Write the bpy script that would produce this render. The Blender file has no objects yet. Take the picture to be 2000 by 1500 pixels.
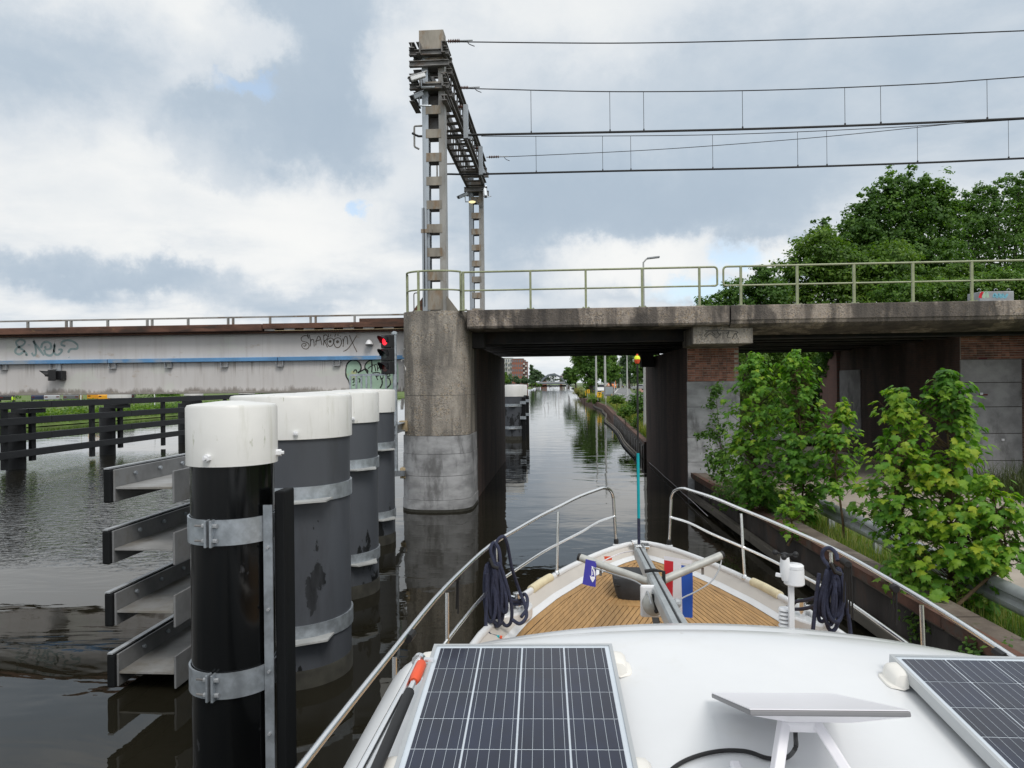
import bpy, math, random
from math import sin, cos, pi, radians, sqrt, atan2
from mathutils import Vector as V, Matrix, noise as mnoise
import numpy as np
random.seed(7)
S = bpy.context.scene
COL = S.collection
# ------------------------------------------------------------ camera
F, CX, CY = 1400.0, 1000.0, 750.0          # focal length in pixels of the 2000 x 1500 photograph
CAM = V((0, 0, 3.3)); YAW, ROLL = radians(4.05), radians(0.6)
FWD = V((-sin(YAW), cos(YAW), 0)); R0 = V((cos(YAW), sin(YAW), 0)); U0 = V((0, 0, 1))
RGT = R0 * cos(ROLL) - U0 * sin(ROLL); UPV = U0 * cos(ROLL) + R0 * sin(ROLL)
cam = bpy.data.cameras.new('camera'); camo = bpy.data.objects.new('camera', cam); COL.objects.link(camo)
cm = Matrix((RGT, UPV, -FWD)).transposed().to_4x4(); cm.translation = CAM
camo.matrix_world = cm
cam.sensor_fit = 'HORIZONTAL'; cam.sensor_width = 36; cam.lens = 36 * F / 2000; cam.clip_start = .05; cam.clip_end = 9000
S.camera = camo
# ------------------------------------------------------------ sun
SUN_EL, SUN_AZ = radians(52), radians(150)    # azimuth clockwise from +Y
sd = bpy.data.lights.new('sun', 'SUN'); so = bpy.data.objects.new('sun', sd); COL.objects.link(so)
sd.energy = 1.45; sd.angle = radians(22); sd.color = (1, .955, .9)
sdir = V((sin(SUN_AZ) * cos(SUN_EL), cos(SUN_AZ) * cos(SUN_EL), sin(SUN_EL)))
so.rotation_euler = (-sdir).to_track_quat('-Z', 'Y').to_euler(); so.location = (0, 0, 60)
S.view_settings.view_transform = 'Standard'; S.view_settings.look = 'None'
S.view_settings.exposure = 0.22; S.view_settings.gamma = 1; S.view_settings.use_curve_mapping = False
S.cycles.max_bounces = 8; S.cycles.diffuse_bounces = 3; S.cycles.glossy_bounces = 4
S.cycles.transparent_max_bounces = 8; S.cycles.use_denoising = True; S.cycles.sample_clamp_indirect = 8
S.cycles.caustics_reflective = False; S.cycles.caustics_refractive = False

def ray(px, py): return (FWD + RGT * ((px - CX) / F) + UPV * ((CY - py) / F))
def onD(px, py, d): return CAM + ray(px, py) * d
def onX(px, py, x): r = ray(px, py); return CAM + r * ((x - CAM.x) / r.x)
def onY(px, py, y): r = ray(px, py); return CAM + r * ((y - CAM.y) / r.y)
def onZ(px, py, z): r = ray(px, py); return CAM + r * ((z - CAM.z) / r.z)

# ------------------------------------------------------------ world: Nishita sky behind a broken cloud deck
class NT:
    def __init__(s, tree): s.t = tree
    def n(s, typ, ins=None, **kw):
        nd = s.t.nodes.new('ShaderNode' + typ)
        for k, v in kw.items(): setattr(nd, k, v)
        for k, v in (ins or {}).items():
            if hasattr(v, 'is_output'): s.t.links.new(v, nd.inputs[k])
            else: nd.inputs[k].default_value = v
        return nd
    def math(s, op, a, b=None, c=None, clamp=False):
        nd = s.t.nodes.new('ShaderNodeMath'); nd.operation = op; nd.use_clamp = clamp
        for i, v in enumerate((a, b, c)):
            if v is None: continue
            if hasattr(v, 'is_output'): s.t.links.new(v, nd.inputs[i])
            else: nd.inputs[i].default_value = v
        return nd.outputs[0]
    def vmath(s, op, a, b=None, sc=None):
        nd = s.t.nodes.new('ShaderNodeVectorMath'); nd.operation = op
        for i, v in enumerate((a, b)):
            if v is None: continue
            if hasattr(v, 'is_output'): s.t.links.new(v, nd.inputs[i])
            else: nd.inputs[i].default_value = v
        if sc is not None:
            if hasattr(sc, 'is_output'): s.t.links.new(sc, nd.inputs['Scale'])
            else: nd.inputs['Scale'].default_value = sc
        return nd.outputs['Value'] if op in ('DOT_PRODUCT', 'LENGTH', 'DISTANCE') else nd.outputs[0]
    def mix(s, f, a, b, typ='MIX'):
        nd = s.t.nodes.new('ShaderNodeMix'); nd.data_type = 'RGBA'; nd.blend_type = typ; nd.clamp_factor = True
        for i, v in ((0, f), (6, a), (7, b)):
            if hasattr(v, 'is_output'): s.t.links.new(v, nd.inputs[i])
            else: nd.inputs[i].default_value = v if i == 0 else (tuple(v) + (1,))[:4]
        return nd.outputs[2]
    def ramp(s, f, lo, hi, a=0., b=1., smooth=True):
        nd = s.t.nodes.new('ShaderNodeMapRange'); nd.interpolation_type = 'SMOOTHSTEP' if smooth else 'LINEAR'
        s.t.links.new(f, nd.inputs[0])
        for i, v in zip((1, 2, 3, 4), (lo, hi, a, b)): nd.inputs[i].default_value = v
        return nd.outputs[0]
    def noise(s, vec, scale, detail=4, rough=.55, dist=0., out='Fac'):
        nd = s.n('TexNoise', {'Vector': vec, 'Scale': scale, 'Detail': detail, 'Roughness': rough, 'Distortion': dist})
        return nd.outputs[out]

W = bpy.data.worlds.new('World'); S.world = W; W.use_nodes = True
wt = NT(W.node_tree); W.node_tree.nodes.clear()
g = wt.n('TexCoord').outputs['Generated']
sky = wt.n('TexSky', sky_type='NISHITA', sun_disc=False, sun_elevation=SUN_EL, sun_rotation=SUN_AZ, air_density=1.0, dust_density=.6).outputs[0]
sep = wt.n('SeparateXYZ', {0: g})
zc = wt.math('ADD', wt.math('MAXIMUM', sep.outputs[2], 0.0), 0.16)
pl = wt.n('CombineXYZ', {0: wt.math('DIVIDE', sep.outputs[0], zc), 1: wt.math('DIVIDE', sep.outputs[1], zc), 2: 0.0}).outputs[0]
warp = wt.vmath('SUBTRACT', wt.noise(g, 8.0, 6, .62, out='Color'), (.5, .5, .5))
warp2 = wt.vmath('SUBTRACT', wt.noise(g, 22.0, 5, .65, out='Color'), (.5, .5, .5))
gw = wt.vmath('ADD', wt.vmath('ADD', g, wt.vmath('SCALE', warp, sc=.11)), wt.vmath('SCALE', warp2, sc=.06))
n1 = wt.noise(pl, .9, 8, .56, .4)
n2 = wt.noise(pl, 2.6, 8, .58, .3)
base = wt.math('ADD', wt.math('MULTIPLY', n1, .6), wt.math('MULTIPLY', n2, .4))
val = wt.ramp(base, .32, .60, .24, .92)
def blob(px, py, sx, sy, soft=.35):
    """cloud mass: direction and angular half sizes read from the photograph"""
    d = ray(px, py).normalized(); a = V((d.y, -d.x, 0)).normalized(); b = a.cross(d)
    qa = wt.math('DIVIDE', wt.vmath('DOT_PRODUCT', gw, tuple(a)), sx / F)
    qb = wt.math('DIVIDE', wt.math('SUBTRACT', wt.vmath('DOT_PRODUCT', gw, tuple(b)), 0.0), sy / F)
    r = wt.math('SQRT', wt.math('ADD', wt.math('MULTIPLY', qa, qa), wt.math('MULTIPLY', qb, qb)))
    front = wt.ramp(wt.vmath('DOT_PRODUCT', gw, tuple(d)), 0, .2)
    return wt.math('MULTIPLY', wt.ramp(r, 1.0 + soft, 1.0 - soft, 0, 1), front)
for px, py, sx, sy, soft, amt, dark in [
        (600, 110, 140, 190, .45, .85, 1), (440, 265, 100, 72, .3, .92, 1), (650, 265, 105, 75, .45, .85, 1), (120, 150, 160, 85, .6, .6, 1), (470, 320, 60, 50, .4, .6, 1),
        (1150, 330, 330, 110, .9, .60, 1), (1250, 395, 330, 70, .6, .9, 1), (1000, 420, 90, 140, .8, .6, 1), (1750, 180, 400, 160, .9, .55, 1), (1200, 120, 380, 90, .9, .40, 1),
        (200, 545, 200, 34, .5, .85, 1), (560, 590, 330, 26, .8, .5, 1), (1130, 560, 300, 40, .9, .5, 1),
        (1260, 520, 170, 45, .6, .9, 0), (1500, 490, 60, 34, .6, .8, 0), (620, 420, 130, 80, .6, .75, 0), (280, 330, 240, 90, .9, .55, 0), (140, 420, 170, 70, .8, .5, 0), (480, 90, 60, 40, .6, .5, 0), (760, 160, 50, 70, .6, .5, 0), (1150, 40, 130, 60, .9, .5, 0), (860, 590, 120, 30, .8, .5, 0)]:
    m = wt.math('MULTIPLY', blob(px, py, sx, sy, soft), amt)
    val = wt.n('Mix', {0: m, 2: val, 3: .0 if dark else .98}, data_type='FLOAT').outputs[0]
val = wt.math('ADD', wt.math('MULTIPLY', val, .86), wt.math('MULTIPLY', wt.noise(gw, 9.0, 7, .6), .18))
cr = wt.n('ValToRGB', {0: val})
els = cr.color_ramp.elements
els[0].position = .0; els[0].color = (3.45, 4.25, 5.15, 1)
els[1].position = 1.0; els[1].color = (8.35, 8.35, 8.2, 1)
for p, c in ((.25, (4.25, 5.0, 5.8)), (.55, (6.05, 6.5, 6.95)), (.8, (7.35, 7.55, 7.65))):
    e = els.new(p); e.color = c + (1,)
gap = None
for px, py, sx, sy in [(475, 170, 42, 14), (725, 402, 16, 16), (1455, 490, 34, 26), (1380, 570, 90, 22)]:
    b = blob(px, py, sx, sy, .6); gap = b if gap is None else wt.math('MAXIMUM', gap, b)
gapn = wt.ramp(wt.noise(pl, 1.7, 6, .6), .70, .78, 0, .8)
gap = wt.math('MAXIMUM', gapn, wt.math('MULTIPLY', gap, .8))
skyb = wt.vmath('SCALE', sky, sc=1.5)
skyb = wt.mix(.35, skyb, (7.0, 8.2, 9.0))
col = wt.mix(gap, cr.outputs[0], skyb)
hz = wt.ramp(sep.outputs[2], 0.0, .10, .5, 0)
col = wt.mix(hz, col, (7.8, 8.1, 8.3))
bg = wt.n('Background', {0: col, 1: .1})
W.node_tree.links.new(bg.outputs[0], wt.n('OutputWorld').inputs[0])

# ------------------------------------------------------------ object helpers
WM = {}                                   # world matrices of the Empties
def thing(name, label, cat, loc=(0, 0, 0), rotz=0., group=None, mat=None):
    o = bpy.data.objects.new(name, None); COL.objects.link(o); o.empty_display_size = .2
    m = mat if mat is not None else (Matrix.Translation(V(loc)) @ Matrix.Rotation(rotz, 4, 'Z'))
    o.matrix_world = m; WM[o.name] = m.copy(); tag(o, label, cat, group); return o
def tag(o, label=None, cat=None, group=None, kind=None):
    if label: o['label'] = label
    if cat: o['category'] = cat
    if group: o['group'] = group
    if kind: o['kind'] = kind
    return o
def frames(P, closed=False):
    n = len(P); T = []
    for i in range(n):
        a = P[(i - 1) % n] if (closed or i > 0) else P[i]; b = P[(i + 1) % n] if (closed or i < n - 1) else P[i]
        t = b - a; T.append(t.normalized() if t.length > 1e-9 else V((0, 0, 1)))
    u = V((0, 0, 1)) if abs(T[0].z) < .9 else V((1, 0, 0))
    u = (u - T[0] * u.dot(T[0])).normalized(); out = []
    for t in T:
        u = u - t * u.dot(t)
        u = u.normalized() if u.length > 1e-6 else t.orthogonal().normalized()
        out.append((t, u, t.cross(u)))
    return out
class MB:
    def __init__(s, M=None): s.v = []; s.f = []; s.M = M
    def add(s, vs, fs):
        k = len(s.v); s.v.extend([V(v) for v in vs]); s.f.extend([tuple(i + k for i in f) for f in fs]); return s
    def box(s, x0, x1, y0, y1, z0, z1):
        return s.add([(x0,y0,z0),(x1,y0,z0),(x1,y1,z0),(x0,y1,z0),(x0,y0,z1),(x1,y0,z1),(x1,y1,z1),(x0,y1,z1)],
                     [(0,3,2,1),(4,5,6,7),(0,1,5,4),(1,2,6,5),(2,3,7,6),(3,0,4,7)])
    def cbox(s, c, hx, hy, hz, R=None):
        c = V(c); R = R or Matrix.Identity(3)
        vs = [c + R @ V((a*hx, b*hy, d*hz)) for a,b,d in ((-1,-1,-1),(1,-1,-1),(1,1,-1),(-1,1,-1),(-1,-1,1),(1,-1,1),(1,1,1),(-1,1,1))]
        return s.add(vs, [(0,3,2,1),(4,5,6,7),(0,1,5,4),(1,2,6,5),(2,3,7,6),(3,0,4,7)])
    def bar(s, a, b, w, h, up=(0, 0, 1)):
        a, b = V(a), V(b); t = (b - a).normalized(); up = V(up); x = t.cross(up)
        x = x.normalized() if x.length > 1e-6 else t.orthogonal().normalized(); u = x.cross(t)
        vs = [p + x*sx*w/2 + u*su*h/2 for p in (a, b) for sx, su in ((-1,-1),(1,-1),(1,1),(-1,1))]
        return s.add(vs, [(0,1,2,3),(7,6,5,4),(0,4,5,1),(1,5,6,2),(2,6,7,3),(3,7,4,0)])
    def tube(s, P, r, n=8, closed=False, cap=True):
        P = [V(p) for p in P]; fr = frames(P, closed); k = len(s.v); m = len(P)
        for i, (p, (t, u, w)) in enumerate(zip(P, fr)):
            rr = r[i] if isinstance(r, (list, tuple)) else r
            for j in range(n):
                a = 2*pi*j/n; s.v.append(p + u*(cos(a)*rr) + w*(sin(a)*rr))
        for i in range(m if closed else m - 1):
            i2 = (i + 1) % m
            for j in range(n):
                j2 = (j+1) % n; s.f.append((k+i*n+j, k+i*n+j2, k+i2*n+j2, k+i2*n+j))
        if cap and not closed:
            s.f.append(tuple(k+j for j in reversed(range(n)))); s.f.append(tuple(k+(m-1)*n+j for j in range(n)))
        return s
    def lathe(s, prof, c=(0, 0, 0), n=24, axis='Z', a0=0, a1=2*pi):
        c = V(c); k = len(s.v); full = abs(a1 - a0 - 2*pi) < 1e-6; m = n if full else n + 1
        for r, z in prof:
            for j in range(m):
                a = a0 + (a1-a0)*j/n; q = V((r*cos(a), r*sin(a), z))
                if axis == 'X': q = V((z, r*cos(a), r*sin(a)))
                if axis == 'Y': q = V((r*sin(a), z, r*cos(a)))
                s.v.append(c + q)
        for i in range(len(prof)-1):
            for j in range(n):
                j2 = (j+1) % m; s.f.append((k+i*m+j, k+i*m+j2, k+(i+1)*m+j2, k+(i+1)*m+j))
        if full:
            if prof[0][0] > 1e-5: s.f.append(tuple(k+j for j in reversed(range(m))))
            if prof[-1][0] > 1e-5: s.f.append(tuple(k+(len(prof)-1)*m+j for j in range(m)))
        return s
    def prism(s, poly, z0, z1):
        n = len(poly); k = len(s.v)
        for z in (z0, z1):
            for p in poly: s.v.append(V((p[0], p[1], z)))
        s.f.append(tuple(k+i for i in reversed(range(n)))); s.f.append(tuple(k+n+i for i in range(n)))
        for i in range(n):
            j = (i+1) % n; s.f.append((k+i, k+j, k+n+j, k+n+i))
        return s
    def sweep(s, prof, P, closedprof=True, up=(0, 0, 1)):
        """profile (a, b): a to the right of travel, b up"""
        P = [V(p) for p in P]; k = len(s.v); n = len(prof); m = len(P); up = V(up)
        for i, p in enumerate(P):
            t = (P[min(i+1, m-1)] - P[max(i-1, 0)]).normalized(); x = t.cross(up).normalized(); u = x.cross(t)
            for a, b in prof: s.v.append(p + x*a + u*b)
        for i in range(m-1):
            for j in range(n if closedprof else n-1):
                j2 = (j+1) % n; s.f.append((k+i*n+j, k+i*n+j2, k+(i+1)*n+j2, k+(i+1)*n+j))
        if closedprof:
            s.f.append(tuple(k+j for j in reversed(range(n)))); s.f.append(tuple(k+(m-1)*n+j for j in range(n)))
        return s
    def poly(s, pts): return s.add(pts, [tuple(range(len(pts)))])
    def sphere(s, c, r, n=12, m=8, sc=(1, 1, 1)):
        c = V(c); prof = [(max(1e-6, sin(pi*i/m)), -cos(pi*i/m)) for i in range(m+1)]; k = len(s.v)
        for a, z in prof:
            for j in range(n): t = 2*pi*j/n; s.v.append(c + V((a*cos(t)*r*sc[0], a*sin(t)*r*sc[1], z*r*sc[2])))
        for i in range(m):
            for j in range(n): j2 = (j+1) % n; s.f.append((k+i*n+j, k+i*n+j2, k+(i+1)*n+j2, k+(i+1)*n+j))
        return s
    def build(s, name, mat, parent=None, smooth=False, bevel=0, kind=None, label=None, cat=None, group=None, seg=2):
        vs = [s.M @ v for v in s.v] if s.M is not None else s.v
        me = bpy.data.meshes.new(name)
        if parent is not None:
            inv = WM[parent.name].inverted(); loc = None
        else:
            xs = [v.x for v in vs]; ys = [v.y for v in vs]; zs = [v.z for v in vs]
            loc = V(((min(xs)+max(xs))/2, (min(ys)+max(ys))/2, min(zs))); inv = Matrix.Translation(-loc)
        me.from_pydata([tuple(inv @ v) for v in vs], [], s.f); me.validate()
        me.materials.append(mat)
        if smooth:
            me.shade_smooth(); me.set_sharp_from_angle(angle=radians(42))
        o = bpy.data.objects.new(name, me); COL.objects.link(o)
        if parent is not None:
            o.parent = parent; WM[o.name] = WM[parent.name].copy()
        else:
            o.location = loc; WM[o.name] = Matrix.Translation(loc)
        if bevel:
            b = o.modifiers.new('bevel', 'BEVEL'); b.width = bevel; b.segments = seg; b.limit_method = 'ANGLE'; b.angle_limit = radians(40)
        return tag(o, label, cat, group, kind)
def mesh_np(name, verts, faces, mat, parent=None, kind=None, smooth=False):
    """verts (n,3), faces (m,k) numpy; world space"""
    me = bpy.data.meshes.new(name); n, k = faces.shape
    inv = np.array(WM[parent.name].inverted()) if parent is not None else np.eye(4)
    vv = verts @ inv[:3, :3].T + inv[:3, 3]
    me.vertices.add(len(vv)); me.vertices.foreach_set('co', vv.astype(np.float32).ravel())
    me.loops.add(n*k); me.loops.foreach_set('vertex_index', faces.astype(np.int32).ravel())
    me.polygons.add(n); me.polygons.foreach_set('loop_start', np.arange(0, n*k, k, dtype=np.int32))
    me.update(calc_edges=True); me.materials.append(mat)
    if smooth: me.shade_smooth()
    o = bpy.data.objects.new(name, me); COL.objects.link(o)
    if parent is not None: o.parent = parent; WM[o.name] = WM[parent.name].copy()
    else: WM[o.name] = Matrix.Identity(4)
    return tag(o, kind=kind)
def copy_tree(o, mat, label=None, parent=None):
    """a copy of a thing with its parts and sub-parts"""
    c = o.copy(); COL.objects.link(c)
    if parent is None: c.matrix_world = mat
    else: c.parent = parent; c.matrix_parent_inverse = Matrix.Identity(4)
    WM[c.name] = mat.copy()
    if label: c['label'] = label
    for ch in list(o.children): copy_tree(ch, mat @ ch.matrix_local, None, c)
    return c
def arc(c, r, a0, a1, n, ax=V((1, 0, 0)), ay=V((0, 1, 0))):
    return [V(c) + ax*(r*cos(a0+(a1-a0)*i/n)) + ay*(r*sin(a0+(a1-a0)*i/n)) for i in range(n+1)]
def rounded(P, r, n=5):
    """polyline with its inner corners rounded"""
    P = [V(p) for p in P]; out = [P[0]]
    for a, b, c in zip(P, P[1:], P[2:]):
        d1 = (a-b); d2 = (c-b); k = min(r, d1.length*.49, d2.length*.49); p = b + d1.normalized()*k; q = b + d2.normalized()*k
        for i in range(n+1):
            t = i/n; out.append(p*(1-t)**2 + b*2*t*(1-t) + q*t*t)
    return out + [P[-1]]
def spline(P, n=6):
    P = [V(p) for p in P]; Q = [P[0]*2-P[1]] + P + [P[-1]*2-P[-2]]; out = []
    for i in range(1, len(Q)-2):
        a, b, c, d = Q[i-1:i+3]
        for k in range(n):
            t = k/n; out.append(.5*((2*b) + (c-a)*t + (2*a-5*b+4*c-d)*t*t + (3*b-a-3*c+d)*t**3))
    return out + [P[-1]]
def interp(x, T):
    for (x0, y0), (x1, y1) in zip(T, T[1:]):
        if x <= x1: return y0 + (y1-y0)*max(0, min(1, (x-x0)/(x1-x0)))
    return T[-1][1]
# ------------------------------------------------------------ materials
def newmat(name):
    m = bpy.data.materials.new(name); m.use_nodes = True; m.node_tree.nodes.clear(); t = NT(m.node_tree)
    return m, t
def finish(m, t, bsdf): m.node_tree.links.new(bsdf.outputs[0], t.n('OutputMaterial').inputs[0]); return m
def pos(t): return t.n('NewGeometry').outputs['Position']
def mapped(t, scale): return t.vmath('MULTIPLY', pos(t), tuple(scale))
def PM(name, col, rough=.6, metal=0., var=.2, scale=2.5, stretch=(1, 1, 1), bump=0., bscale=25., dirt=None, island=0., spec=.5, dirt2=None, coat=0., rvar=.15):
    """base colour broken up by two noises, an optional layer (or two) of stains with a shape of its own, fine bump"""
    m, t = newmat(name); p = mapped(t, stretch)
    n = t.noise(p, scale, 6, .6)
    lo = tuple(c*(1-var) for c in col); hi = tuple(min(1, c*(1+var)) for c in col)
    c = t.mix(t.ramp(n, .3, .7), lo, hi)
    if island:
        ri = t.n('NewGeometry').outputs['Random Per Island']
        oi = t.n('ObjectInfo').outputs['Random']
        rr = t.math('FRACT', t.math('ADD', ri, oi))
        c = t.mix(1, c, t.n('CombineColor', {0: t.math('ADD', 1-island, t.math('MULTIPLY', rr, 2*island)), 1: t.math('ADD', 1-island, t.math('MULTIPLY', rr, 2*island)), 2: t.math('ADD', 1-island, t.math('MULTIPLY', rr, 2*island))}).outputs[0], 'MULTIPLY')
    for d in (dirt, dirt2):
        if d:
            dc, amt, ds, dst, lo_, hi_ = d
            dn = t.noise(mapped(t, dst), ds, 8, .65)
            c = t.mix(t.math('MULTIPLY', t.ramp(dn, lo_, hi_), amt), c, dc)
    r = t.math('ADD', rough - rvar/2, t.math('MULTIPLY', n, rvar), clamp=True)
    ins = {'Base Color': c, 'Roughness': r, 'Metallic': metal, 'Specular IOR Level': spec, 'Coat Weight': coat}
    if bump:
        b = t.n('Bump', {'Height': t.noise(p, bscale, 5, .6), 'Strength': bump, 'Distance': .02}); ins['Normal'] = b.outputs[0]
    return finish(m, t, t.n('BsdfPrincipled', ins))
def aggregate(name, tint, dark, streak=.8):
    """exposed aggregate concrete: pebbles, cement, water streaks and lichen"""
    m, t = newmat(name); p = pos(t)
    vo = t.n('TexVoronoi', {'Vector': p, 'Scale': 26.0, 'Randomness': 1.0})
    vo2 = t.n('TexVoronoi', {'Vector': p, 'Scale': 55.0})
    sepc = t.n('SeparateColor', {0: vo.outputs['Color']}).outputs[0]
    peb = t.n('ValToRGB', {0: sepc}); e = peb.color_ramp.elements
    e[0].color = (.05, .048, .045, 1); e[1].color = (.62, .58, .5, 1)
    for q, cc in ((.35, (.12, .11, .10)), (.6, (.26, .20, .13)), (.8, (.42, .30, .17))): x = e.new(q); x.color = cc + (1,)
    mask = t.math('MULTIPLY', t.ramp(vo.outputs['Distance'], .62, .40), t.ramp(t.noise(p, 2.3, 6, .65), .40, .58, .25, 1))
    cem = t.mix(t.noise(p, 6, 6, .6), tuple(c*.75 for c in tint), tuple(c*1.2 for c in tint))
    c = t.mix(t.math('MULTIPLY', mask, .65), cem, peb.outputs[0])
    c = t.mix(t.math('MULTIPLY', t.ramp(vo2.outputs['Distance'], .25, .1), .3), c, (.5, .47, .42))
    st = t.ramp(t.noise(mapped(t, (1.6, 1.6, .24)), 1.7, 6, .6), .42, .62)
    c = t.mix(t.math('MULTIPLY', st, streak), c, dark)
    bl = t.ramp(t.noise(p, 1.1, 7, .68), .5, .7)
    c = t.mix(t.math('MULTIPLY', bl, .5), c, dark)
    pat = t.ramp(t.noise(mapped(t, (.62, .62, .22)), 1.0, 5, .6), .46, .51)
    c = t.mix(t.math('MULTIPLY', pat, .72 if name == 'edge_concrete' else .0), c, dark)
    b = t.n('Bump', {'Height': t.math('ADD', vo.outputs['Distance'], t.noise(p, 60, 3)), 'Strength': .55, 'Distance': .012, })
    return finish(m, t, t.n('BsdfPrincipled', {'Base Color': c, 'Roughness': .88, 'Normal': b.outputs[0]}))
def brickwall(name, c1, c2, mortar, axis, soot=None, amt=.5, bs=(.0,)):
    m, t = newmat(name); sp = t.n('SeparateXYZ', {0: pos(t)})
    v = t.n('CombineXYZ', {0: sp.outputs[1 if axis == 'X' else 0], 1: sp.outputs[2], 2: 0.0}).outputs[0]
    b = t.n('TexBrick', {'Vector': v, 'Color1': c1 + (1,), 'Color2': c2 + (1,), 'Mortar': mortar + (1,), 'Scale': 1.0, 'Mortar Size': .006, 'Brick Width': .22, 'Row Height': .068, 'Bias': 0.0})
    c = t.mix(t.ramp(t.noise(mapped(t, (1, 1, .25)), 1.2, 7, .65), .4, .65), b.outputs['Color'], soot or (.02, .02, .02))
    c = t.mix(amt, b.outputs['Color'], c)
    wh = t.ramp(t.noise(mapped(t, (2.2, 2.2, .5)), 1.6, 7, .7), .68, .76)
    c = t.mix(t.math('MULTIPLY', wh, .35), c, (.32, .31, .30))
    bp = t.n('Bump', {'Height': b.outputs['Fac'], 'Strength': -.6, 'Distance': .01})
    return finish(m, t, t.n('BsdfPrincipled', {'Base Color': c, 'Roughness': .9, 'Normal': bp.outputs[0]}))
def foliage(name, c1, c2, c3, trans=.35):
    m, t = newmat(name); geo = t.n('NewGeometry'); oi = t.n('ObjectInfo')
    r = t.math('FRACT', t.math('ADD', geo.outputs['Random Per Island'], oi.outputs['Random']))
    nn = t.noise(geo.outputs['Position'], .55, 3, .5)
    k = t.math('ADD', t.math('MULTIPLY', r, .6), t.math('MULTIPLY', t.ramp(nn, .3, .7), .4))
    cr = t.n('ValToRGB', {0: k}); e = cr.color_ramp.elements
    e[0].color = c1 + (1,); e[1].color = c3 + (1,); e[0].position = .1; e[1].position = .95; x = e.new(.55); x.color = c2 + (1,)
    p = t.n('BsdfPrincipled', {'Base Color': cr.outputs[0], 'Roughness': .5, 'Specular IOR Level': .35})
    tr = t.n('BsdfTranslucent', {'Color': t.mix(1, cr.outputs[0], (1.5, 1.6, .6), 'MULTIPLY')})
    mx = t.n('MixShader', {0: trans, 1: p.outputs[0], 2: tr.outputs[0]})
    return finish(m, t, mx)
# water -----------------------------------------------------------------
def water_mat():
    m, t = newmat('water'); p = pos(t); sp = t.n('SeparateXYZ', {0: p})
    wind = t.ramp(t.noise(mapped(t, (.10, .10, 0)), 1.0, 4, .55, .5), .47, .6)        # gusts roughen patches of the open water on the left
    left = t.ramp(sp.outputs[0], -5.5, -8.0)
    near = t.ramp(t.math('ADD', sp.outputs[1], t.math('MULTIPLY', t.noise(mapped(t, (.25, .25, 0)), 1, 3), 4)), 13.5, 16.5)
    patch = t.math('MULTIPLY', t.math('MULTIPLY', left, near), t.ramp(sp.outputs[1], 38, 26))
    amp = t.math('ADD', t.math('MULTIPLY', wind, .3), t.math('MULTIPLY', patch, .9), clamp=True)
    long_ = t.noise(mapped(t, (.5, 1.0, 0)), .95, 3, .5, .6)
    mid = t.noise(mapped(t, (.7, 1.15, 0)), 4.2, 3, .55, .4)
    small = t.noise(mapped(t, (.7, 1.2, 0)), 4.6, 2.5, .6, .5)
    h = t.math('ADD', t.math('MULTIPLY', long_, .019), t.math('MULTIPLY', mid, t.math('ADD', .0007, t.math('MULTIPLY', amp, .004))))
    h = t.math('ADD', h, t.math('MULTIPLY', t.math('MULTIPLY', small, patch), .060))
    b = t.n('Bump', {'Height': h, 'Strength': .7, 'Distance': 1.0})
    c = t.mix(t.noise(p, .4, 3), (.011, .010, .007), (.018, .016, .010))
    return finish(m, t, t.n('BsdfPrincipled', {'Base Color': c, 'Roughness': .015, 'IOR': 1.333, 'Specular IOR Level': .55, 'Normal': b.outputs[0]}))
MW = water_mat()
ME_agg = aggregate('exposed_aggregate', (.38, .345, .30), (.085, .08, .074), .66)
ME_edge = aggregate('edge_concrete', (.38, .325, .28), (.05, .045, .043), .7)
M_smooth = PM('render_concrete', (.36, .365, .375), .85, var=.3, scale=1.5, stretch=(1, 1, 2.2), bump=.35, bscale=18, dirt=((.10, .10, .10), .7, 2.2, (1, 1, .35), .5, .66), dirt2=((.5, .5, .5), .5, 3.5, (1, 1, .3), .64, .7))
M_patch = PM('patch_render', (.30, .295, .305), .85, var=.22, scale=2.2, bump=.3, bscale=14, dirt=((.10, .10, .10), .6, 1.6, (1, 1, .5), .52, .66), dirt2=((.55, .55, .57), .5, 2.4, (1, 1, .35), .66, .71))
M_soot = PM('sooty_concrete', (.062, .06, .06), .9, var=.35, scale=2, stretch=(1, 1, .3), bump=.3)
M_sootsteel = PM('sooty_steel', (.055, .052, .05), .7, var=.4, scale=3, dirt=((.10, .055, .03), .5, 3, (1, 1, 1), .5, .65))
M_girder = PM('dark_girder', (.045, .043, .042), .6, var=.4, scale=2, dirt=((.08, .05, .03), .5, 2, (1, 1, 1), .52, .65))
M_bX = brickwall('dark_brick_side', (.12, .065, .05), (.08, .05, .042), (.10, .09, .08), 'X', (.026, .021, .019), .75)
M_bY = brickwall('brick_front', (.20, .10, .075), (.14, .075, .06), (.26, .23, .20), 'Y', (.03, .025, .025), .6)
M_brick = PM('brick_clay', (.33, .155, .11), .9, var=.25, scale=3, island=.42, bump=.3, bscale=40, dirt=((.06, .04, .036), .7, 1.3, (1, 1, .5), .5, .68))
M_mortar = PM('mortar', (.46, .42, .37), .95, var=.2, scale=4, dirt=((.14, .12, .1), .6, 1.3, (1, 1, .5), .5, .68))
M_pinkbrick = brickwall('pink_brick', (.27, .14, .12), (.22, .125, .11), (.2, .16, .14), 'X', (.1, .07, .07), .5)
M_olive = PM('olive_paint', (.30, .33, .20), .45, var=.15, scale=6, dirt=((.16, .12, .06), .5, 5, (1, 1, 1), .62, .72))
M_mast = PM('weathered_galv', (.33, .325, .31), .55, metal=.35, var=.25, scale=1.5, stretch=(1, 1, .5), dirt=((.17, .105, .055), .7, 2.2, (1, 1, .45), .5, .66))
M_mastg = PM('galv_channel', (.42, .46, .50), .45, metal=.55, var=.2, scale=1.2, stretch=(1, 1, .3))
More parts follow.
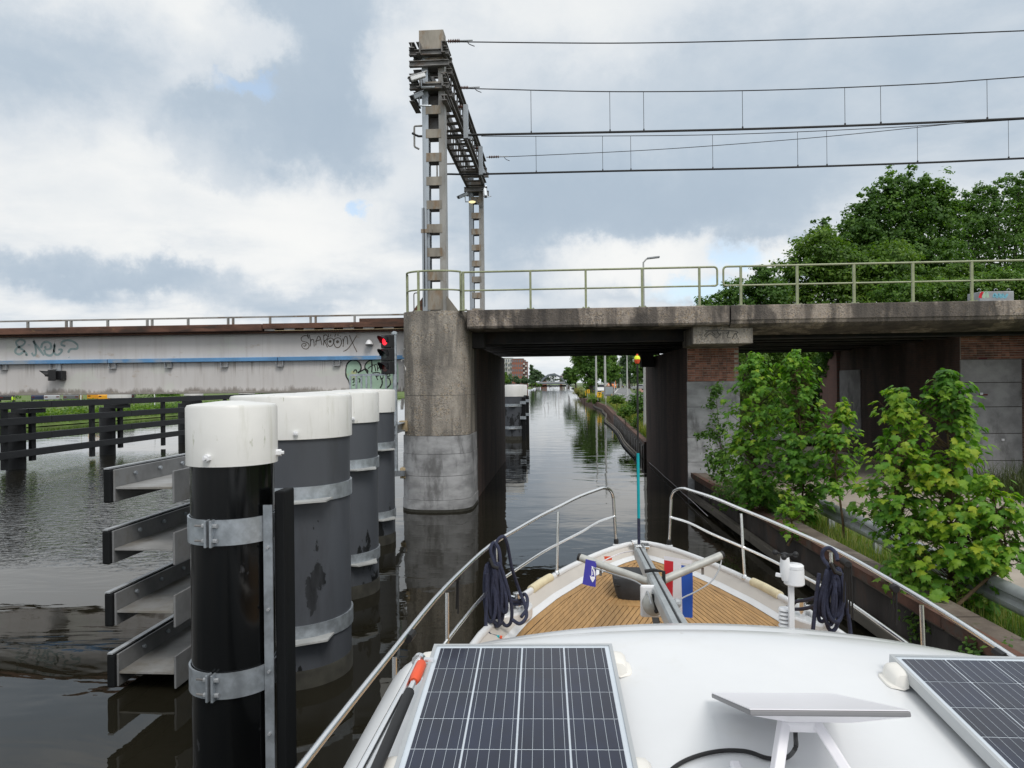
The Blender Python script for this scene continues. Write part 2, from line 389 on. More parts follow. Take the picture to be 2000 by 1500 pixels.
M_batten = PM('batten_plate', (.30, .275, .235), .65, metal=.2, var=.3, scale=3, stretch=(1, 1, .3), dirt=((.23, .145, .075), .75, 4, (1, 1, .3), .48, .64))
M_darksteel = PM('dark_steel', (.20, .195, .19), .6, metal=.3, var=.3, scale=3, dirt=((.14, .075, .04), .6, 4, (1, 1, 1), .52, .66))
M_rust = PM('rusty_flange', (.125, .062, .042), .85, var=.35, scale=4, stretch=(.4, 1, 1), bump=.4, dirt=((.035, .025, .02), .8, 3, (.3, 1, 2), .48, .62), dirt2=((.24, .15, .07), .6, 5, (.5, 1, 1), .6, .7))
M_web = PM('girder_paint', (.62, .60, .585), .6, var=.05, scale=1.2, stretch=(1, 1, .3), dirt=((.44, .41, .385), .7, 2.2, (1.6, 1, .12), .47, .68), dirt2=((.36, .27, .18), .5, 2.5, (.6, 1, 1.2), .66, .74))
def girder_web():
    """pale paint with vertical run-off streaks and a rough band of black grime above the bottom flange"""
    m, t = newmat('girder_paint'); p = pos(t); z = t.n('SeparateXYZ', {0: p}).outputs[2]
    c = t.mix(t.ramp(t.noise(mapped(t, (1, 1, .3)), 1.2, 6, .6), .3, .7), (.56, .54, .53), (.62, .60, .59))
    c = t.mix(t.math('MULTIPLY', t.ramp(t.noise(mapped(t, (2.2, 1, .10)), 2.2, 8, .66), .49, .70), .5), c, (.46, .43, .405))
    c = t.mix(t.math('MULTIPLY', t.ramp(t.noise(mapped(t, (.6, 1, 1.2)), 2.5, 8, .65), .62, .72), .55), c, (.36, .27, .18))
    c = t.mix(t.math('MULTIPLY', t.ramp(t.noise(mapped(t, (.5, 1, .9)), 1.3, 7, .6), .58, .64), .35), c, (.60, .64, .56))
    wob = t.math('MULTIPLY', t.noise(mapped(t, (1.4, 1, .5)), 2.4, 8, .75), .62)
    band = t.ramp(t.math('SUBTRACT', z, wob), 2.99, 2.86)
    c = t.mix(t.math('MULTIPLY', band, .75), c, (.15, .125, .10))
    drip = t.math('MULTIPLY', t.ramp(t.noise(mapped(t, (5, 1, .2)), 2.0, 6, .7), .50, .68), t.math('MULTIPLY', t.ramp(z, 3.5, 3.98), t.ramp(z, 4.06, 4.0)))
    c = t.mix(t.math('MULTIPLY', drip, .8), c, (.24, .215, .19))
    return finish(m, t, t.n('BsdfPrincipled', {'Base Color': c, 'Roughness': .6}))
M_web = girder_web()
M_webline = PM('grime', (.17, .14, .11), .9, var=.4, scale=6)
M_blue = PM('blue_paint', (.12, .29, .53), .5, var=.15, scale=2, dirt=((.36, .38, .39), .75, .8, (.6, 1, 1), .50, .62), dirt2=((.28, .12, .05), .7, 3, (.8, 1, .6), .66, .72))
M_galv = PM('galvanised', (.42, .46, .50), .42, metal=.65, var=.22, scale=9, bump=.06, bscale=60)
M_fin = PM('fin_plate', (.44, .45, .44), .6, metal=.15, var=.15, scale=5)
M_galvd = PM('dull_galvanised', (.40, .42, .44), .55, metal=.35, var=.18, scale=3, dirt=((.16, .13, .1), .5, 2.5, (1, 1, .6), .55, .7))
M_flange = PM('hbeam_flange', (.24, .245, .25), .55, metal=.3, var=.25, scale=2, dirt=((.12, .11, .09), .5, 2, (1, 1, 1), .5, .65)); M_hbeam = PM('hbeam_steel', (.33, .33, .325), .55, metal=.3, var=.2, scale=2, dirt=((.20, .175, .13), .65, 1.6, (1, 1, 1), .45, .65))
M_black = PM('black_coating', (.004, .0045, .005), .13, var=.3, scale=2, stretch=(1, 1, .2), spec=.35, rvar=.05, dirt=((.042, .044, .048), .9, 1.6, (1.2, 1.2, .7), .60, .615))
M_grey = PM('grey_coating', (.072, .079, .092), .5, var=.10, scale=1.5, stretch=(1, 1, .3), dirt=((.006, .007, .008), 1, .62, (1.5, 1.5, .8), .56, .57), dirt2=((.05, .053, .06), .6, 3, (1, 1, .2), .5, .7))
M_cap = PM('white_cap', (.76, .76, .735), .38, var=.04, scale=2, dirt=((.50, .50, .42), .4, 3.2, (2.2, 2.2, .30), .54, .70), dirt2=((.22, .24, .10), .6, 6, (2, 2, .45), .63, .69))
M_timber = PM('black_timber', (.008, .009, .010), .7, spec=.2, var=.3, scale=5, stretch=(1, 1, .1))
M_fence = PM('dark_fender_board', (.012, .0135, .016), .6, var=.3, scale=3, stretch=(.5, .5, 4), bump=.2)
M_scum = PM('waterline_scum', (.035, .034, .027), .9, var=.4, scale=4)
M_white = PM('gelcoat', (.735, .75, .765), .25, var=.03, scale=1.6, coat=.25, dirt=((.64, .635, .60), .6, 1.7, (1, 1, 1), .52, .72), dirt2=((.50, .47, .42), .45, 9, (1, 1, 1), .70, .76), rvar=.12)
M_beige = PM('beige_bulwark', (.56, .53, .49), .5, var=.04, scale=3)
M_cream = PM('cream_foam', (.70, .62, .42), .7, var=.08, scale=8)
M_teak = PM('teak_plank', (.40, .235, .095), .65, var=.14, scale=5, stretch=(6, .7, 1), island=.10)
M_caulk = PM('caulking', (.02, .018, .016), .6, var=.2)
M_ss = PM('stainless', (.88, .885, .89), .24, metal=1, var=.04, scale=3, rvar=.08)
M_alu = PM('mast_aluminium', (.50, .53, .54), .42, metal=.45, var=.08, scale=6)
M_tubeal = PM('spreader_tube', (.47, .475, .45), .55, metal=.2, var=.12, scale=14, dirt=((.15, .14, .12), .7, 9, (1, 1, 1), .64, .7))
M_plastic = PM('white_plastic', (.82, .83, .85), .4, var=.02)
M_bracket = PM('white_bracket', (.80, .78, .73), .45, var=.03)
M_dish = PM('dish_white', (.83, .82, .86), .35, var=.01)
M_dishedge = PM('dish_edge', (.20, .20, .21), .5, var=.08)
M_frame = PM('panel_frame', (.50, .52, .53), .38, metal=.4, var=.05)
M_cell = PM('solar_cell', (.008, .013, .034), .14, var=.25, scale=6, spec=.4, coat=.2, rvar=.06, island=.12)
M_line = PM('cell_line', (.60, .66, .72), .4, var=.05); M_bus = PM('busbar_silver', (.46, .51, .56), .4, var=.05)
M_rubber = PM('black_rubber', (.012, .012, .013), .55, var=.2)
M_cloth_dk = PM('dark_cover', (.032, .034, .038), .75, var=.25, scale=5, bump=.15)
M_rope = PM('navy_rope', (.034, .040, .078), .85, var=.25, scale=40, bump=.7, bscale=160)
M_orange = PM('orange_plastic', (.78, .10, .035), .45, var=.08)
M_red = PM('red_cloth', (.62, .02, .035), .7, var=.08); M_wcloth = PM('white_cloth', (.80, .79, .84), .75, var=.04)
M_bcloth = PM('blue_cloth', (.02, .10, .50), .7, var=.08); M_navy = PM('blue_pennant', (.035, .03, .30), .7, var=.08)
M_teal = PM('turquoise_rod', (.0, .36, .42), .4, var=.05); M_yel = PM('fluor_yellow', (.85, .95, .02), .4, var=.03)
M_asph = PM('asphalt', (.19, .195, .20), .9, var=.15, scale=1.5, bump=.2, bscale=60, dirt=((.20, .19, .18), .5, .5, (1, 1, 1), .45, .65))
M_path = PM('concrete_path', (.38, .335, .28), .9, var=.10, scale=2, bump=.2, bscale=50, dirt=((.24, .20, .155), .6, 1.4, (1, 1, 1), .5, .68), dirt2=((.09, .10, .04), .6, 1.0, (1, 1, 1), .62, .7))
M_redpath = PM('red_path', (.33, .165, .125), .9, var=.1, scale=1.5)
M_paint = PM('road_paint', (.75, .75, .73), .7, var=.08)
M_grass = PM('grass_ground', (.085, .13, .028), .95, var=.5, scale=1.1, dirt=((.13, .11, .045), .6, .5, (1, 1, 1), .5, .65), bump=.5, bscale=12)
M_lawn = PM('lawn', (.10, .16, .032), .95, var=.35, scale=.6, dirt=((.16, .18, .05), .6, .25, (1, 1, 1), .45, .65))
M_earth = PM('earth', (.07, .055, .035), .95, var=.4, scale=2)
M_cor = PM('rusted_cap', (.12, .058, .04), .85, var=.35, scale=3, bump=.3, dirt=((.10, .09, .075), .7, 2, (1, 1, 1), .5, .62))
M_quaytop = PM('quay_top', (.125, .10, .08), .92, var=.3, scale=2.5, bump=.4, bscale=25, dirt=((.20, .175, .145), .7, 2, (1, 1, 1), .5, .62), dirt2=((.05, .065, .02), .7, 1.5, (1, 1, 1), .62, .68))
M_sheet = PM('sheet_piling', (.058, .05, .046), .8, var=.35, scale=2, stretch=(1, 1, .4), dirt=((.11, .06, .04), .5, 2, (1, 1, .4), .55, .68))
M_walewood = PM('wale_timber', (.14, .125, .105), .85, var=.3, scale=3, stretch=(1, .2, 1))
L_maple = foliage('maple_leaf', (.058, .155, .024), (.13, .30, .036), (.25, .41, .05), .44)
L_mapley = foliage('maple_leaf_young', (.12, .25, .026), (.23, .38, .035), (.40, .46, .045), .44)
L_dark = foliage('dark_leaf', (.050, .112, .026), (.095, .195, .040), (.165, .285, .052), .42)
L_mid = foliage('mid_leaf', (.050, .115, .024), (.10, .205, .036), (.18, .29, .052), .42)
L_light = foliage('light_leaf', (.06, .13, .022), (.12, .22, .035), (.20, .30, .05), .38)
L_cool = foliage('cool_leaf', (.055, .105, .052), (.095, .165, .08), (.14, .22, .10), .36)
L_far = foliage('far_leaf', (.05, .085, .05), (.075, .125, .065), (.11, .165, .08), .25)
L_willow = foliage('hedge_leaf', (.08, .14, .07), (.13, .21, .10), (.18, .27, .13), .3)
L_grass = foliage('grass_blade', (.06, .13, .015), (.12, .22, .03), (.24, .31, .055), .42)
L_dry = foliage('dry_grass', (.16, .19, .035), (.27, .28, .07), (.40, .36, .13), .38)
L_sedge = foliage('sedge', (.035, .055, .022), (.065, .09, .035), (.11, .13, .05), .3)
L_ivy = foliage('ivy_leaf', (.028, .08, .018), (.055, .135, .027), (.10, .20, .036), .3)
M_bark = PM('bark', (.075, .062, .048), .9, var=.35, scale=5, stretch=(1, 1, .2), bump=.6)
M_twig = PM('twig', (.10, .065, .035), .8, var=.3, scale=6)
def emis(name, col, st):
    m, t = newmat(name)
    return finish(m, t, t.n('BsdfPrincipled', {'Base Color': tuple(c*.3 for c in col) + (1,), 'Emission Color': col + (1,), 'Emission Strength': st, 'Roughness': .3}))
M_redlamp = emis('red_lamp', (1, .02, .04), 1.3)
M_amber = emis('warm_lamp', (1, .85, .45), 1.0)
M_dred = PM('unlit_red_lens', (.10, .012, .01), .25, var=.1); M_dgrn = PM('unlit_green_lens', (.02, .035, .035), .25, var=.1)
M_sig = PM('signal_black', (.012, .012, .014), .5, var=.2)
M_paintmint = PM('mint_spray', (.36, .52, .40), .7, var=.12, scale=1.6, dirt=((.52, .48, .18), .7, 2.5, (1, 1, 1), .56, .7))
M_spray = PM('black_spray', (.022, .024, .022), .7, var=.3); M_sprayb = PM('brown_spray', (.10, .075, .055), .7, var=.35, scale=5)
M_sprayt = PM('faded_teal_spray', (.27, .35, .35), .7, var=.2, scale=4); M_sprayw = PM('white_spray', (.50, .49, .47), .8, var=.2, scale=9)
M_scratch = PM('dark_scratch', (.10, .095, .085), .9, var=.3)
M_pale = PM('pale_wood_block', (.42, .33, .20), .85, var=.2, scale=8)
M_glass = PM('dark_glass', (.02, .025, .03), .08, var=.2); M_conn = PM('porcelain', (.12, .06, .045), .3, var=.15)
M_brickred = PM('apartment_brick', (.30, .125, .09), .85, var=.12, scale=.6); M_apwhite = PM('apartment_white', (.58, .57, .54), .8, var=.1, scale=.4)
M_apgrey = PM('balcony_grey', (.34, .36, .38), .6, var=.2); M_win = PM('far_window', (.14, .17, .2), .2, var=.3)
M_archst = PM('arch_steel', (.15, .175, .205), .55, var=.12)
M_signy = PM('sign_yellow', (.80, .46, .02), .5, var=.05); M_signk = PM('sign_black', (.01, .01, .01), .6, var=.1)
M_signback = PM('sign_back', (.36, .40, .43), .5, metal=.3, var=.08)
M_lampp = PM('lamp_post_grey', (.44, .45, .44), .5, var=.08)
CARP = {k: PM('car_' + k, c, .25, var=.03, coat=.6) for k, c in dict(black=(.015, .016, .018), navy=(.02, .03, .07), grey=(.10, .105, .11), white=(.72, .73, .74), amber=(.78, .36, .02), orange=(.75, .22, .05), silver=(.38, .40, .42), blue=(.04, .10, .35)).items()}
M_skin = PM('skin', (.45, .28, .2), .6, var=.05); M_dkcl = PM('dark_clothes', (.03, .032, .04), .8, var=.2); M_hivis = PM('hi_vis', (.55, .85, .03), .6, var=.08); M_orcl = PM('orange_clothes', (.75, .25, .04), .7, var=.1)
# ------------------------------------------------------------ water, ground, roads
o = MB().add([(-2500, -200, 0), (2500, -200, 0), (2500, 3500, 0), (-2500, 3500, 0)], [(0, 1, 2, 3)]).build('water', MW); tag(o, 'dark rippled canal water reflecting the sky', kind='structure')
def strip_sheet(name, rows, mat, label):
    """rows: list of equal-length lists of points"""
    m = MB(); n = len(rows[0])
    for r in rows: m.v.extend([V(p) for p in r])
    for i in range(len(rows)-1):
        for j in range(n-1): m.f.append((i*n+j, i*n+j+1, (i+1)*n+j+1, (i+1)*n+j))
    o = m.build(name, mat); return tag(o, label, kind='structure')
QN, QF = V((4.55, -4, 0)), V((3.62, 20.35, 0))       # near quay line, runs up to the brick pier
def quay_x(y): return QN.x + (QF.x-QN.x)*(y-QN.y)/(QF.y-QN.y)
# right bank near the boat and under the bridge
strip_sheet('ground', [[(quay_x(y)+.34, y, .62), (quay_x(y)+.8, y, .50), (6.3, y, .46), (15, y, .5), (60, y, .9)] for y in (-40, -4, 4, 8, 12, 16, 20.35)], M_grass, 'grassy quay strip and verge on the right bank')
strip_sheet('ground', [[(5.0, y, .46), (6.3, y, .46), (15, y, .5), (60, y, .9)] for y in (20.35, 26, 33)], M_earth, 'bare earth under the land span')
strip_sheet('path', [[(5.55, y, .474), (8.4, y, .484), (10.7, y, .488)] for y in (-40, 0, 10, 20)] + [[(5.7, 24, .474), (8.4, 24, .484), (10.95, 24, .488)], [(6.0, 34, .48), (8.6, 34, .49), (11.0, 34, .5)]], M_path, 'pale concrete path along the quay under the bridge')
# right bank beyond the bridge
RB = [(31.5, 3.55), (34, 3.62), (60, 4.3), (84, 5.0), (100, 4.7), (125, 3.7), (168, 3.9), (264, 4.4), (420, 6), (600, 6), (900, 40), (1600, 200), (3200, 500)]
def rb_x(y): return interp(y, [(a, b) for a, b in RB])
def rb_z(y): return interp(y, [(30, .75), (60, .95), (120, 1.15), (250, 1.45), (600, 1.6), (3200, 2.0)])
strip_sheet('ground', [[(rb_x(y)+.25, y, min(.62, rb_z(y)-.1)), (rb_x(y)+1.2, y, rb_z(y)), (rb_x(y)+30, y, rb_z(y)), (rb_x(y)+120, y, rb_z(y)+.3), (rb_x(y)+2500, y, rb_z(y)+2)] for y in [31.5] + [q for q, _ in RB[1:]]], M_grass, 'overgrown right bank beyond the bridge')
def road_x(y): return interp(y, [(30, 6.4), (60, 7.0), (113, 7.0), (150, 7.1), (230, 14), (400, 34), (700, 80)])
RY = [31.5, 45, 60, 80, 113, 150, 190, 230, 300, 400, 700]
strip_sheet('road', [[(road_x(y), y, rb_z(y)+.012), (road_x(y)+7.2, y, rb_z(y)+.012)] for y in RY], M_asph, 'grey asphalt road along the right bank')
strip_sheet('road_marking', [[(road_x(y)+3.55, y, rb_z(y)+.018), (road_x(y)+3.70, y, rb_z(y)+.018)] for y in RY], M_paint, 'white line along the middle of the bank road')
strip_sheet('cycle_path', [[(road_x(y)+w0, y, rb_z(y)+.014), (road_x(y)+w0+3.2, y, rb_z(y)+.014)] for y, w0 in ((60, 10), (90, 10), (113, 9.5), (150, 9.2), (190, 9.4), (230, 10.5), (300, 13), (420, 20))], M_redpath, 'red asphalt cycle path beside the bank road')
# left bank
LB = [(-80, -48), (40, -47.5), (60, -45.5), (80, -44.5), (150, -42), (300, -31), (470, -21), (500, -20.5), (505, -30), (640, -24), (900, -80), (1600, -260), (3200, -700)]
strip_sheet('ground', [[(x, y, .05), (x-1.0, y, .5), (x-7, y, 1.0 if y < 470 else .9), (x-40, y, 1.25), (x-400, y, 1.7), (x-2500, y, 3)] for y, x in LB], M_lawn, 'grassy left bank with meadow')
strip_sheet('road', [[(-66 - .3*(y-60)*0, y, 1.50), (-74, y, 1.56)] for y in (-60, 40, 100, 200, 400)], M_asph, 'road and parking strip on the left bank')
strip_sheet('ground', [[(-900, 950, 1.6), (900, 950, 1.6)], [(-2400, 3300, 4), (2400, 3300, 4)]], M_lawn, 'far low land closing the canal')

# ------------------------------------------------------------ near quay wall on the right
t = thing('quay_wall', 'low dark quay wall with rusty steel cap beside the white boat', 'quay wall', (4.0, 8, 0))
d = (QF-QN).normalized(); nx = V((d.y, -d.x, 0))
def qp(s, a, z): p = QN + d*s + nx*a; return V((p.x, p.y, z))
LQ = (QF-QN).length
m = MB(); k = int(LQ/.25)
for i in range(k):                                     # corrugated sheet piles
    s0 = i*.25; off = (0, .0, .09, .09)[i % 4]; off2 = (0, .0, .09, .09)[(i+1) % 4]
    m.poly([qp(s0, off, -.6), qp(s0+.25, off2, -.6), qp(s0+.25, off2, .62), qp(s0, off, .62)])
m.build('sheet_pile', M_sheet, t)
seg = 2.4; n = int(LQ/seg)+1
for i in range(n):
    a, b = i*seg+.006, min(LQ, (i+1)*seg-.006)
    if b <= a: continue
    m = MB(); P = [qp(a, -.05, .6), qp(a, .34, .6), qp(b, .34, .6), qp(b, -.05, .6)]; z1 = .755
    m.add(P + [V((p.x, p.y, z1)) for p in P], [(0,3,2,1)[::-1], (4,7,6,5)[::-1], (0,1,5,4)[::-1], (1,2,6,5)[::-1], (2,3,7,6)[::-1], (3,0,4,7)[::-1]])
    m.build('cap_slab', M_quaytop, t, bevel=.015)
    m = MB(); m.bar(qp(a, -.06, .705), qp(b, -.06, .705), .03, .13); m.bar(qp(a, -.01, .7625), qp(b, -.01, .7625), .14, .012); m.build('steel_edge', M_cor, t)
for z in (.16,):
    i = 0
    while i*3.1 < LQ:
        a, b = i*3.1+.02, min(LQ, i*3.1+3.08); m = MB(); m.bar(qp(a, -.10, z), qp(b, -.10, z), .12, .15); m.build('wale', M_walewood, t, bevel=.012); i += 1
# thin white mooring line along the wall under the bridge
P = [V((3.44, y, .09 + .008*sin(y*1.7))) for y in np.linspace(17.5, 29.2, 30)]
tag(MB().tube(P, .007, 5).build('rope', M_wcloth, smooth=True), 'thin pale line strung along the right channel wall at the waterline', 'rope')

# ------------------------------------------------------------ crash barrier
t = thing('crash_barrier', 'galvanised crash barrier half hidden by the maple saplings on the quay', 'crash barrier', (4.95, 8, .5))
W_PROF = [(0, .155), (.035, .145), (.075, .10), (.075, .055), (.03, .02), (.03, -.02), (.075, -.055), (.075, -.10), (.035, -.145), (0, -.155), (-.004, -.150), (.028, -.14), (.066, -.098), (.066, -.06), (.02, -.022), (.02, .022), (.066, .06), (.066, .098), (.028, .14), (-.004, .150)]
by = [-6, -2, 2, 6, 10, 14.2]
for a, b in zip(by, by[1:]):
    MB().sweep([(-p, q) for p, q in W_PROF], [(4.95, a-.02, .88), (4.95, b-.03, .88)]).build('rail_beam', M_galvd, t, smooth=True)
for y in np.arange(-6, 15, 2.0):
    m = MB(); m.box(5.0, 5.05, y-.04, y+.04, .3, .99); m.box(5.05, 5.11, y-.05, y-.04, .3, .99); m.box(5.05, 5.11, y+.04, y+.05, .3, .99); m.build('post', M_galvd, t)
    MB().box(4.962, 5.0, y-.03, y+.03, .8, .95).build('spacer', M_galvd, t)
# ------------------------------------------------------------ rounded concrete pier (left)
ZT, ZD = 5.22, 4.74          # deck top, underside of the edge beam
def nose(hw, dep, yb, x0, n=28, ex=2.6):
    out = []
    for i in range(n+1):
        a = pi - pi*i/n; c, s_ = cos(a), sin(a)
        out.append((x0 + hw*(abs(c)**(2/ex))*(1 if c > 0 else -1), yb - dep*(abs(s_)**(2/ex))))
    return out
PX0, PX1 = -4.24, -2.47; PC = (PX0+PX1)/2; PH = (PX1-PX0)/2
t = thing('bridge_pier', 'tall rounded concrete pier left of the channel with pale render at its foot', 'bridge pier', (PC, 19, 0))
def course(z0, z1, grow, mat, name, yend, **kw):
    P = nose(PH+grow, .78+grow, 19.15, PC); P = P + [(PX1+grow, yend), (PX0-grow, yend)]
    MB().prism(P, z0, z1).build(name, mat, t, smooth=True, **kw)
course(3.03, ZT, 0, ME_agg, 'upper_shaft', 20.5); course(1.98, 3.02, 0, ME_agg, 'lower_shaft', 20.5); course(1.97, 3.05, -.02, M_soot, 'joint', 20.4)
for z0, z1, gr in ((-.5, .31, .06), (.32, .93, .045), (.94, 1.5, .045), (1.51, 1.965, .035)): course(z0, z1, gr, M_smooth, 'render_course', 20.1)
course(-.3, .07, .065, M_scum, 'waterline_band', 20.0)
MB().box(PX0+.05, PX1-.02, 20.5, 30.8, -.5, 4.4).build('brick_body', M_bX, t)
for y0, y1 in ((20.0, 20.44),):
    MB().box(PX1-.3, PX1+.012, y0, y1, .9, ZD).build('corner_strip', ME_edge, t, bevel=.02)
def strokes_on(P, w, toplane, off):
    """flat spray paint: polyline in photograph pixels laid on its own wall"""
    m = MB()
    for line in P:
        Q = spline([toplane(px, py) for px, py in line], 4) if len(line) > 2 else [toplane(*p) for p in line]
        Q = [q + off for q in Q]; nrm = off.normalized(); L, R = [], []
        for i, q in enumerate(Q):
            tt = (Q[min(i+1, len(Q)-1)] - Q[max(i-1, 0)]); tt = tt.normalized() if tt.length > 1e-6 else V((1, 0, 0))
            sd_ = tt.cross(nrm)*(w/2*(.8+.4*random.random())); L.append(q+sd_); R.append(q-sd_)
        k = len(m.v); m.v.extend(L+R); n = len(L)
        for i in range(n-1): m.f.append((k+i, k+i+1, k+n+i+1, k+n+i))
    return m
def on_nose(px, py):
    lo, hi = 18.3, 19.15
    for _ in range(24):
        mid = (lo+hi)/2; p = onY(px, py, mid); u = min(1, abs((p.x-PC)/PH)); s_ = (max(0, 1-u**2.6))**(1/2.6)
        if mid < 19.15 - .78*s_: lo = mid
        else: hi = mid
    return onY(px, py, lo - .006)
strokes_on([[(785, 668), (789, 664), (789, 676)], [(781, 684), (791, 681)], [(789, 677), (788, 698)], [(783, 705), (788, 702), (792, 705)], [(783, 716), (790, 714), (793, 722), (790, 731), (783, 731)], [(785, 740), (785, 764)], [(784, 800), (785, 781), (788, 783), (786, 800)]], .05, on_nose, V((0, -.004, 0))).build('painted_mark', M_sprayw, t, kind='stuff')
# timber blocks and struts tying the last pile to the pier
for z, y in ((2.22, 18.75), (.98, 18.8)):
    MB().box(PX0-.06, PX0+.16, y-.18, y+.12, z-.14, z+.14).build('bearing_block', M_pale, t, bevel=.01)

# ------------------------------------------------------------ brick pier (right of the channel)
BX0, BX1, BY0, BY1 = 3.5, 4.93, 20.5, 30.6
t = thing('brick_pier', 'square brick pier with grey rendered lower half and concrete cap block', 'bridge pier', ((BX0+BX1)/2, 21, 0))
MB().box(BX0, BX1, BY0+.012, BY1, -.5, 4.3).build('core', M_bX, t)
zr = 3.32
z = -.5
for z1 in (1.05, 1.75, 2.6, zr):
    MB().box(BX0-.012, BX1+.012, BY0-.035, BY0+.03, z, z1-.008).build('render_panel', M_smooth, t, bevel=.008); z = z1
MB().box(BX0+.004, BX1-.004, BY0+.002, BY0+.012, zr, 4.26).build('mortar_bed', M_mortar, t)
def brick_mesh(w, h, dp):
    mm = MB().box(-w/2, w/2, -dp/2, dp/2, -h/2, h/2); me = bpy.data.meshes.new('brick'); me.from_pydata([tuple(v) for v in mm.v], [], mm.f); me.materials.append(M_brick); return me
B_FULL = brick_mesh(.205, .053, .03); B_HALF = brick_mesh(.097, .053, .03)
def lay_bricks(parent, x0, x1, z0, z1, y, limit=300, skip=None):
    inv = WM[parent.name].inverted(); r = 0; z = z0+.033; cnt = 0
    while z < z1-.02:
        x = x0 + (.1025 if r % 2 == 0 else .048)
        full = r % 2 == 0
        while x < x1-.04:
            me = B_FULL if full else B_HALF; w = .205 if full else .097
            if x + w/2 <= x1+.004 and not (skip and skip(x, z)) and cnt < limit:
                o = bpy.data.objects.new('brick', me); COL.objects.link(o); o.parent = parent
                o.matrix_local = inv @ Matrix.Translation((x+random.uniform(-.003, .003), y+random.uniform(-.003, .004), z+random.uniform(-.002, .002))) @ Matrix.Rotation(random.uniform(-.012, .012), 4, 'Y'); cnt += 1
            x += (.205+.012 if full else .097+.012) if False else (.217 if full else .109)
            if not full: pass
        z += .066; r += 1
lay_bricks(t, BX0+.01, BX1-.01, zr, 4.26, BY0-.004, 300)
# concrete cap block carrying the deck joint
CX0, CX1 = 3.34, 4.84
t = thing('cap_block', 'weathered concrete cap block with scratched tag on the brick pier', 'cap block', (4.1, 19.6, 4.25))
MB().prism([(CX0, 18.62), (CX1, 18.62), (CX1, 20.6), (CX0+.05, 20.6)], 4.27, 4.735).build('block', ME_agg, t, bevel=.02)
strokes_on([[(1375, 656), (1380, 650), (1386, 646)], [(1378, 659), (1386, 652), (1393, 655), (1399, 660), (1406, 654), (1408, 650)], [(1390, 648), (1397, 655)], [(1400, 647), (1407, 655)], [(1412, 648), (1412, 662)], [(1378, 646), (1425, 646), (1440, 648), (1438, 653)], [(1418, 652), (1424, 648), (1420, 658), (1427, 660)], [(1430, 662), (1436, 651), (1440, 658)]], .022, lambda a, b: onY(a, b, 18.62), V((0, -.004, 0))).build('scratched_tag', M_scratch, t)

# ------------------------------------------------------------ abutment and land span walls
AX, AY0, AY1 = 11.1, 20.9, 29.6
t = thing('abutment', 'dark brick abutment of the land span with grey rendered panels', 'abutment', (12, 22, .4))
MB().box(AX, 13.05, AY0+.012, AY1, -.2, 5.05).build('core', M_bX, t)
MB().box(AX+.004, 13.0, AY0+.002, AY0+.012, 3.86, 4.9).build('mortar_bed', M_mortar, t)
lay_bricks(t, AX+.02, 13.0, 3.86, 4.72, AY0-.004, 300)
for z0, z1 in ((.3, 1.02), (1.03, 1.78), (1.79, 2.52), (2.53, 3.2), (3.21, 3.85)):
    MB().box(AX-.005, 12.72, AY0-.04, AY0+.02, z0, z1-.006).build('render_panel', M_patch, t, bevel=.008)
MB().box(12.73, 13.0, AY0-.012, AY0+.02, .3, 3.85).build('panel_edge', M_bY, t)
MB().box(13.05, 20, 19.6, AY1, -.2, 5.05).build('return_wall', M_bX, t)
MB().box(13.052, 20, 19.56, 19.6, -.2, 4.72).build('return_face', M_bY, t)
for px, py in ((1917, 769), (1959, 859)):
    p = onY(px, py, AY0-.05); MB().box(p.x-.035, p.x+.035, AY0-.06, AY0-.04, p.z-.03, p.z+.03).build('marker_plate', M_wcloth, t)
for px, py in ((1920, 700), (1921, 771)):
    p = onY(px, py, AY0-.05); MB().box(p.x-.11, p.x+.11, AY0-.055, AY0-.04, p.z-.022, p.z+.022).build('red_plate', PM('dull_red', (.10, .015, .02), .7), t)
MB().box(AX-.03, AX, 27.6, 29.6, 1.2, 3.7).build('pale_strip', M_patch, t)
# wing wall past the bridge
t = thing('wing_wall', 'pinkish brick wing wall sloping down behind the land span', 'wing wall', (11, 31, .4))
m = MB(); P = [(AX-.1, 29.7, 0), (AX-.1, 31.6, 0), (AX-.1, 31.6, 3.4), (AX-.1, 29.7, 4.75)]; Q = [(AX+.35, y, z) for _, y, z in P]
m.add(P+Q, [(0,1,2,3)[::-1], (4,5,6,7), (0,1,5,4), (1,2,6,5), (2,3,7,6), (3,0,4,7)]); m.build('wall', M_pinkbrick, t)

# ------------------------------------------------------------ concrete deck
t = thing('bridge_deck', 'grey concrete railway bridge deck on dark steel girders across the channel', 'bridge deck', (4, 24, 4.5))
JX = 4.22                                             # expansion joint over the cap block
def edge_prof(w): # a = towards the camera side
    return [(0, ZT), (-w, ZT), (-w, ZD), (-.10, ZD), (-.03, ZD+.02), (0, ZD+.07)]
def beam(x0, x1, name, mat, lip):
    m = MB(); P = [(18.35, ZT-.012), (18.362, ZT), (19.6, ZT), (19.6, ZD-.02), (18.50, ZD-.02), (18.40, ZD+.0), (18.36, ZD+.06)]
    if lip: P = [(18.35, ZT-.012), (18.362, ZT), (19.6, ZT), (19.6, ZD-.2), (18.95, ZD-.13), (18.55, ZD-.06), (18.40, ZD+.02), (18.375, ZD+.10), (18.355, ZD+.115)]
    n = len(P); m.v = [V((x0, a, b)) for a, b in P] + [V((x1, a, b)) for a, b in P]
    m.f = [tuple(range(n)), tuple(reversed(range(n, 2*n)))] + [(i, i+n, (i+1) % n + n, (i+1) % n) for i in range(n)]
    m.build(name, mat, t, bevel=.01)
beam(PX1+.02, JX-.02, 'edge_beam', ME_edge, False); beam(JX+.02, 22, 'edge_beam', ME_edge, True)
MB().box(JX-.02, JX+.02, 18.45, 19.6, ZD, ZT-.02).build('joint_filler', M_soot, t)
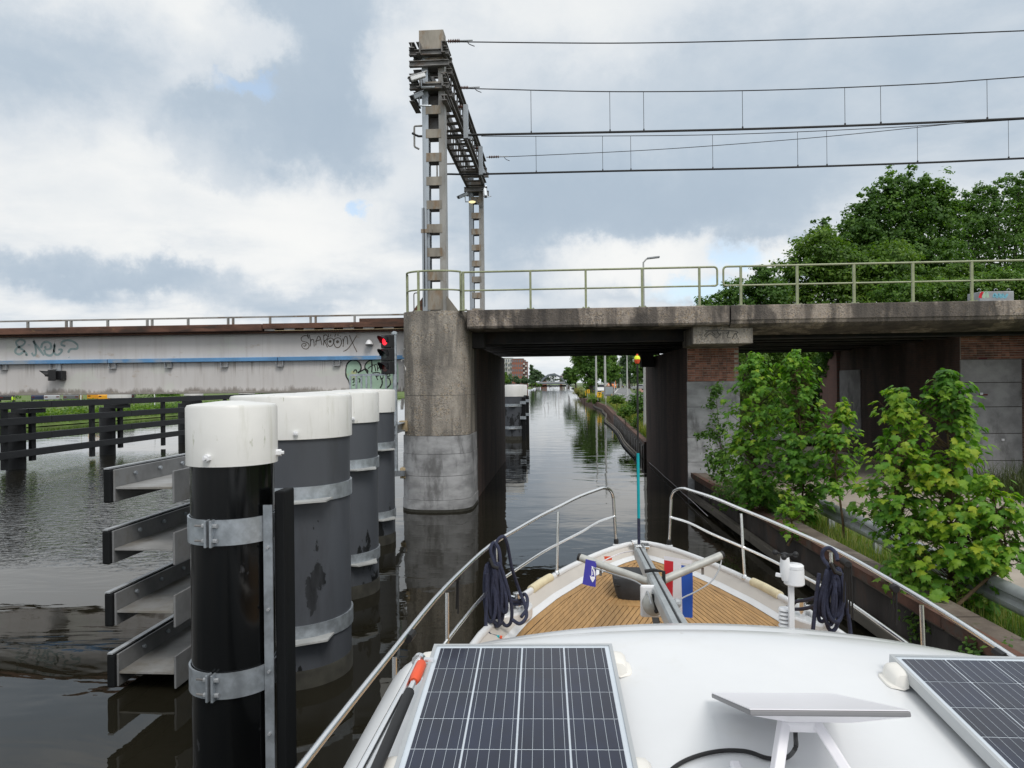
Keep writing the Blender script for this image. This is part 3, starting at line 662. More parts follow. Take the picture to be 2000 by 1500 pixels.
for x0, x1 in ((PX1, JX-.03), (JX+.03, 14)):          # deck slabs between the tracks leave slots of daylight
    for y0, y1 in ((19.6, 20.9), (21.05, 23.6), (23.78, 26.3), (26.48, 29.0), (29.2, 30.6)):
        MB().box(x0, x1, y0, y1, 4.86, 5.12).build('deck_slab', M_soot, t)
for y in (20.35, 21.6, 23.1, 24.2, 25.8, 26.9, 28.6, 30.0):
    m = MB(); x0, x1 = PX1-.3, 4.0
    m.box(x0, x1, y-.012, y+.012, 4.47, 4.855); m.box(x0, x1, y-.15, y+.15, 4.44, 4.468); m.build('girder', M_girder, t)
    m = MB(); m.box(4.2, 12.5, y-.012, y+.012, 4.5, 4.855); m.box(4.2, 12.5, y-.15, y+.15, 4.47, 4.498); m.build('girder', M_girder, t)
for x in (-1.2, .4, 2.0):
    for y0, y1 in ((20.6, 21.4), (23.3, 24.0), (26.1, 26.7)): MB().box(x-.06, x+.06, y0, y1, 4.5, 4.8).build('cross_brace', M_girder, t)
MB().box(PX1+.002, PX1+.32, 19.55, 20.1, 4.3, 4.72).build('haunch', M_soot, t)
MB().box(3.0, 3.45, 27.5, 28.2, 3.9, 4.42).build('bearing_box', M_soot, t)
MB().box(5, 16, 29.7, 30.6, 4.86, 5.2).build('rear_beam', M_soot, t)

# ------------------------------------------------------------ railings on the deck
RR = .026
def railing(label, xs, x0, x1, endl, endr):
    t = thing('bridge_railing', label, 'railing', ((x0+x1)/2, 18.55, ZT), group='olive railings on the concrete bridge')
    y = 18.52; zt, zm = ZT+1.0, ZT+.52
    top = [V((x0, y, zt)), V((x1, y, zt))]; P = []
    if endl: P = [V((x0+.14, y, zm)), V((x0, y, zm)), V((x0, y, zt))]
    else: P = [V((x0, y, zt))]
    P.append(V((x1, y, zt)))
    if endr: P += [V((x1, y, zm)), V((x1-.14, y, zm))]
    MB().tube(rounded(P, .10), RR, 8).build('top_rail', M_olive, t, smooth=True)
    MB().tube([(x0+(.1 if endl else 0), y, zm), (x1-(.1 if endr else 0), y, zm)], RR*.85, 8).build('mid_rail', M_olive, t, smooth=True)
    for x in xs:
        m = MB(); m.box(x-.028, x+.028, y-.03, y+.03, ZT+.02, zt-.01); po = m.build('post', M_olive, t)
        m = MB(); m.box(x-.10, x+.10, y-.08, y+.08, ZT, ZT+.022); m.build('foot_plate', M_olive, po)
        m = MB()
        for a in (-.07, .07): m.lathe([(.014, 0), (.014, .02), (.0, .02)], (x+a, y-.05, ZT+.022), 6)
        m.build('bolt', M_darksteel, po)
def rx(px): return onY(px, 560, 18.52).x
railing('long olive railing over the channel ending at the deck joint', [rx(p) for p in (905, 1036, 1144, 1254, 1366)], rx(903), rx(1401), False, True)
railing('olive railing over the land span right of the deck joint', [rx(p) for p in (1447, 1557, 1668, 1783, 1898, 2014, 2135)], rx(1413), rx(2180), True, False)
# curved railing round the pier head
t = thing('bridge_railing', 'short curved olive railing around the mast foot on the rounded pier', 'railing', (PC, 18.8, ZT), group='olive railings on the concrete bridge')
NP = [V((x, y, 0)) for x, y in nose(PH-.09, .68, 19.15, PC, 40)]
for zz, nm, rr in ((ZT+1.05, 'top_rail', RR), (ZT+.56, 'mid_rail', RR*.85)):
    MB().tube([p + V((0, 0, zz)) for p in NP[1:34]], rr, 8).build(nm, M_olive, t, smooth=True)
for i in (1, 15, 33):
    p = NP[i]; MB().box(p.x-.03, p.x+.03, p.y-.03, p.y+.03, ZT, ZT+1.05).build('post', M_olive, t)
    MB().box(p.x-.08, p.x+.08, p.y-.08, p.y+.08, ZT, ZT+.02).build('foot_plate', M_olive, t)
p = NP[35]; q = V((rx(903), 18.52, 0))
P = [p + V((0, 0, ZT+.58)), p + V((0, 0, ZT+1.03)), V((q.x, q.y, ZT+.98))]
MB().tube(rounded([p+V((0, 0, ZT+.58)), p+V((0, 0, ZT+1.04)), V((q.x-.05, 18.55, ZT+.98)), V((q.x-.05, 18.55, ZT+.5)), p+V((0, 0, ZT+.57))], .06), RR*.8, 7).build('gate_loop', M_olive, t, smooth=True)
MB().tube(rounded([V((PX0+.28, 19.0, ZT)), V((PX0+.28, 19.0, ZT+.55)), V((PX0+.42, 19.0, ZT+.55)), V((PX0+.42, 19.0, ZT)), ], .06), .015, 6).build('hoop', M_darksteel, t, smooth=True)

# ------------------------------------------------------------ swing bridge girder on the left
YG = 19.75; ZG0, ZG1 = 3.12, 4.80
t = thing('girder_bridge', 'long pale plate girder of the swing bridge with blue rail and rusty top', 'bridge girder', (-14, 20, 3))
XL, XR = -30, PX0-.03
MB().box(XL, XR, YG, YG+.03, ZG0+.05, ZG1).build('web_plate', M_web, t)
MB().box(XL, XR, YG-.16, YG+.30, ZG0, ZG0+.045).build('bottom_flange', M_web, t, bevel=.006)
MB().box(XL, XR, YG-.20, YG+.34, ZG1, ZG1+.05).build('top_flange', M_rust, t)
xs = [onY(px, 690, YG).x for px in (-330, -30, 214, 545, 790)]
for a, b in zip([XL]+xs[1:-1], xs[1:-1]+[XR]):
    MB().box(a+.012, b-.012, YG-.115, YG-.003, 4.02, 4.13).build('blue_rail', M_blue, t, bevel=.008)
for px in (-330, -220, -105, 10, 108, 222, 331, 440, 548, 659, 752):
    x = onY(px, 715, YG).x; m = MB(); m.box(x-.10, x+.10, YG-.09, YG-.004, 3.86, 3.87); m.box(x-.10, x-.09, YG-.09, YG-.004, 3.87, 4.018); m.box(x+.09, x+.10, YG-.09, YG-.004, 3.87, 4.018); m.build('bracket', M_galvd, t)
m = MB(); m.box(XL, onY(520, 640, YG).x, YG-.34, YG-.02, ZG1+.055, ZG1+.25); m.build('timber_walkway', M_rust, t, bevel=.02)
m = MB(); m.box(onY(522, 640, YG).x, XR, YG-.32, YG-.02, ZG1+.115, ZG1+.255); m.box(onY(690, 640, YG).x, XR, YG+.6, YG+.8, ZG1+.30, ZG1+.44); m.build('channel_edge', M_rust, t)
MB().box(onY(522, 640, YG).x, XR, YG-.12, YG+.25, ZG1+.051, ZG1+.114).build('backing_board', M_soot, t)  # dark board added behind the rail chairs to block sky showing between them
x = onY(525, 640, YG).x
while x < XR-.1:
    MB().box(x, x+.30, YG-.30, YG-.16, ZG1+.052, ZG1+.112).build('rail_chair', M_darksteel, t); x += .56
MB().box(onY(545, 640, YG).x, XR, YG-.31, YG-.21, ZG1+.05, ZG1+.062).build('pale_strip', M_pale, t)
for i, px in enumerate((-420, -340, -260, -180, -100, -20, 57, 135, 213, 293, 370, 451, 530, 612, 695)):
    x = onY(px, 630, YG+.6).x; w = .10 if i % 2 else .055
    m = MB(); m.box(x-w, x-w+.05, YG+.55, YG+.62, ZG1+.05, ZG1+.53); m.box(x+w-.05, x+w, YG+.55, YG+.62, ZG1+.05, ZG1+.53) if i % 2 else None; m.build('kerb_post', M_mast, t)
MB().bar((XL, YG+.58, ZG1+.53), (XR, YG+.58, ZG1+.53), .05, .045).build('hand_rail', M_mast, t)
gp = lambda a, b: onY(a, b, YG); off = V((0, -.004, 0))
z2 = lambda px, py: (560+px/7.5, 610+py/7.5)
T = lambda *pts: [z2(*p) for p in pts]
strokes_on([T((320, 385), (300, 345), (250, 345), (212, 380), (225, 420), (280, 435), (322, 465), (325, 510), (290, 538), (240, 525), (220, 480), (250, 455), (285, 470), (270, 495), (245, 490)), T((305, 320), (320, 385)),
    T((330, 330), (350, 420), (345, 500)), T((345, 440), (365, 400), (390, 400), (400, 440), (403, 500)), T((425, 485), (440, 400), (470, 345), (500, 400), (515, 480)), T((420, 425), (500, 400)),
    T((540, 335), (545, 420), (538, 485)), T((540, 340), (580, 330), (600, 370), (570, 410), (545, 420)), T((548, 415), (575, 460), (598, 515)),
    T((640, 375), (600, 400), (592, 445), (620, 495), (660, 490), (690, 440), (675, 390), (640, 375)), T((745, 370), (700, 395), (690, 450), (720, 510), (770, 510), (803, 450), (790, 390), (745, 370)),
    T((640, 410), (620, 425), (635, 442), (650, 425), (640, 410)), T((745, 412), (728, 430), (745, 448), (762, 430), (745, 412)), T((638, 418), (638, 436)), T((745, 420), (745, 440)),
    T((612, 320), (615, 365)), T((640, 325), (642, 350)), T((665, 345), (665, 350)), T((715, 315), (705, 365)), T((750, 320), (752, 345)), T((790, 350), (785, 358)),
    T((820, 385), (830, 440), (826, 505)), T((830, 430), (850, 360), (880, 360), (892, 420), (893, 470)), T((918, 335), (965, 450), (1030, 582)), T((1025, 340), (960, 450), (890, 540), (830, 572))], .022, gp, off).build('graffiti_tag', M_sprayb, t)
z3 = lambda px, py: (px/5, 640+py/5)
T3 = lambda *pts: [z3(*p) for p in pts]
strokes_on([T3((245, 225), (190, 260), (150, 240), (165, 200), (225, 170), (245, 135), (200, 115), (158, 140), (175, 180), (235, 225), (270, 272)), T3((282, 165), (282, 172)), T3((250, 262), (260, 272)),
    T3((310, 245), (330, 272), (352, 250), (345, 180), (325, 125), (370, 190), (430, 270)), T3((400, 200), (420, 150), (470, 140), (500, 170), (490, 205), (450, 210), (440, 180)), T3((430, 215), (450, 260), (500, 270), (530, 220), (535, 160), (525, 220), (550, 265), (590, 250), (605, 215), (570, 215)),
    T3((640, 180), (600, 165), (620, 130), (690, 125), (755, 165), (750, 205), (690, 210), (665, 245)), T3((675, 287), (677, 291))], .06, gp, off).build('graffiti_tag', M_sprayt, t)
# mint throw-up near the pier: filled letters with a dark outline and a black scrawl on top
def fill(pts): return MB().poly([gp(*z2(*p)) + V((0, -.002, 0)) for p in pts])
O1 = [(940, 1120), (905, 1000), (870, 930), (868, 830), (890, 750), (945, 705), (1010, 700), (1065, 740), (1090, 800), (1080, 850), (1045, 885), (1110, 850), (1150, 830), (1185, 850), (1190, 880), (1210, 1120)]
O2 = [(1190, 900), (1150, 830), (1150, 770), (1190, 720), (1240, 700), (1300, 690), (1420, 690), (1600, 700), (1630, 760), (1640, 900), (1630, 1125), (1210, 1122)]
fill(O1).build('graffiti_fill', M_paintmint, t); fill(O2).build('graffiti_fill', M_paintmint, t)
strokes_on([[z2(*p) for p in O1[:-1]], [z2(*p) for p in O2[:6]], T((1245, 700), (1250, 820), (1245, 880)), T((1390, 960), (1400, 1040), (1370, 1110)), T((980, 880), (995, 845), (1020, 850), (1030, 885)), T((1460, 1115), (1520, 1050), (1500, 970), (1450, 960))], .038, gp, off).build('graffiti_outline', M_spray, t)
for W_ in ([T((1190, 825), (1250, 780), (1320, 760)), T((1285, 775), (1300, 830), (1305, 865)), T((1325, 770), (1335, 860)), T((1330, 830), (1365, 800), (1375, 850)), T((1385, 800), (1420, 780), (1410, 830), (1440, 850), (1470, 800))],
        [T((1255, 890), (1330, 880), (1370, 900), (1340, 930), (1300, 935)), T((1300, 900), (1320, 960), (1335, 990)), T((1370, 930), (1385, 980), (1410, 960), (1412, 920)), T((1420, 900), (1470, 870), (1520, 850)), T((1440, 930), (1500, 900), (1510, 930), (1460, 940))],
        [T((965, 990), (985, 965), (985, 1020), (965, 1030)), T((965, 1070), (1000, 1060))], [T((1050, 970), (1075, 985), (1060, 1030))], [T((1600, 1060), (1625, 1030), (1610, 1090))]):
    strokes_on(W_, .028, gp, V((0, -.006, 0))).build('graffiti_scrawl', M_spray, t)
# small lamp bracket with a shade
x = onY(723, 672, YG); m = MB(); m.lathe([(.11, 0), (.09, .05), (.05, .11), (.0, .13)], (x.x, YG-.12, x.z-.01), 12); m.build('lamp_shade', M_plastic, t, smooth=True); MB().box(x.x-.09, x.x+.09, YG-.16, YG-.004, x.z-.05, x.z-.02).build('lamp_bracket', M_darksteel, t)
# ------------------------------------------------------------ catenary portal on the bridge
PXM = -3.43; PY1, PY2 = 19.45, 29.0
t = thing('catenary_portal', 'tall weathered steel catenary portal with ladder columns standing on the bridge', 'catenary portal', (PXM, 19.5, ZT))
def column(yc, ztop, sub, wx=.31, dy=.17):
    for s in (-1, 1):                                 # two channels, open towards each other
        m = MB(); x = PXM + s*wx
        m.box(min(x, x-s*.022), max(x, x-s*.022), yc-dy, yc+dy, ZT, ztop)
        for yy in (yc-dy, yc+dy-.02): m.box(min(x-s*.022, x-s*.17), max(x-s*.022, x-s*.17), yy, yy+.02, ZT, ztop)
        m.build('channel', M_mastg if s < 0 else M_mast, t, bevel=.004)
    z = ZT + .12; i = 0
    while z < ztop-.5:
        for yy in (yc-dy-.012, yc+dy):
            MB().box(PXM-wx+.10, PXM+wx-.10, yy, yy+.012, z, z+.235 if i else z+.55).build('batten', M_batten, t)
        MB().box(PXM-wx+.15, PXM+wx-.15, yc-dy+.02, yc+dy-.002, z+.001, z+.012).build('batten_stiffener', M_darksteel, t)
        z += .645 if i else .80; i += 1
column(PY1, 12.60, 0); column(PY2, 12.15, 0, .29, .17)
MB().box(PXM-.37, PXM+.30, PY1-.20, PY1+.22, 12.38, 12.93).build('head_plate', M_batten, t, bevel=.006)
for s in (-1, 1):                                     # splayed foot gussets
    m = MB(); a = PXM+s*.31; P = [(a, ZT), (a+s*.38, ZT), (a+s*.02, ZT+.48), (a, ZT+.48)]
    m.v = [V((x, y, z)) for y in (PY1-.19, PY1-.165) for x, z in P]; m.f = [(0,1,2,3), (7,6,5,4), (0,4,5,1), (1,5,6,2), (2,6,7,3), (3,7,4,0)]
    m.build('gusset', M_rust if s < 0 else M_batten, t)
MB().box(PXM-.335, PXM-.20, PY1-.25, PY1-.19, ZT+.03, 8.1).build('cable_duct', M_mastg, t, bevel=.01)
MB().tube([(PXM-.27, PY1-.262, ZT+.2), (PXM-.27, PY1-.262, 8.1)], .012, 6).build('cable', M_rubber, t)
MB().box(PXM-.36, PXM-.06, PY1-.26, PY1-.19, 7.42, 7.52).build('duct_clamp', M_batten, t)
# the lattice cross girder: four channels, battens and cross pieces
GX = .30
for s in (-1, 1):
    for z0, z1 in ((11.28, 11.60), (12.18, 12.48)):
        m = MB(); x = PXM+s*GX
        m.box(x-.012, x+.012, PY1-.5, PY2+.35, z0, z1)
        for zz in (z0, z1-.016): m.box(min(x, x+s*.09), max(x, x+s*.09), PY1-.5, PY2+.35, zz, zz+.016)
        m.build('girder_chord', M_darksteel, t)
    y = PY1+.5; i = 0
    while y < PY2-.1:
        MB().box(PXM+s*GX-.03, PXM+s*GX-.014, y, y+.24, 11.5, 12.3).build('girder_batten', M_darksteel, t); y += .62; i += 1
y = PY1+.4
while y < PY2-.1:
    MB().box(PXM-GX+.015, PXM+GX-.015, y, y+.20, 11.29, 11.31).build('cross_batten', M_darksteel, t)
    MB().box(PXM-GX+.015, PXM+GX-.015, y, y+.16, 12.455, 12.47).build('cross_batten', M_darksteel, t); y += .62
# clamp beams round the mast head
def ibeam(m, a, b, h, w, tk=.02):
    a, b = V(a), V(b); m.bar(a, b, tk, h-2*tk); m.bar(a+V((0,0,h/2-tk/2)), b+V((0,0,h/2-tk/2)), w, tk); m.bar(a-V((0,0,h/2-tk/2)), b-V((0,0,h/2-tk/2)), w, tk)
for z in (12.28, 11.98, 11.36):
    for yy in (PY1-.28, PY1+.28):
        m = MB(); ibeam(m, (PXM-.62, yy, z), (PXM+.46, yy, z), .15, .13); m.build('clamp_beam', M_darksteel, t)
for z in (12.44, 11.6, 11.0):
    for xx in (PXM-.53, PXM+.34):
        m = MB(); ibeam(m, (xx, PY1-.42, z), (xx, PY1+.45, z), .15, .15); m.build('clamp_stub', M_darksteel, t)
for z in (11.9, 11.15):
    m = MB(); ibeam(m, (PXM-.45, PY2-.32, z), (PXM+.48, PY2-.32, z), .18, .14); ibeam(m, (PXM-.45, PY2+.32, z), (PXM+.48, PY2+.32, z), .18, .14); m.build('clamp_beam', M_darksteel, t)
MB().box(PXM-.18, PXM+.12, PY1+.1, PY1+.5, 10.2, 11.25).build('knee_brace', M_darksteel, t)
# cameras and the far lamp
def camera(label, p, dirv, white):
    t = thing('security_camera', label, 'camera', p, group='security cameras on the catenary portal'); p = V(p); dv = V(dirv).normalized()
    MB().bar(p, p + dv*.42, .13, .12).build('housing', M_plastic if white else M_mastg, t, bevel=.02)
    MB().bar(p + dv*.42, p + dv*.46, .10, .09).build('lens_hood', M_rubber, t)
    MB().bar(p - dv*.04 + V((0, 0, .07)), p + dv*.5 + V((0, 0, .07)), .15, .012).build('sun_shield', M_plastic if white else M_mastg, t)
    MB().tube([p + dv*.12 - V((0, 0, .06)), p + dv*.1 - V((0, 0, .3)), p + V((.25, .05, -.32))], .025, 6).build('arm', M_mastg, t)
camera('white box security camera on the near portal column pointing left', (PXM-.17, PY1-.42, 11.62), (-.85, -.25, -.35), True)
camera('grey round security camera below the white one on the near column', (PXM-.28, PY1-.38, 11.14), (-.45, -.75, -.55), False)
camera('small security camera on the left of the far portal column', (PXM-.32, PY2-.3, 11.0), (-.8, -.35, -.45), False)
camera('small security camera on the right of the far portal column', (PXM+.38, PY2-.3, 11.2), (.12, -.4, -.95), False)
t = thing('floodlight', 'small lit floodlight on the far portal column', 'lamp', (PXM, PY2-.4, 10.5))
MB().sphere((PXM-.12, PY2-.42, 10.62), .13, 12, 6, (1.1, .6, .4)).build('lens', M_amber, t, smooth=True); MB().bar((PXM-.1, PY2-.2, 10.8), (PXM+.25, PY2-.2, 10.45), .05, .05).build('arm', M_darksteel, t)
# registration brackets carrying the wires
for y, zc in ((22.3, 11.0), (26.4, 11.05)):
    t = thing('wire_bracket', 'grey bracket holding the %s contact wire under the portal girder' % ('nearer' if y < 24 else 'farther'), 'bracket', (PXM, y, 11))
    MB().box(PXM+.42, PXM+.56, y-.07, y+.07, zc, zc+1.05).build('drop_post', M_mastg, t)
    m = MB(); m.v = [V((PXM+a, y+e, zc+b)) for e in (0, .02) for a, b in ((.42, 0), (.72, 0), (.56, .3), (.42, .3))]; m.f = [(0,1,2,3), (7,6,5,4), (0,4,5,1), (1,5,6,2), (2,6,7,3), (3,7,4,0)]; m.build('gusset', M_mastg, t)
    m = MB()
    for i in range(5): m.lathe([(.03, 0), (.075, .02), (.03, .04)], (PXM+.16+i*.045, y, zc+1.0), 10, 'X')
    m.tube([(PXM, y, zc+1.0), (PXM+.46, y, zc+1.0)], .03, 6); m.build('insulator', M_conn, t)
    MB().tube(rounded([(PXM-.25, y, zc+.45), (PXM-1.15, y, zc+.45), (PXM-1.15, y, zc-.2), (PXM-1.0, y, zc-.28)], .05), .03, 6).build('registration_arm', M_mast, t)
# wires: the direction along the bridge, heights read off the photograph on each wire's own vertical plane
def wire_z(px, py, y): return onY(px, py, y)
def wire(label, pts, y, r, droppers=None, upper=None, name='overhead_wire'):
    t = thing(name, label, 'overhead wire', (pts[0][0] and wire_z(*pts[0], y).x, y, 10), group='overhead wires above the bridge')
    A = [wire_z(px, py, y) for px, py in pts]; e = A[-1] + (A[-1]-A[-2]).normalized()*14; P = spline(A + [e], 8)
    MB().tube(P, r, 6).build('wire', M_rubber, t, smooth=True); return t, P
def at_x(P, x):
    for a, b in zip(P, P[1:]):
        if a.x <= x <= b.x: return a + (b-a)*((x-a.x)/max(1e-6, b.x-a.x))
    return P[-1]
def insulator(parent, p, n=7, L=.34):
    m = MB()
    for i in range(n): m.lathe([(.025, 0), (.062, L/n*.4), (.025, L/n*.8)], (p.x+.10+i*L/n, p.y, p.z), 10, 'X')
    m.build('insulator', M_conn, parent, smooth=False)
    MB().tube([p, p + V((L+.45, 0, 0))], .022, 6).build('strain_clamp', M_galvd, parent)
    MB().tube(spline([p+V((L+.28, 0, 0)), p+V((L+.35, 0, -.10)), p+V((L+.5, 0, -.17))], 4), .012, 5).build('wire_tail', M_rubber, parent)
t, P = wire('topmost single overhead wire anchored at the near mast head', [(868, 81), (925, 82), (1240, 84), (1620, 75), (2000, 60)], 19.75, .017); insulator(t, P[0])
t, P = wire('upper carrying wire above the nearer contact wire', [(888, 172), (960, 174), (1200, 179), (1500, 176), (1800, 164), (2000, 150)], 22.3, .017); insulator(t, P[0]); P2 = P
t, Q = wire('thick nearer contact wire hung from droppers', [(805, 260), (815, 265), (830, 266), (940, 263), (1200, 258), (1500, 251), (1800, 240), (2000, 231)], 22.3, .036)
for px in (1037, 1191, 1257, 1450, 1650, 1720, 1928, 2110):
    x = wire_z(px, 200, 22.3).x; a, b = at_x(P, x), at_x(Q, x); m = MB(); m.tube([a, b], .008, 4); m.box(b.x-.02, b.x+.02, b.y-.02, b.y+.02, b.z, b.z+.08); m.build('dropper', M_rubber, t)
t, P = wire('thin carrying wire above the farther contact wire', [(940, 266), (1100, 266), (1400, 263), (1700, 251), (2000, 233)], 26.4, .014)
t, Q = wire('thick farther contact wire hung from droppers', [(872, 340), (940, 340), (1200, 334), (1500, 328), (1800, 318), (2000, 309)], 26.4, .036)
for px in (1047, 1177, 1232, 1392, 1558, 1615, 1792, 1970):
    x = wire_z(px, 300, 26.4).x; a, b = at_x(P, x), at_x(Q, x); m = MB(); m.tube([a, b], .008, 4); m.box(b.x-.02, b.x+.02, b.y-.02, b.y+.02, b.z, b.z+.08); m.build('dropper', M_rubber, t)
t, P = wire('slanting anchor wire rising from the far mast to the right', [(950, 307), (1040, 304), (1300, 291), (1600, 268), (1880, 240), (2000, 231)], 27.6, .013); insulator(t, P[0], 6, .4)

# ------------------------------------------------------------ navigation signals
def signal_head(t, c, n, axis_dir, lit):
    """black housing with n round lenses under hoods; c = centre of the top lens"""
    d = V(axis_dir).normalized(); x = d.cross(V((0, 0, 1))).normalized(); R = Matrix((x, -d, V((0, 0, 1)))).transposed()
    h = .32
    for i in range(n):
        p = V(c) - V((0, 0, i*h))
        hs = MB().cbox(p, .15, .09, h/2-.004, R).build('housing', M_sig, t, bevel=.015)
        q = p + d*.092; m = MB(); k = [q + x*(.095*cos(a)) + V((0, 0, .095*sin(a))) for a in [2*pi*j/16 for j in range(16)]]; m.poly(k)
        mat = M_redlamp if lit[i] else (M_dgrn if i == 1 else M_dred); m.build('lens', mat, hs)
        hood = MB(); N = 14; L = []
        for j in range(N+1):
            a = -.35 + (pi+.7)*j/N
            L.append((q + x*(.11*cos(a)) + V((0, 0, .11*sin(a))), q + d*(.07+.14*max(0, sin(a))) + x*(.115*cos(a)) + V((0, 0, .115*sin(a)+.01))))
        for (a, b), (c2, d2) in zip(L, L[1:]): hood.add([a, c2, d2, b], [(0, 1, 2, 3)])
        o = hood.build('hood', M_sig, hs); sm = o.modifiers.new('solid', 'SOLIDIFY'); sm.thickness = .008
sp = onD(771, 700, 17.6)
t = thing('traffic_signal', 'three-lens navigation signal showing red beside the concrete pier', 'signal', (sp.x, sp.y, 2.0))
signal_head(t, onD(757, 667, 17.5), 3, (-.55, -.8, 0), (True, False, False))
MB().tube([(sp.x, sp.y, 1.2), (sp.x, sp.y, onD(771, 655, 17.6).z)], .055, 10).build('post', M_galv, t, smooth=True)
MB().lathe([(.06, 0), (.075, .02), (.075, .07), (.03, .10)], (sp.x, sp.y, onD(771, 655, 17.6).z), 10).build('cap', M_galv, t)
for py in (662, 722): p = onD(764, py, 17.55); MB().bar(p, (sp.x, sp.y, p.z), .05, .04).build('clamp', M_galv, t)
p = onY(108, 733, YG-.12)
t = thing('bridge_signal', 'single dark hooded lamp fixed on the pale girder under the blue rail', 'signal', (p.x, YG-.1, p.z))
signal_head(t, (p.x, YG-.26, p.z), 1, (-.75, -.66, 0), (False,))
MB().box(p.x+.02, p.x+.26, YG-.2, YG-.004, p.z-.13, p.z+.13).build('junction_box', M_sig, t, bevel=.02)
MB().box(p.x-.03, p.x+.12, YG-.06, YG-.004, p.z+.13, p.z+.34).build('hanger', M_galvd, t)
# small galvanised fence panel behind the piles
a, b = onD(684, 733, 17.7), onD(754, 731, 17.7)
t = thing('barrier_panel', 'small galvanised railing panel behind the white pile caps', 'railing', (a.x, a.y, 2.2))
zb = 2.2
MB().bar(a, b, .05, .05).build('top_rail', M_galv, t)
for i, f in enumerate((0, .17, .31, .45, .58, 1)):
    q = a + (b-a)*f; MB().box(q.x-.02, q.x+.02, q.y-.012, q.y+.012, zb, q.z-.02).build('bar', M_galv, t)
# ------------------------------------------------------------ mooring piles with white caps
def ring(t, c, r, z, h, tk=.018):
    return MB().lathe([(r, z), (r+tk, z), (r+tk, z+h), (r, z+h)], (c[0], c[1], 0), 40).build('clamp_band', M_galv, t, smooth=True)
def pile(label, c, r, ztop, zcap, bands, mat, fin_ang=None, nut=()):
    t = thing('mooring_pile', label, 'mooring pile', (c[0], c[1], 0), group='white capped steel piles left of the channel')
    MB().lathe([(r, -.6), (r, zcap+.1)], (c[0], c[1], 0), 48).build('shaft', mat, t, smooth=True)
    MB().lathe([(r+.012, -.3), (r+.012, .13+.05*random.random()), (r, .2)], (c[0], c[1], 0), 48).build('scum_band', M_scum, t, smooth=True)
    rc = r+.028
    cap_ = MB().lathe([(rc-.012, zcap), (rc, zcap), (rc, ztop-.03), (rc-.012, ztop-.008), (rc-.05, ztop), (.08, ztop+.022), (0, ztop+.023)], (c[0], c[1], 0), 56).build('cap', M_cap, t, smooth=True)
    for a in nut:
        d = V((cos(a), sin(a), 0)); p = V((c[0], c[1], zcap+.07)) + d*(rc)
        m = MB(); m.tube([p-d*.01, p+d*.035], .028, 6); m.tube([p+d*.03, p+d*.055], .014, 6); m.build('cap_bolt', M_plastic, cap_)
    for z in bands:
        rb_ = ring(t, c, r+.004, z, .17)
        if fin_ang is not None:
            for a in fin_ang:
                d = V((cos(a), sin(a), 0)); s = V((-d.y, d.x, 0)); b = V((c[0], c[1], z+.06)) + d*(r+.015)
                m = MB(); w = r*.42; b = b - V((0, 0, .025)); P = [b-s*w-d*.03, b-s*(w*.75)+d*.14, b+s*(w*.5)+d*.17, b+s*w-d*.03]
                P2 = [p - V((0, 0, .02)) for p in P]; m.add(P+P2, [(0,1,2,3)[::-1], (4,5,6,7), (0,4,5,1), (1,5,6,2), (2,6,7,3)]); m.build('fin', M_fin, rb_)
    return t
P1 = onD(450, 750, 5.6); P2 = onD(570, 750, 8.4); P3 = onD(658, 750, 11.6); P4 = onD(710, 750, 15.2)
t1 = pile('slim black pile with white cap nearest the boat', (P1.x+.012, P1.y), .309, 3.17, 2.71, (), M_black, nut=(-1.65, .15))
a_f = atan2(-P2.y, -P2.x+.0)
pile('broad grey pile with white cap and peeling black patches, second from the front', (P2.x, P2.y), .655, 3.20, 2.72, (2.03, .52), M_grey, (a_f+.25,), nut=(a_f+.05,))
pile('third grey pile with white cap from the front', (P3.x, P3.y), .64, 3.20, 2.72, (1.98, .52), M_grey, (a_f+.55,), nut=(a_f+.3,))
pile('fourth grey pile with white cap, next to the concrete pier', (P4.x, P4.y), .635, 3.21, 2.74, (1.95, .52), M_grey, (a_f+.6,))
# two-part clamps of the slim pile
for z in (2.13, 1.00):
    c = V((P1.x+.012, P1.y, z)); r = .315
    a0 = radians(-93)
    for s0, s1 in ((a0+.045, a0+2.1), (a0-2.2, a0-.045)):
        MB().lathe([(r, 0), (r+.014, 0), (r+.014, .19), (r, .19)], c, 20, 'Z', s0, s1).build('clamp_band', M_galv, t1, smooth=True)
    for sg in (-1, 1):
        a = a0+sg*.055; d = V((cos(a), sin(a), 0)); s = V((-d.y, d.x, 0)); p = c + d*(r+.03) + V((0, 0, .095))
        MB().cbox(p, .032, .009, .10, Matrix((d, s, V((0, 0, 1)))).transposed()).build('clamp_lug', M_galv, t1, bevel=.004)
        for dz in (-.055, .055):
            q = p + V((0, 0, dz)) + s*(.009*sg); MB().tube([q, q+s*(.03*sg)], .017, 6).build('nut', M_galvd, t1)
            if sg < 0: MB().tube([q, q+s*(-.09)], .008, 6).build('clamp_bolt', M_darksteel, t1)
# vertical black fender timber with a galvanised strip
x0 = onD(524, 1000, 5.55).x + .025
t = thing('fender_timber', 'upright black fender timber with galvanised strip clamped to the slim pile', 'fender', (x0+.1, P1.y, 0))
zt = onD(540, 958, 5.5).z
m = MB(); yq = P1.y-.02
m.prism([(x0+.055, yq-.09), (x0+.135, yq-.09), (x0+.135, yq+.12), (x0+.055, yq+.12)], -.5, zt); m.build('timber', M_timber, t, bevel=.012)
MB().box(x0-.017, x0+.053, yq-.125, yq-.113, -.4, zt-.10).build('strip', M_galv, t)
for i in range(6):
    z = zt-.42-i*.47; MB().tube([(x0+.018, yq-.124, z), (x0+.018, yq-.142, z)], .012, 8).build('bolt', M_galvd, t)
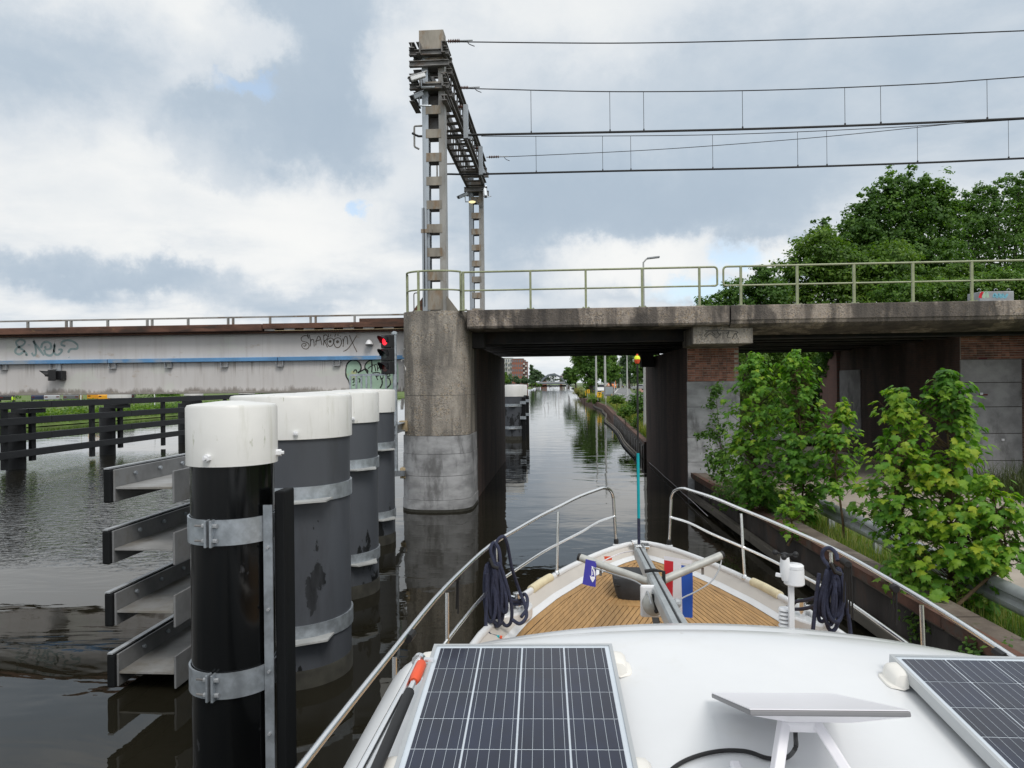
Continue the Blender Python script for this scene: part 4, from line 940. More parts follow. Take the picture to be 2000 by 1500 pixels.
# ------------------------------------------------------------ stacked H beams of the fender frame
for i, zt in enumerate((2.44, 1.775, 1.10, .44)):
    nm = ('topmost', 'second from the top', 'third from the top', 'lowest, just above the water')[i]
    xl = -4.88+(.0, -.02, .0, .02)[i]; xr = -4.19; y0 = 7.45; y1 = 14.6
    t = thing('fender_beam', 'grey steel H beam lying flat left of the piles, %s' % nm, 'steel beam', (xl, y0, zt-.4), group='stacked grey H beams of the fender frame')
    m = MB(); m.box(xl, xl+.024, y0, y1, zt-.375, zt-.025); m.box(xr-.024, xr, y0, y1, zt-.39, zt-.04); m.build('flange', M_flange, t, bevel=.006)
    MB().box(xl+.028, xr-.028, y0+.004, y1, zt-.235, zt-.215).build('web', M_hbeam, t)
    MB().box(xl-.095, xl-.004, y0-.03, y1, zt-.385, zt-.02).build('rubber_facing', M_timber, t, bevel=.02)
    MB().box(xl-.08, xl-.02, y0-.034, y1, zt-.018, zt-.003).build('cover_strip', M_galvd, t)
    for k in range(4):
        p = V((xl+.03, y0+.35+k*.5+.1*(i % 2), zt-.1)); MB().tube([p, p+V((.03, 0, 0))], .022, 8).build('bolt', M_galv, t)
t = thing('beam_post', 'short dark steel upright carrying the stacked H beams', 'post', (-4.2, 10, 0))
MB().box(-4.55, -4.10, 9.4, 9.75, -.5, 2.2).build('upright', M_sootsteel, t)
# struts from the last pile to the pier
t = thing('pier_strut', 'galvanised struts bracing the last pile against the pier', 'strut', (-4.3, 17, 1))
m = MB(); ibeam(m, (P4.x+.1, P4.y+.55, 2.2), (PX0+.0, 18.66, 2.22), .22, .2); m.build('upper_strut', M_galv, t)
MB().bar((P4.x+.2, P4.y+.55, 1.35), (PX0+.02, 18.62, .98), .12, .14).build('lower_strut', M_galv, t)

# ------------------------------------------------------------ guide fence across the left water
GXF = -22.1
t = thing('guide_fence', 'long black guide fence of four rails standing in the left water', 'guide fence', (GXF, 34, 0))
zr = [2.66, 2.02, 1.36, .70]
ys = [10, 18, 24.5, 29.2, 34.9, 42.3, 49, 56]
for z in zr:
    for a, b in zip(ys, ys[1:]):
        MB().box(GXF+.1, GXF+.28, a+.012, b-.012, z-.155, z+.13).build('rail_board', M_fence, t, bevel=.012)
for y in (21, 26.9, 32.2, 38.2, 45.5, 52): MB().box(GXF-.06, GXF+.085, y-.12, y+.12, .1, 2.6).build('upright', M_fence, t)
for y in (18.5, 28.2, 34.2, 41.5, 48): MB().lathe([(.36, -.5), (.36, 2.35), (.0, 2.36)], (GXF-.55, y, 0), 20).build('pile', M_fence, t, smooth=True); MB().box(GXF-.2, GXF-.05, y+.25, y+.5, .3, 2.45).build('upright', M_fence, t); MB().box(GXF-.6, GXF+.09, y-.2, y+.9, 2.30, 2.48).build('headstock', M_fence, t)
for y in (35.2, 42.6, 50): 
    MB().lathe([(.52, 2.78), (.55, 2.80), (.55, 2.98), (.5, 3.0), (0, 3.04)], (GXF-.55, y, 0), 24).build('pile_cap', M_cap, t, smooth=True)
    MB().lathe([(.42, 2.3), (.42, 2.78)], (GXF-.55, y, 0), 16).build('pile_neck', M_fence, t)
# ------------------------------------------------------------ far dolphin past the bridge
for i, (px, d, lab) in enumerate(((1002, 43, 'far mooring pile with white cap seen through the bridge opening'), (1011, 47.5, 'second far pile with white cap half hidden behind the first'))):
    c = onD(px, 750, d); t = pile(lab, (c.x, c.y), .6, 3.24, 2.55, (1.95, .62), M_grey, (-1.6,))
    MB().box(c.x+.55, c.x+.75, c.y-.35, c.y-.1, -.3, 2.5).build('fender_board', M_timber, t)
    for z in (1.2, 2.1): MB().box(c.x+.42, c.x+.78, c.y-.42, c.y-.36, z, z+.18).build('bracket', M_galv, t)
# ------------------------------------------------------------ the motor yacht
BH = radians(2.85)
B = Matrix.Translation(V((.54, .04, 0))) @ Matrix.Rotation(-BH, 4, 'Z'); BI = B.inverted()
def bz(px, py, z): return BI @ onZ(px, py, z)
def bv(px, py, v):
    r = BI.to_3x3() @ ray(px, py); c = BI @ CAM; return c + r*((v-c.y)/r.y)
HB = [(-4, 1.72), (0, 1.78), (3.5, 1.79), (5.0, 1.75), (5.8, 1.69), (6.6, 1.585), (7.2, 1.41), (7.8, 1.20), (8.3, .965), (8.7, .745), (9.0, .55), (9.22, .39), (9.38, .24), (9.47, .10), (9.5, 0)]
def hb(v): return interp(v, HB)
def gz(v): return interp(v, [(-4, 1.02), (4, 1.03), (6.5, 1.08), (8, 1.13), (9.5, 1.20)])
DZ = lambda v: gz(v) - .155
yacht = thing('motor_yacht', 'white motor yacht with teak foredeck, stainless rails and smooth white cabin roof', 'boat', mat=B)
def outline(inset=0., zf=gz, v0=-4.0, n=40, extra=0.):
    """port to starboard over the bow"""
    vs = [v0 + (7-v0)*i/14 for i in range(14)] + [7 + 2.5*(1-(1-i/26)**1.7) for i in range(27)]
    pts = [(-hb(v), v) for v in vs[:-1]] + [(0, 9.5)] + [(hb(v), v) for v in reversed(vs[:-1])]
    if inset:
        q = []
        for i, p in enumerate(pts):
            a = V(pts[max(0, i-1)]); b = V(pts[min(len(pts)-1, i+1)]); tt = (b-a).normalized(); q.append((p[0]+tt.y*inset, p[1]-tt.x*inset))
        pts = q
    return [V((x, y, zf(y))) for x, y in pts]
O0 = outline(); 
# hull skin
m = MB(B); rows = []
for f, zz in ((.70, -.35), (.80, .05), (.93, .55), (.99, .9), (1.0, None)):
    row = []
    for p in O0:
        v = p.y; bow = max(0, (v-6)/3.5); ff = f - (1-f)*.8*bow
        row.append(V((p.x*ff, min(v, 9.5-(1-f)*3.0*bow) if v > 6 else v, (p.z-.03) if zz is None else zz)))
    rows.append(row)
n = len(O0)
for r in rows: m.v.extend(r)
for i in range(len(rows)-1):
    for j in range(n-1): m.f.append((i*n+j, (i+1)*n+j, (i+1)*n+j+1, i*n+j+1))
m.build('hull', M_white, yacht, smooth=True)
# bulwark: inner face, white toe band, rounded capping
def band(rowa, rowb, mat, name):
    m = MB(B); k = len(rowa); m.v = rowa + rowb; m.f = [(j, j+1, k+j+1, k+j) for j in range(k-1)]; return m.build(name, mat, yacht, smooth=True)
IN = .055
band(outline(IN, lambda v: gz(v)-.02), outline(.155, lambda v: DZ(v)+.045), M_beige, 'bulwark_lining')
band(outline(.150, lambda v: DZ(v)+.047), outline(.215, lambda v: DZ(v)+.006), M_white, 'toe_band')
MB(B).tube([p + V((0, 0, -.005)) for p in outline(.03)], .036, 10).build('capping', M_white, yacht, smooth=True)
# teak deck: margin planks, swept planks, king plank, black caulking below
DO = outline(.21, lambda v: DZ(v))
m = MB(B); c0 = [V((p.x, p.y, p.z-.012)) for p in DO]; k = len(c0)
for j in range(k//2): m.add([c0[j], c0[j+1], c0[k-2-j], c0[k-1-j]], [(0, 1, 2, 3)])
m.build('deck_caulking', M_caulk, yacht)
def clip(poly, a, nrm):
    out = []
    for i in range(len(poly)):
        p, q = poly[i], poly[(i+1) % len(poly)]; dp = (p-a).dot(nrm); dq = (q-a).dot(nrm)
        if dp >= 0: out.append(p)
        if dp*dq < 0: out.append(p + (q-p)*(dp/(dp-dq)))
    return out
def planks():
    A0 = outline(.30, lambda v: 0, 2.8); n2 = len(A0)//2
    for side in (-1, 1):
        half = [V((p.x, p.y)) for p in (A0[:n2+1] if side < 0 else A0[n2:])]
        half = [p for p in half if p.x*side > 0 or abs(p.x) < .2]
        half = ([V((side*.035, 2.8))] + half[:] + [V((side*.035, half[-1].y if side < 0 else half[0].y))]) if side < 0 else ([V((side*.035, half[0].y))] + half + [V((side*.035, 2.8))])
        half = [V((side*max(.035, p.x*side), p.y)) for p in half]
        ang = radians(16.5); dirv = V((-side*sin(ang), cos(ang))); nr = V((dirv.y, -dirv.x))*side
        if nr.x*side < 0: nr = -nr
        w, gapw = .052, .0085; org = V((0, 9.3)); s0 = -2.3
        while s0 < 3.6:
            pl_ = clip(half, org + nr*(s0+gapw/2), nr); pl_ = clip(pl_, org + nr*(s0+w-gapw/2), -nr) if len(pl_) > 2 else []
            s0 += w
            # the cut-out round the windlass
            if len(pl_) < 3: continue
            area = abs(sum(p.x*q.y-q.x*p.y for p, q in zip(pl_, pl_[1:]+pl_[:1])))/2
            if area < .002: continue
            if area > 0 and sum(p.x*q.y-q.x*p.y for p, q in zip(pl_, pl_[1:]+pl_[:1])) < 0: pl_ = pl_[::-1]
            m = MB(B); kk = len(pl_); m.v = [V((p.x, p.y, DZ(p.y)-.010)) for p in pl_] + [V((p.x, p.y, DZ(p.y))) for p in pl_]
            m.f = [tuple(range(kk, 2*kk))] + [(i, (i+1) % kk, kk+(i+1) % kk, kk+i) for i in range(kk)]
            m.build('plank', M_teak, yacht)
planks()
m = MB(B); m.box(-.03, .03, 2.8, 7.35, gz(5)-.18, gz(5)-.155+.02); 
MA, MBo = outline(.212, lambda v: DZ(v)+.001, 2.8), outline(.295, lambda v: DZ(v)+.001, 2.8)
for j0 in range(0, len(MA)-1, 4):
    j1 = min(j0+4, len(MA)-1); a, b = MA[j0:j1+1], MBo[j0:j1+1]; kk = len(a); m = MB(B); m.v = a+b; m.f = [(j, kk+j, kk+j+1, j+1) for j in range(kk-1)]
    m.build('margin_plank', M_teak, yacht)
# windlass cover and its teak surround
wc = bz(1236, 1128, DZ(7.8)); wv = 7.72; wu = bv(1236, 1150, wv).x
m = MB(B); zz = DZ(wv)
P = rounded([V((wu-.36, wv+.35, 0)), V((wu-.30, wv-.22, 0)), V((wu+.30, wv-.22, 0)), V((wu+.36, wv+.35, 0)), V((wu+.2, wv+1.0, 0)), V((wu-.2, wv+1.0, 0)), V((wu-.36, wv+.35, 0))], .14, 4)[1:]
m.prism([(p.x, p.y) for p in P], zz-.004, zz+.008); m.build('windlass_plinth', M_teak, yacht)
m = MB(B)
for (s, z0) in (((.24, .19), zz+.008), ((.255, .21), zz+.12), ((.235, .20), zz+.27), ((.20, .17), zz+.30)):
    pass
k = 20; rings = [(.165, .25, zz+.008), (.185, .27, zz+.06), (.215, .29, zz+.20), (.205, .27, zz+.235), (.15, .20, zz+.25)]
for a, b, z in rings:
    for j in range(k):
        an = 2*pi*j/k; c, s_ = cos(an), sin(an); m.v.append(V((wu+a*abs(c)**.42*(1 if c > 0 else -1), wv+.22+b*abs(s_)**.42*(1 if s_ > 0 else -1), z + .015*sin(3*an)*(z > zz+.1))))
for i in range(len(rings)-1):
    for j in range(k): m.f.append((i*k+j, i*k+(j+1) % k, (i+1)*k+(j+1) % k, (i+1)*k+j))
m.f.append(tuple((len(rings)-1)*k+j for j in range(k)))
t = thing('windlass_cover', 'dark grey fabric cover over the anchor windlass on the teak foredeck', 'cover', mat=B @ Matrix.Translation((wu, wv, zz)))
m.build('cover', M_cloth_dk, t, smooth=True)
MB(B).tube([(wu-.19, wv-.05, zz+.17), (wu+.19, wv-.05, zz+.17)], .008, 5).build('drawstring', M_rubber, t)
# stainless guard rails
RV = [(9.38, .74), (9.3, .78), (9.0, .79), (8.5, .75), (8.0, .71), (7, .68), (6, .67), (4, .68), (0, .68)]
def rail_h(v): return interp(v, RV[::-1])
for side in (-1, 1):
    vs = [9.0, 8.6, 8.2, 7.8, 7.3, 6.6, 5.8, 5.0, 4.0, 3.0, 2.0, 1.0, -1.0]
    top = [V((side*(hb(v)-.015), v, gz(v)+rail_h(v)+.02)) for v in vs]
    ft = V((side*.335, 9.27, gz(9.27))); up_ = V((side*.37, 9.26, gz(9.27)+.70)); cor = V((side*.40, 9.22, gz(9.2)+.86))
    P = rounded([ft, up_ + V((0, .02, .0)), V((side*.47, 9.1, gz(9.1)+.80)), top[1]], .2, 8)[:-1] + top[1:]
    MB(B).tube(spline(P, 3), .0195, 10).build('hand_rail', M_ss, yacht, smooth=True)
    mid = [V((side*(hb(v)-.045), v, gz(v)+rail_h(v)*.47)) for v in vs[1:]]
    mid = [V((side*.352, 9.265, gz(9.27)+.39)), V((side*.55, 9.0, gz(9)+.385))] + mid
    MB(B).tube(spline(mid, 3), .0150, 8).build('mid_rail', M_ss, yacht, smooth=True)
    for v in (8.05, 6.62, 5.2, 3.95, 2.2):
        a = V((side*(hb(v)-.05), v, gz(v))); b = V((side*(hb(v+.08)-.03), v+.08, gz(v)+rail_h(v)-.01)); m = MB(B)
        m.tube([a, b], .0155, 8); m.lathe([(.035, 0), (.035, .02), (.018, .05)], a, 10); m.build('stanchion', M_ss, yacht, smooth=True)
    m = MB(B); m.lathe([(.03, 0), (.03, .06), (.02, .075)], ft + V((0, 0, .03)), 10); m.build('rail_socket', M_rubber, yacht)
    m = MB(B); m.lathe([(.05, -.03), (.045, .03), (.02, .04)], ft, 10); m.build('rail_foot', M_white, yacht, smooth=True)
    P = [p for p in outline(.03) if p.x*side > 0 and 7.45 < p.y < 8.0]
    a, b = (7.50, 7.95); m = MB(B); m.tube([V((side*(hb(v)-.032), v, gz(v))) for v in np.linspace(a, b, 6)], .048, 10); m.build('foam_sleeve', M_cream, yacht, smooth=True)
    # moulded pad with stainless bollard
    v = 6.98; m = MB(B); PP = []
    for a in np.linspace(0, pi, 13): PP.append((side*(hb(v + .27*cos(a))-.05 - .19*sin(a)), v + .27*cos(a)))
    m.prism(PP if side < 0 else PP[::-1], gz(v)-.13, gz(v)-.01); m.build('bollard_pad', M_white, yacht, bevel=.02, smooth=True)
    x = side*(hb(v)-.12); m = MB(B); m.lathe([(.032, 0), (.032, .13), (.05, .135), (.05, .15), (.0, .155)], (x, v, gz(v)-.012), 14); m.tube([(x-.09, v+.05, gz(v)+.09), (x+.09, v-.05, gz(v)+.09)], .011, 8); m.build('bollard', M_ss, yacht, smooth=True)
    for v in ((4.35,) if side < 0 else (4.35, 3.0)): m = MB(B); m.tube([V((side*(hb(v+dv)-.03), v+dv, gz(v)+rail_h(v))) for dv in (-.05, .05)], .03, 8); m.build('rail_tape', M_rubber, yacht, smooth=True)
# anchor fitting at the stem
m = MB(B); m.box(-.09, .09, 9.2, 9.52, gz(9.4)-.02, gz(9.4)+.02); m.tube([(-.14, 9.28, gz(9.4)+.05), (-.02, 9.34, gz(9.4)+.05)], .03, 8); m.build('bow_roller', M_ss, yacht, bevel=.01)
# ---- cabin roof: cambered, rolled edges, small brow
RW = 1.415
def rfront(u): return 3.06 - .115*(u/1.2)**2 - .05*max(0, abs(u)-1.0)**2
def rz(u, v):
    z = 2.205 + .10*(min(v, 2.9)-1.9) - .075*u*u
    if v > 2.75: z -= .05*((v-2.75)/.3)**2
    if v < 1.2: z += 0
    return z
def roof_at(u, v):
    e = min((RW-abs(u))/.17, (rfront(u)-v)/.10); d = 0
    if e < 1: e = max(0, e); d = .15*(1-sqrt(max(0, 1-(1-e)**2)))
    return V((u, v, rz(u, v)-d))
m = MB(B); nu, nv = 60, 60
us = [-RW + 2*RW*(.5-.5*cos(pi*i/nu)) for i in range(nu+1)]
# corner rounding in plan
def plan(u, f):
    vf = rfront(u); cr = .16; du = abs(u)-(RW-cr)
    if du > 0: vf -= cr - sqrt(max(0, cr*cr-du*du))
    return -3.0 + (vf+3.0)*f
fs = [sin(pi/2*i/nv)**1.0 for i in range(nv+1)]
for f in fs:
    for u in us:
        v = plan(u, f); vf = plan(u, 1.0); e = min((RW-abs(u))/.15, (vf-v)/.09); d = 0
        if e < 1: e = max(0, e); d = .13*(1-sqrt(max(0, 1-(1-e)**2)))
        m.v.append(V((u, v, rz(u, v)-d)))
for i in range(nv):
    for j in range(nu): a = i*(nu+1)+j; m.f.append((a, a+1, a+nu+2, a+nu+1))
# underside lip
edge = [nv*(nu+1)+j for j in range(nu+1)]; k0 = len(m.v)
for e in edge: m.v.append(m.v[e] + V((0, -.05, -.05)))
for j in range(nu): m.f.append((edge[j], edge[j+1], k0+j+1, k0+j))
for jj, sgn in ((0, 1), (nu, -1)):
    col_ = [i*(nu+1)+jj for i in range(nv+1)]; k0 = len(m.v)
    for e in col_: m.v.append(m.v[e] + V((sgn*.03, 0, -.06)))
    for i in range(nv): m.f.append((col_[i], col_[i+1], k0+i+1, k0+i) if sgn > 0 else (col_[i+1], col_[i], k0+i, k0+i+1))
m.build('cabin_roof', M_white, yacht, smooth=True)
m = MB(B); PP = [(-1.30, -3.2), (1.30, -3.2), (1.30, 2.55), (1.05, 2.85), (-1.05, 2.85), (-1.30, 2.55)]; m.prism(PP, .9, 2.0); m.build('cabin_house', M_white, yacht, bevel=.05)
for s in (-1, 1): MB(B).box(s*1.302-.003, s*1.302+.003, -2.8, 2.3, 1.35, 1.85).build('cabin_window', M_glass, yacht)
MB(B).box(-.95, .95, 2.852, 2.858, 1.3, 1.85).build('windscreen', M_glass, yacht)
m = MB(B); m.box(-1.75, 1.75, -4.0, 2.9, .86, .875); m.build('side_deck', M_beige, yacht)
m = MB(B); n = 30; uu = [-1.30 + 2.60*i/n for i in range(n+1)]
for dv, dz in ((-.04, -.045), (.10, -.040), (.17, -.052), (.20, -.085), (.20, -.20)):
    for u in uu: v = rfront(u)+dv-.10*max(0, abs(u)-1.05); m.v.append(V((u, v, 2.205+.10*(2.85-1.9)-.075*u*u+dz-.03)))
for i in range(4):
    for j in range(n): a = i*(n+1)+j; m.f.append((a, a+1, a+n+2, a+n+1))
m.build('brow_moulding', M_white, yacht, smooth=True)
# low front hatch lid seen at the foot of the mast
m = MB(B); m.box(-.62, .35, 3.10, 3.9, 1.2, 1.88); m.build('mast_housing', M_white, yacht, bevel=.06, smooth=True)
for u in (-.36, -.05): MB(B).box(u-.02, u+.02, 3.2, 3.26, 1.88, 1.90).build('hinge', M_rubber, yacht)

# ---- solar panels
def solar(label, c_fl, c_fr, c_nr_l, ncol, nrow, c_nr_r=None):
    """far-left, far-right and near-left corners in yacht space"""
    a, b, c = V(c_fl), V(c_fr), V(c_nr_l); X = (b-a).normalized(); Wd = (b-a).length; Y = (c-a) if c_nr_r is None else ((c-a)+(V(c_nr_r)-b))/2; Y.normalize(); bi, df = (X+Y).normalized(), (X-Y).normalized(); X, Y = (bi+df)/sqrt(2), (bi-df)/sqrt(2); Z = X.cross(-Y); L = 1.46
    M = Matrix.Identity(4)
    for i in range(3): M[i][0], M[i][1], M[i][2], M[i][3] = X[i], -Y[i], Z[i], a[i]
    M = B @ M; t = thing('solar_panel', label, 'solar panel', mat=M, group='solar panels on the cabin roof')
    fr = .012
    for x0, x1, y0, y1 in ((0, Wd, -fr, 0), (0, Wd, -L, -L+fr), (0, fr, -L+fr, -fr), (Wd-fr, Wd, -L+fr, -fr)): MB(M).box(x0, x1, y0, y1, -.034, .003).build('frame', M_frame, t)
    MB(M).box(fr, Wd-fr, -L+fr, -fr, -.01, -.002).build('backsheet', M_line, t)
    mg = .014; cw = (Wd-2*fr-2*mg)/ncol; ch = (L-2*fr-2*mg)/nrow
    for i in range(ncol):
        for j in range(nrow):
            x = fr+mg+i*cw; y = -fr-mg-j*ch; MB(M).box(x+.0032, x+cw-.0032, y-ch+.003, y-.003, -.002, .0).build('cell', M_cell, t)
        for q in range(5):
            x = fr+mg+cw*(i+(q+.5)/5); MB(M).add([(x-.0006, -L+fr+mg, .0006), (x+.0006, -L+fr+mg, .0006), (x+.0006, -fr-mg, .0006), (x-.0006, -fr-mg, .0006)], [(0, 1, 2, 3)]).build('busbar', M_bus, t)
    return t, M, Wd, L
def cbracket(t, M, x, y, sx, sy):
    """rounded triangular corner mount: two legs of a skirt and a dome"""
    m = MB(M); n = 10; h = .040; rings = [(.105, -.052), (.104, -.046), (.080, -.040), (.070, -.012), (.058, -.004), (.0, -.002)]; pts = []
    for r, z in rings:
        for j in range(n+1):
            a = (pi/2)*j/n; rr = r*(1+.12*sin(2*a)); m.v.append(V((x+sx*(rr*cos(a)-.0), y+sy*rr*sin(a), z)))
    k = n+1
    for i in range(len(rings)-1):
        for j in range(n):
            q = (i*k+j, i*k+j+1, (i+1)*k+j+1, (i+1)*k+j); m.f.append(q if sx*sy > 0 else q[::-1])
    m.build('mounting_bracket', M_bracket, t, smooth=True)
def pz(u, v): return 2.245+.10*(min(v, 2.75)-1.9)
def pc(px, py, guess=2.3):
    z = guess
    for _ in range(8): p = bz(px, py, z); z = pz(p.x, min(p.y, 2.75))
    return bz(px, py, z)
A1, A2, A3 = pc(848, 1259), pc(1194, 1254), pc(762, 1497)
t, M, Wd, L = solar('solar panel on the port side of the cabin roof, beside the boat hook', A1, A2, A3, 4, 9, pc(1226, 1497))
def side_bracket(t, M, x, y, sg):
    m = MB(M); n = 8; prof = [(.0, .0), (.030, -.004), (.042, -.016), (.046, -.044), (.060, -.048), (.062, -.054)]; hl = .062; k = len(prof)
    for i in range(n+1):
        f = -1+2*i/n; s = sqrt(max(0, 1-abs(f)**5))
        for a, z in prof: m.v.append(V((x+sg*a*max(.25, s), y+f*hl, -.054+(z+.054)*max(.15, s))))
    for i in range(n):
        for j in range(k-1):
            q = (i*k+j, i*k+j+1, (i+1)*k+j+1, (i+1)*k+j); m.f.append(q)
    for i, r in ((0, 1), (n, 0)): m.f.append(tuple(i*k+j for j in range(k)))
    m.build('mounting_bracket', M_bracket, t, smooth=True, bevel=.006)
for y in (-.085, -.72, -1.35): side_bracket(t, M, Wd, y, 1); side_bracket(t, M, 0, y, -1)
A1, A2 = pc(1737, 1279), pc(1737, 1279); A3 = pc(1978, 1497)
ax = (A3-A1).normalized(); X = V((-ax.y, ax.x, 0)); A2 = A1 + V((.665, 0, 0)); A2.z = pz(A2.x, A2.y)-.012
A2.y = A1.y + .02
t, M, Wd, L = solar('solar panel on the starboard side of the cabin roof at the right picture edge', A1, A2, A3, 4, 9)
for y in (-.085, -.72, -1.35): side_bracket(t, M, 0, y, -1); side_bracket(t, M, Wd, y, 1)

# ---- flat satellite antenna on its folding stand
fl, fr_, bl = BI @ V((.455, 1.819, 2.482)), BI @ V((.838, 1.81, 2.491)), BI @ V((.42, 2.377, 2.282))
X = (fr_-fl).normalized(); w = .383; Y = bl-fl; Y = (Y - X*Y.dot(X)).normalized(); Z = X.cross(Y); Lp = .592
M = Matrix.Identity(4)
for i in range(3): M[i][0], M[i][1], M[i][2], M[i][3] = X[i], Y[i], Z[i], fl[i]
M = B @ M; t = thing('satellite_antenna', 'flat white rectangular satellite antenna on a stand on the cabin roof', 'antenna', mat=M)
MB(M).box(0, w, 0, Lp, -.012, .001).build('edge_band', M_dishedge, t, bevel=.003)
MB(M).box(.001, w-.001, .001, Lp-.001, .0015, .004).build('face_plate', M_dish, t)
m = MB(M); m.add([(.006, .006, -.0125), (w-.006, .006, -.0125), (w-.006, Lp-.006, -.0125), (.006, Lp-.006, -.0125), (w*.3, Lp*.15, -.034), (w*.7, Lp*.15, -.034), (w*.7, Lp*.6, -.034), (w*.3, Lp*.6, -.034)], [(0,1,5,4), (1,2,6,5), (2,3,7,6), (3,0,4,7), (4,5,6,7), (3,2,1,0)]); m.build('back_shell', M_dish, t)
tp = fl + X*(w*.40) + Y*.1 - Z*.04; roofz = lambda u, v: rz(u, v)
def bx(u, v, z): return V((u, v, z))
lg = [(fl + X*(w*.22) + V((0, -.02, -.042)), fl + X*(w*.12) + V((0, -.16, 0))), (fl + X*(w*.54) + V((0, -.02, -.042)), fl + X*(w*.62) + V((0, -.16, 0)))]
lg = []
for pxa, pya, pxb, pyb in ((1532, 1404, 1518, 1500), (1590, 1404, 1650, 1500)):
    a = bv(pxa, pya, 1.90); b = bv(pxb, pyb, 1.80); lg.append((a, b))
for a, b in lg:
    e = b + (b-a)*((b.z-rz(b.x, b.y)-.012)/max(.02, (a.z-b.z))); m = MB(B); m.bar(a, e, .026, .03, (0, 1, 0)); m.build('leg', M_dish, t, bevel=.004)
a, b = lg[0][0], lg[1][0]; m = MB(B); m.bar(a + V((-.015, -.01, -.012)), b + V((.012, -.01, -.012)), .03, .03); m.build('leg_bridge', M_dish, t, bevel=.008)
e0, e1 = [bb + (bb-aa)*((bb.z-rz(bb.x, bb.y)-.012)/max(.02, (aa.z-bb.z))) for aa, bb in lg]
m = MB(B); m.bar(e0 - V((.06, 0, 0)), e1 + V((.06, 0, 0)), .045, .022); m.build('foot_bar', M_dish, t, bevel=.008)
for e in (e0, e1): MB(B).bar(e + V((0, .01, 0)), e + V((0, .36, .022)), .03, .022).build('foot', M_dish, t, bevel=.006)
def onroof(px, py, h=.008):
    z = 2.2
    for _ in range(8): p = bz(px, py, z); z = rz(p.x, min(p.y, 2.7)) + h
    return bz(px, py, z)
cp = [bv(1552, 1405, 1.98), bv(1554, 1440, 1.93), bv(1553, 1462, 1.86)] + [onroof(px, py) for px, py in ((1535, 1480), (1500, 1481), (1460, 1468), (1415, 1466), (1370, 1474), (1330, 1490), (1300, 1515), (1270, 1560))]
MB(B).tube(spline(cp, 5), .006, 8).build('cable', M_rubber, t, smooth=True)
# ---- boat hooks lying along the port edge of the roof
t = thing('boat_hook', 'stainless boat hook with orange collar and black grip along the port roof edge', 'boat hook', mat=B @ Matrix.Translation((-1.25, 2, 2.2)))
def rp(px, py, h): return pc(px, py) + V((0, 0, h-.05))
a, b = rp(822, 1283, .05), rp(700, 1510, .05); MB(B).tube([a, b], .0125, 10).build('stainless_pole', M_ss, t, smooth=True)
a, b = rp(824, 1300, .06), rp(735, 1510, .06); f = lambda s: a + (b-a)*s
MB(B).tube([f(.05), f(.95)], .010, 8).build('inner_pole', M_ss, t, smooth=True)
MB(B).tube([f(.33), f(1.2)], .017, 10).build('grip', M_rubber, t, smooth=True)
MB(B).tube([f(.0), f(.02), f(.18), f(.22)], [.013, .019, .020, .014], 10).build('collar', M_orange, t, smooth=True)
p = rp(826, 1290, .05); m = MB(B); m.tube([p + V((-.035, 0, 0)), p + V((.04, .0, .0))], .012, 8); m.lathe([(.024, -.012), (.024, .012)], p + V((-.015, .0, 0)), 12, 'Y'); m.build('clamp', M_ss, t, smooth=True)

# ---- lowered mast with spreaders above the foredeck
mu0, mu1 = bv(1250, 1080, 7.0), bv(1314, 1206, 4.1)
t = thing('lowered_mast', 'grey aluminium mast folded forward along the centre line above the foredeck', 'mast', mat=B @ Matrix.Translation((mu0.x, 5, 1.9)))
dm = (mu1-mu0).normalized(); mu1 = mu1 + dm*.55
m = MB(B); xs_ = dm.cross(V((0, 0, 1))).normalized(); up_ = xs_.cross(dm)
prof = [(a*.78, b*.80) for a, b in [(.052, -.075), (.062, -.05), (.062, .04), (.05, .062), (.012, .066), (.008, .058), (-.008, .058), (-.012, .066), (-.05, .062), (-.062, .04), (-.062, -.05), (-.052, -.075)]]
m.sweep(prof, [mu0, mu1]); m.build('spar', M_alu, t, smooth=False)
MB(B).bar(mu0 + up_*.048, mu1 + up_*.048, .011, .002, up_).build('track', M_rubber, t)
for s in (-1, 1): m = MB(B); m.bar(mu0 - dm*.20 + xs_*(.04*s), mu0 + dm*.1 + xs_*(.045*s), .012, .12, up_); m.build('head_cheek', M_alu, t, bevel=.004)
m = MB(B); m.lathe([(.04, -.03), (.05, 0), (.04, .03)], mu0 - dm*.10, 12, 'X'); m.build('sheave', M_rubber, t)
jx = bv(1262, 1141, 5.35); f0 = (jx.y-mu0.y)/(mu1.y-mu0.y); jc = mu0 + (mu1-mu0)*f0
sl, sr = bv(1134, 1089, 5.55), bv(1408, 1085, 5.55)
for p in (sl, sr):
    m = MB(B); m.tube([jc - up_*.02, p], .030, 12); m.build('spreader', M_tubeal, t, smooth=True)
    dd = (p-jc).normalized(); MB(B).tube([p, p+dd*.02], .031, 12).build('end_cap', M_rubber, t)
    m = MB(B); q = jc+(p-jc)*.72 - V((0, 0, .04)); m.tube([q, q-V((0, 0, .05))], .01, 6); m.build('eye', M_darksteel, t)
m = MB(B); m.tube([jc + up_*.07 + xs_*.07, jc + up_*.08, jc + up_*.07 - xs_*.07, jc - up_*.08 - xs_*.07], .014, 6); m.build('lashing', M_rubber, t)
for pts, mt in ((((1136, 1090), (1150, 1105), (1200, 1122), (1240, 1135), (1262, 1152), (1272, 1180)), M_galvd), (((1410, 1088), (1405, 1110), (1390, 1135), (1360, 1155), (1333, 1168), (1322, 1180)), M_galvd)):
    vv = [5.55, 5.5, 5.3, 5.1, 4.9, 4.6]; MB(B).tube(spline([bv(a, b, v) for (a, b), v in zip(pts, vv)], 5), .0055, 6).build('shroud_wire', mt, t, smooth=True)
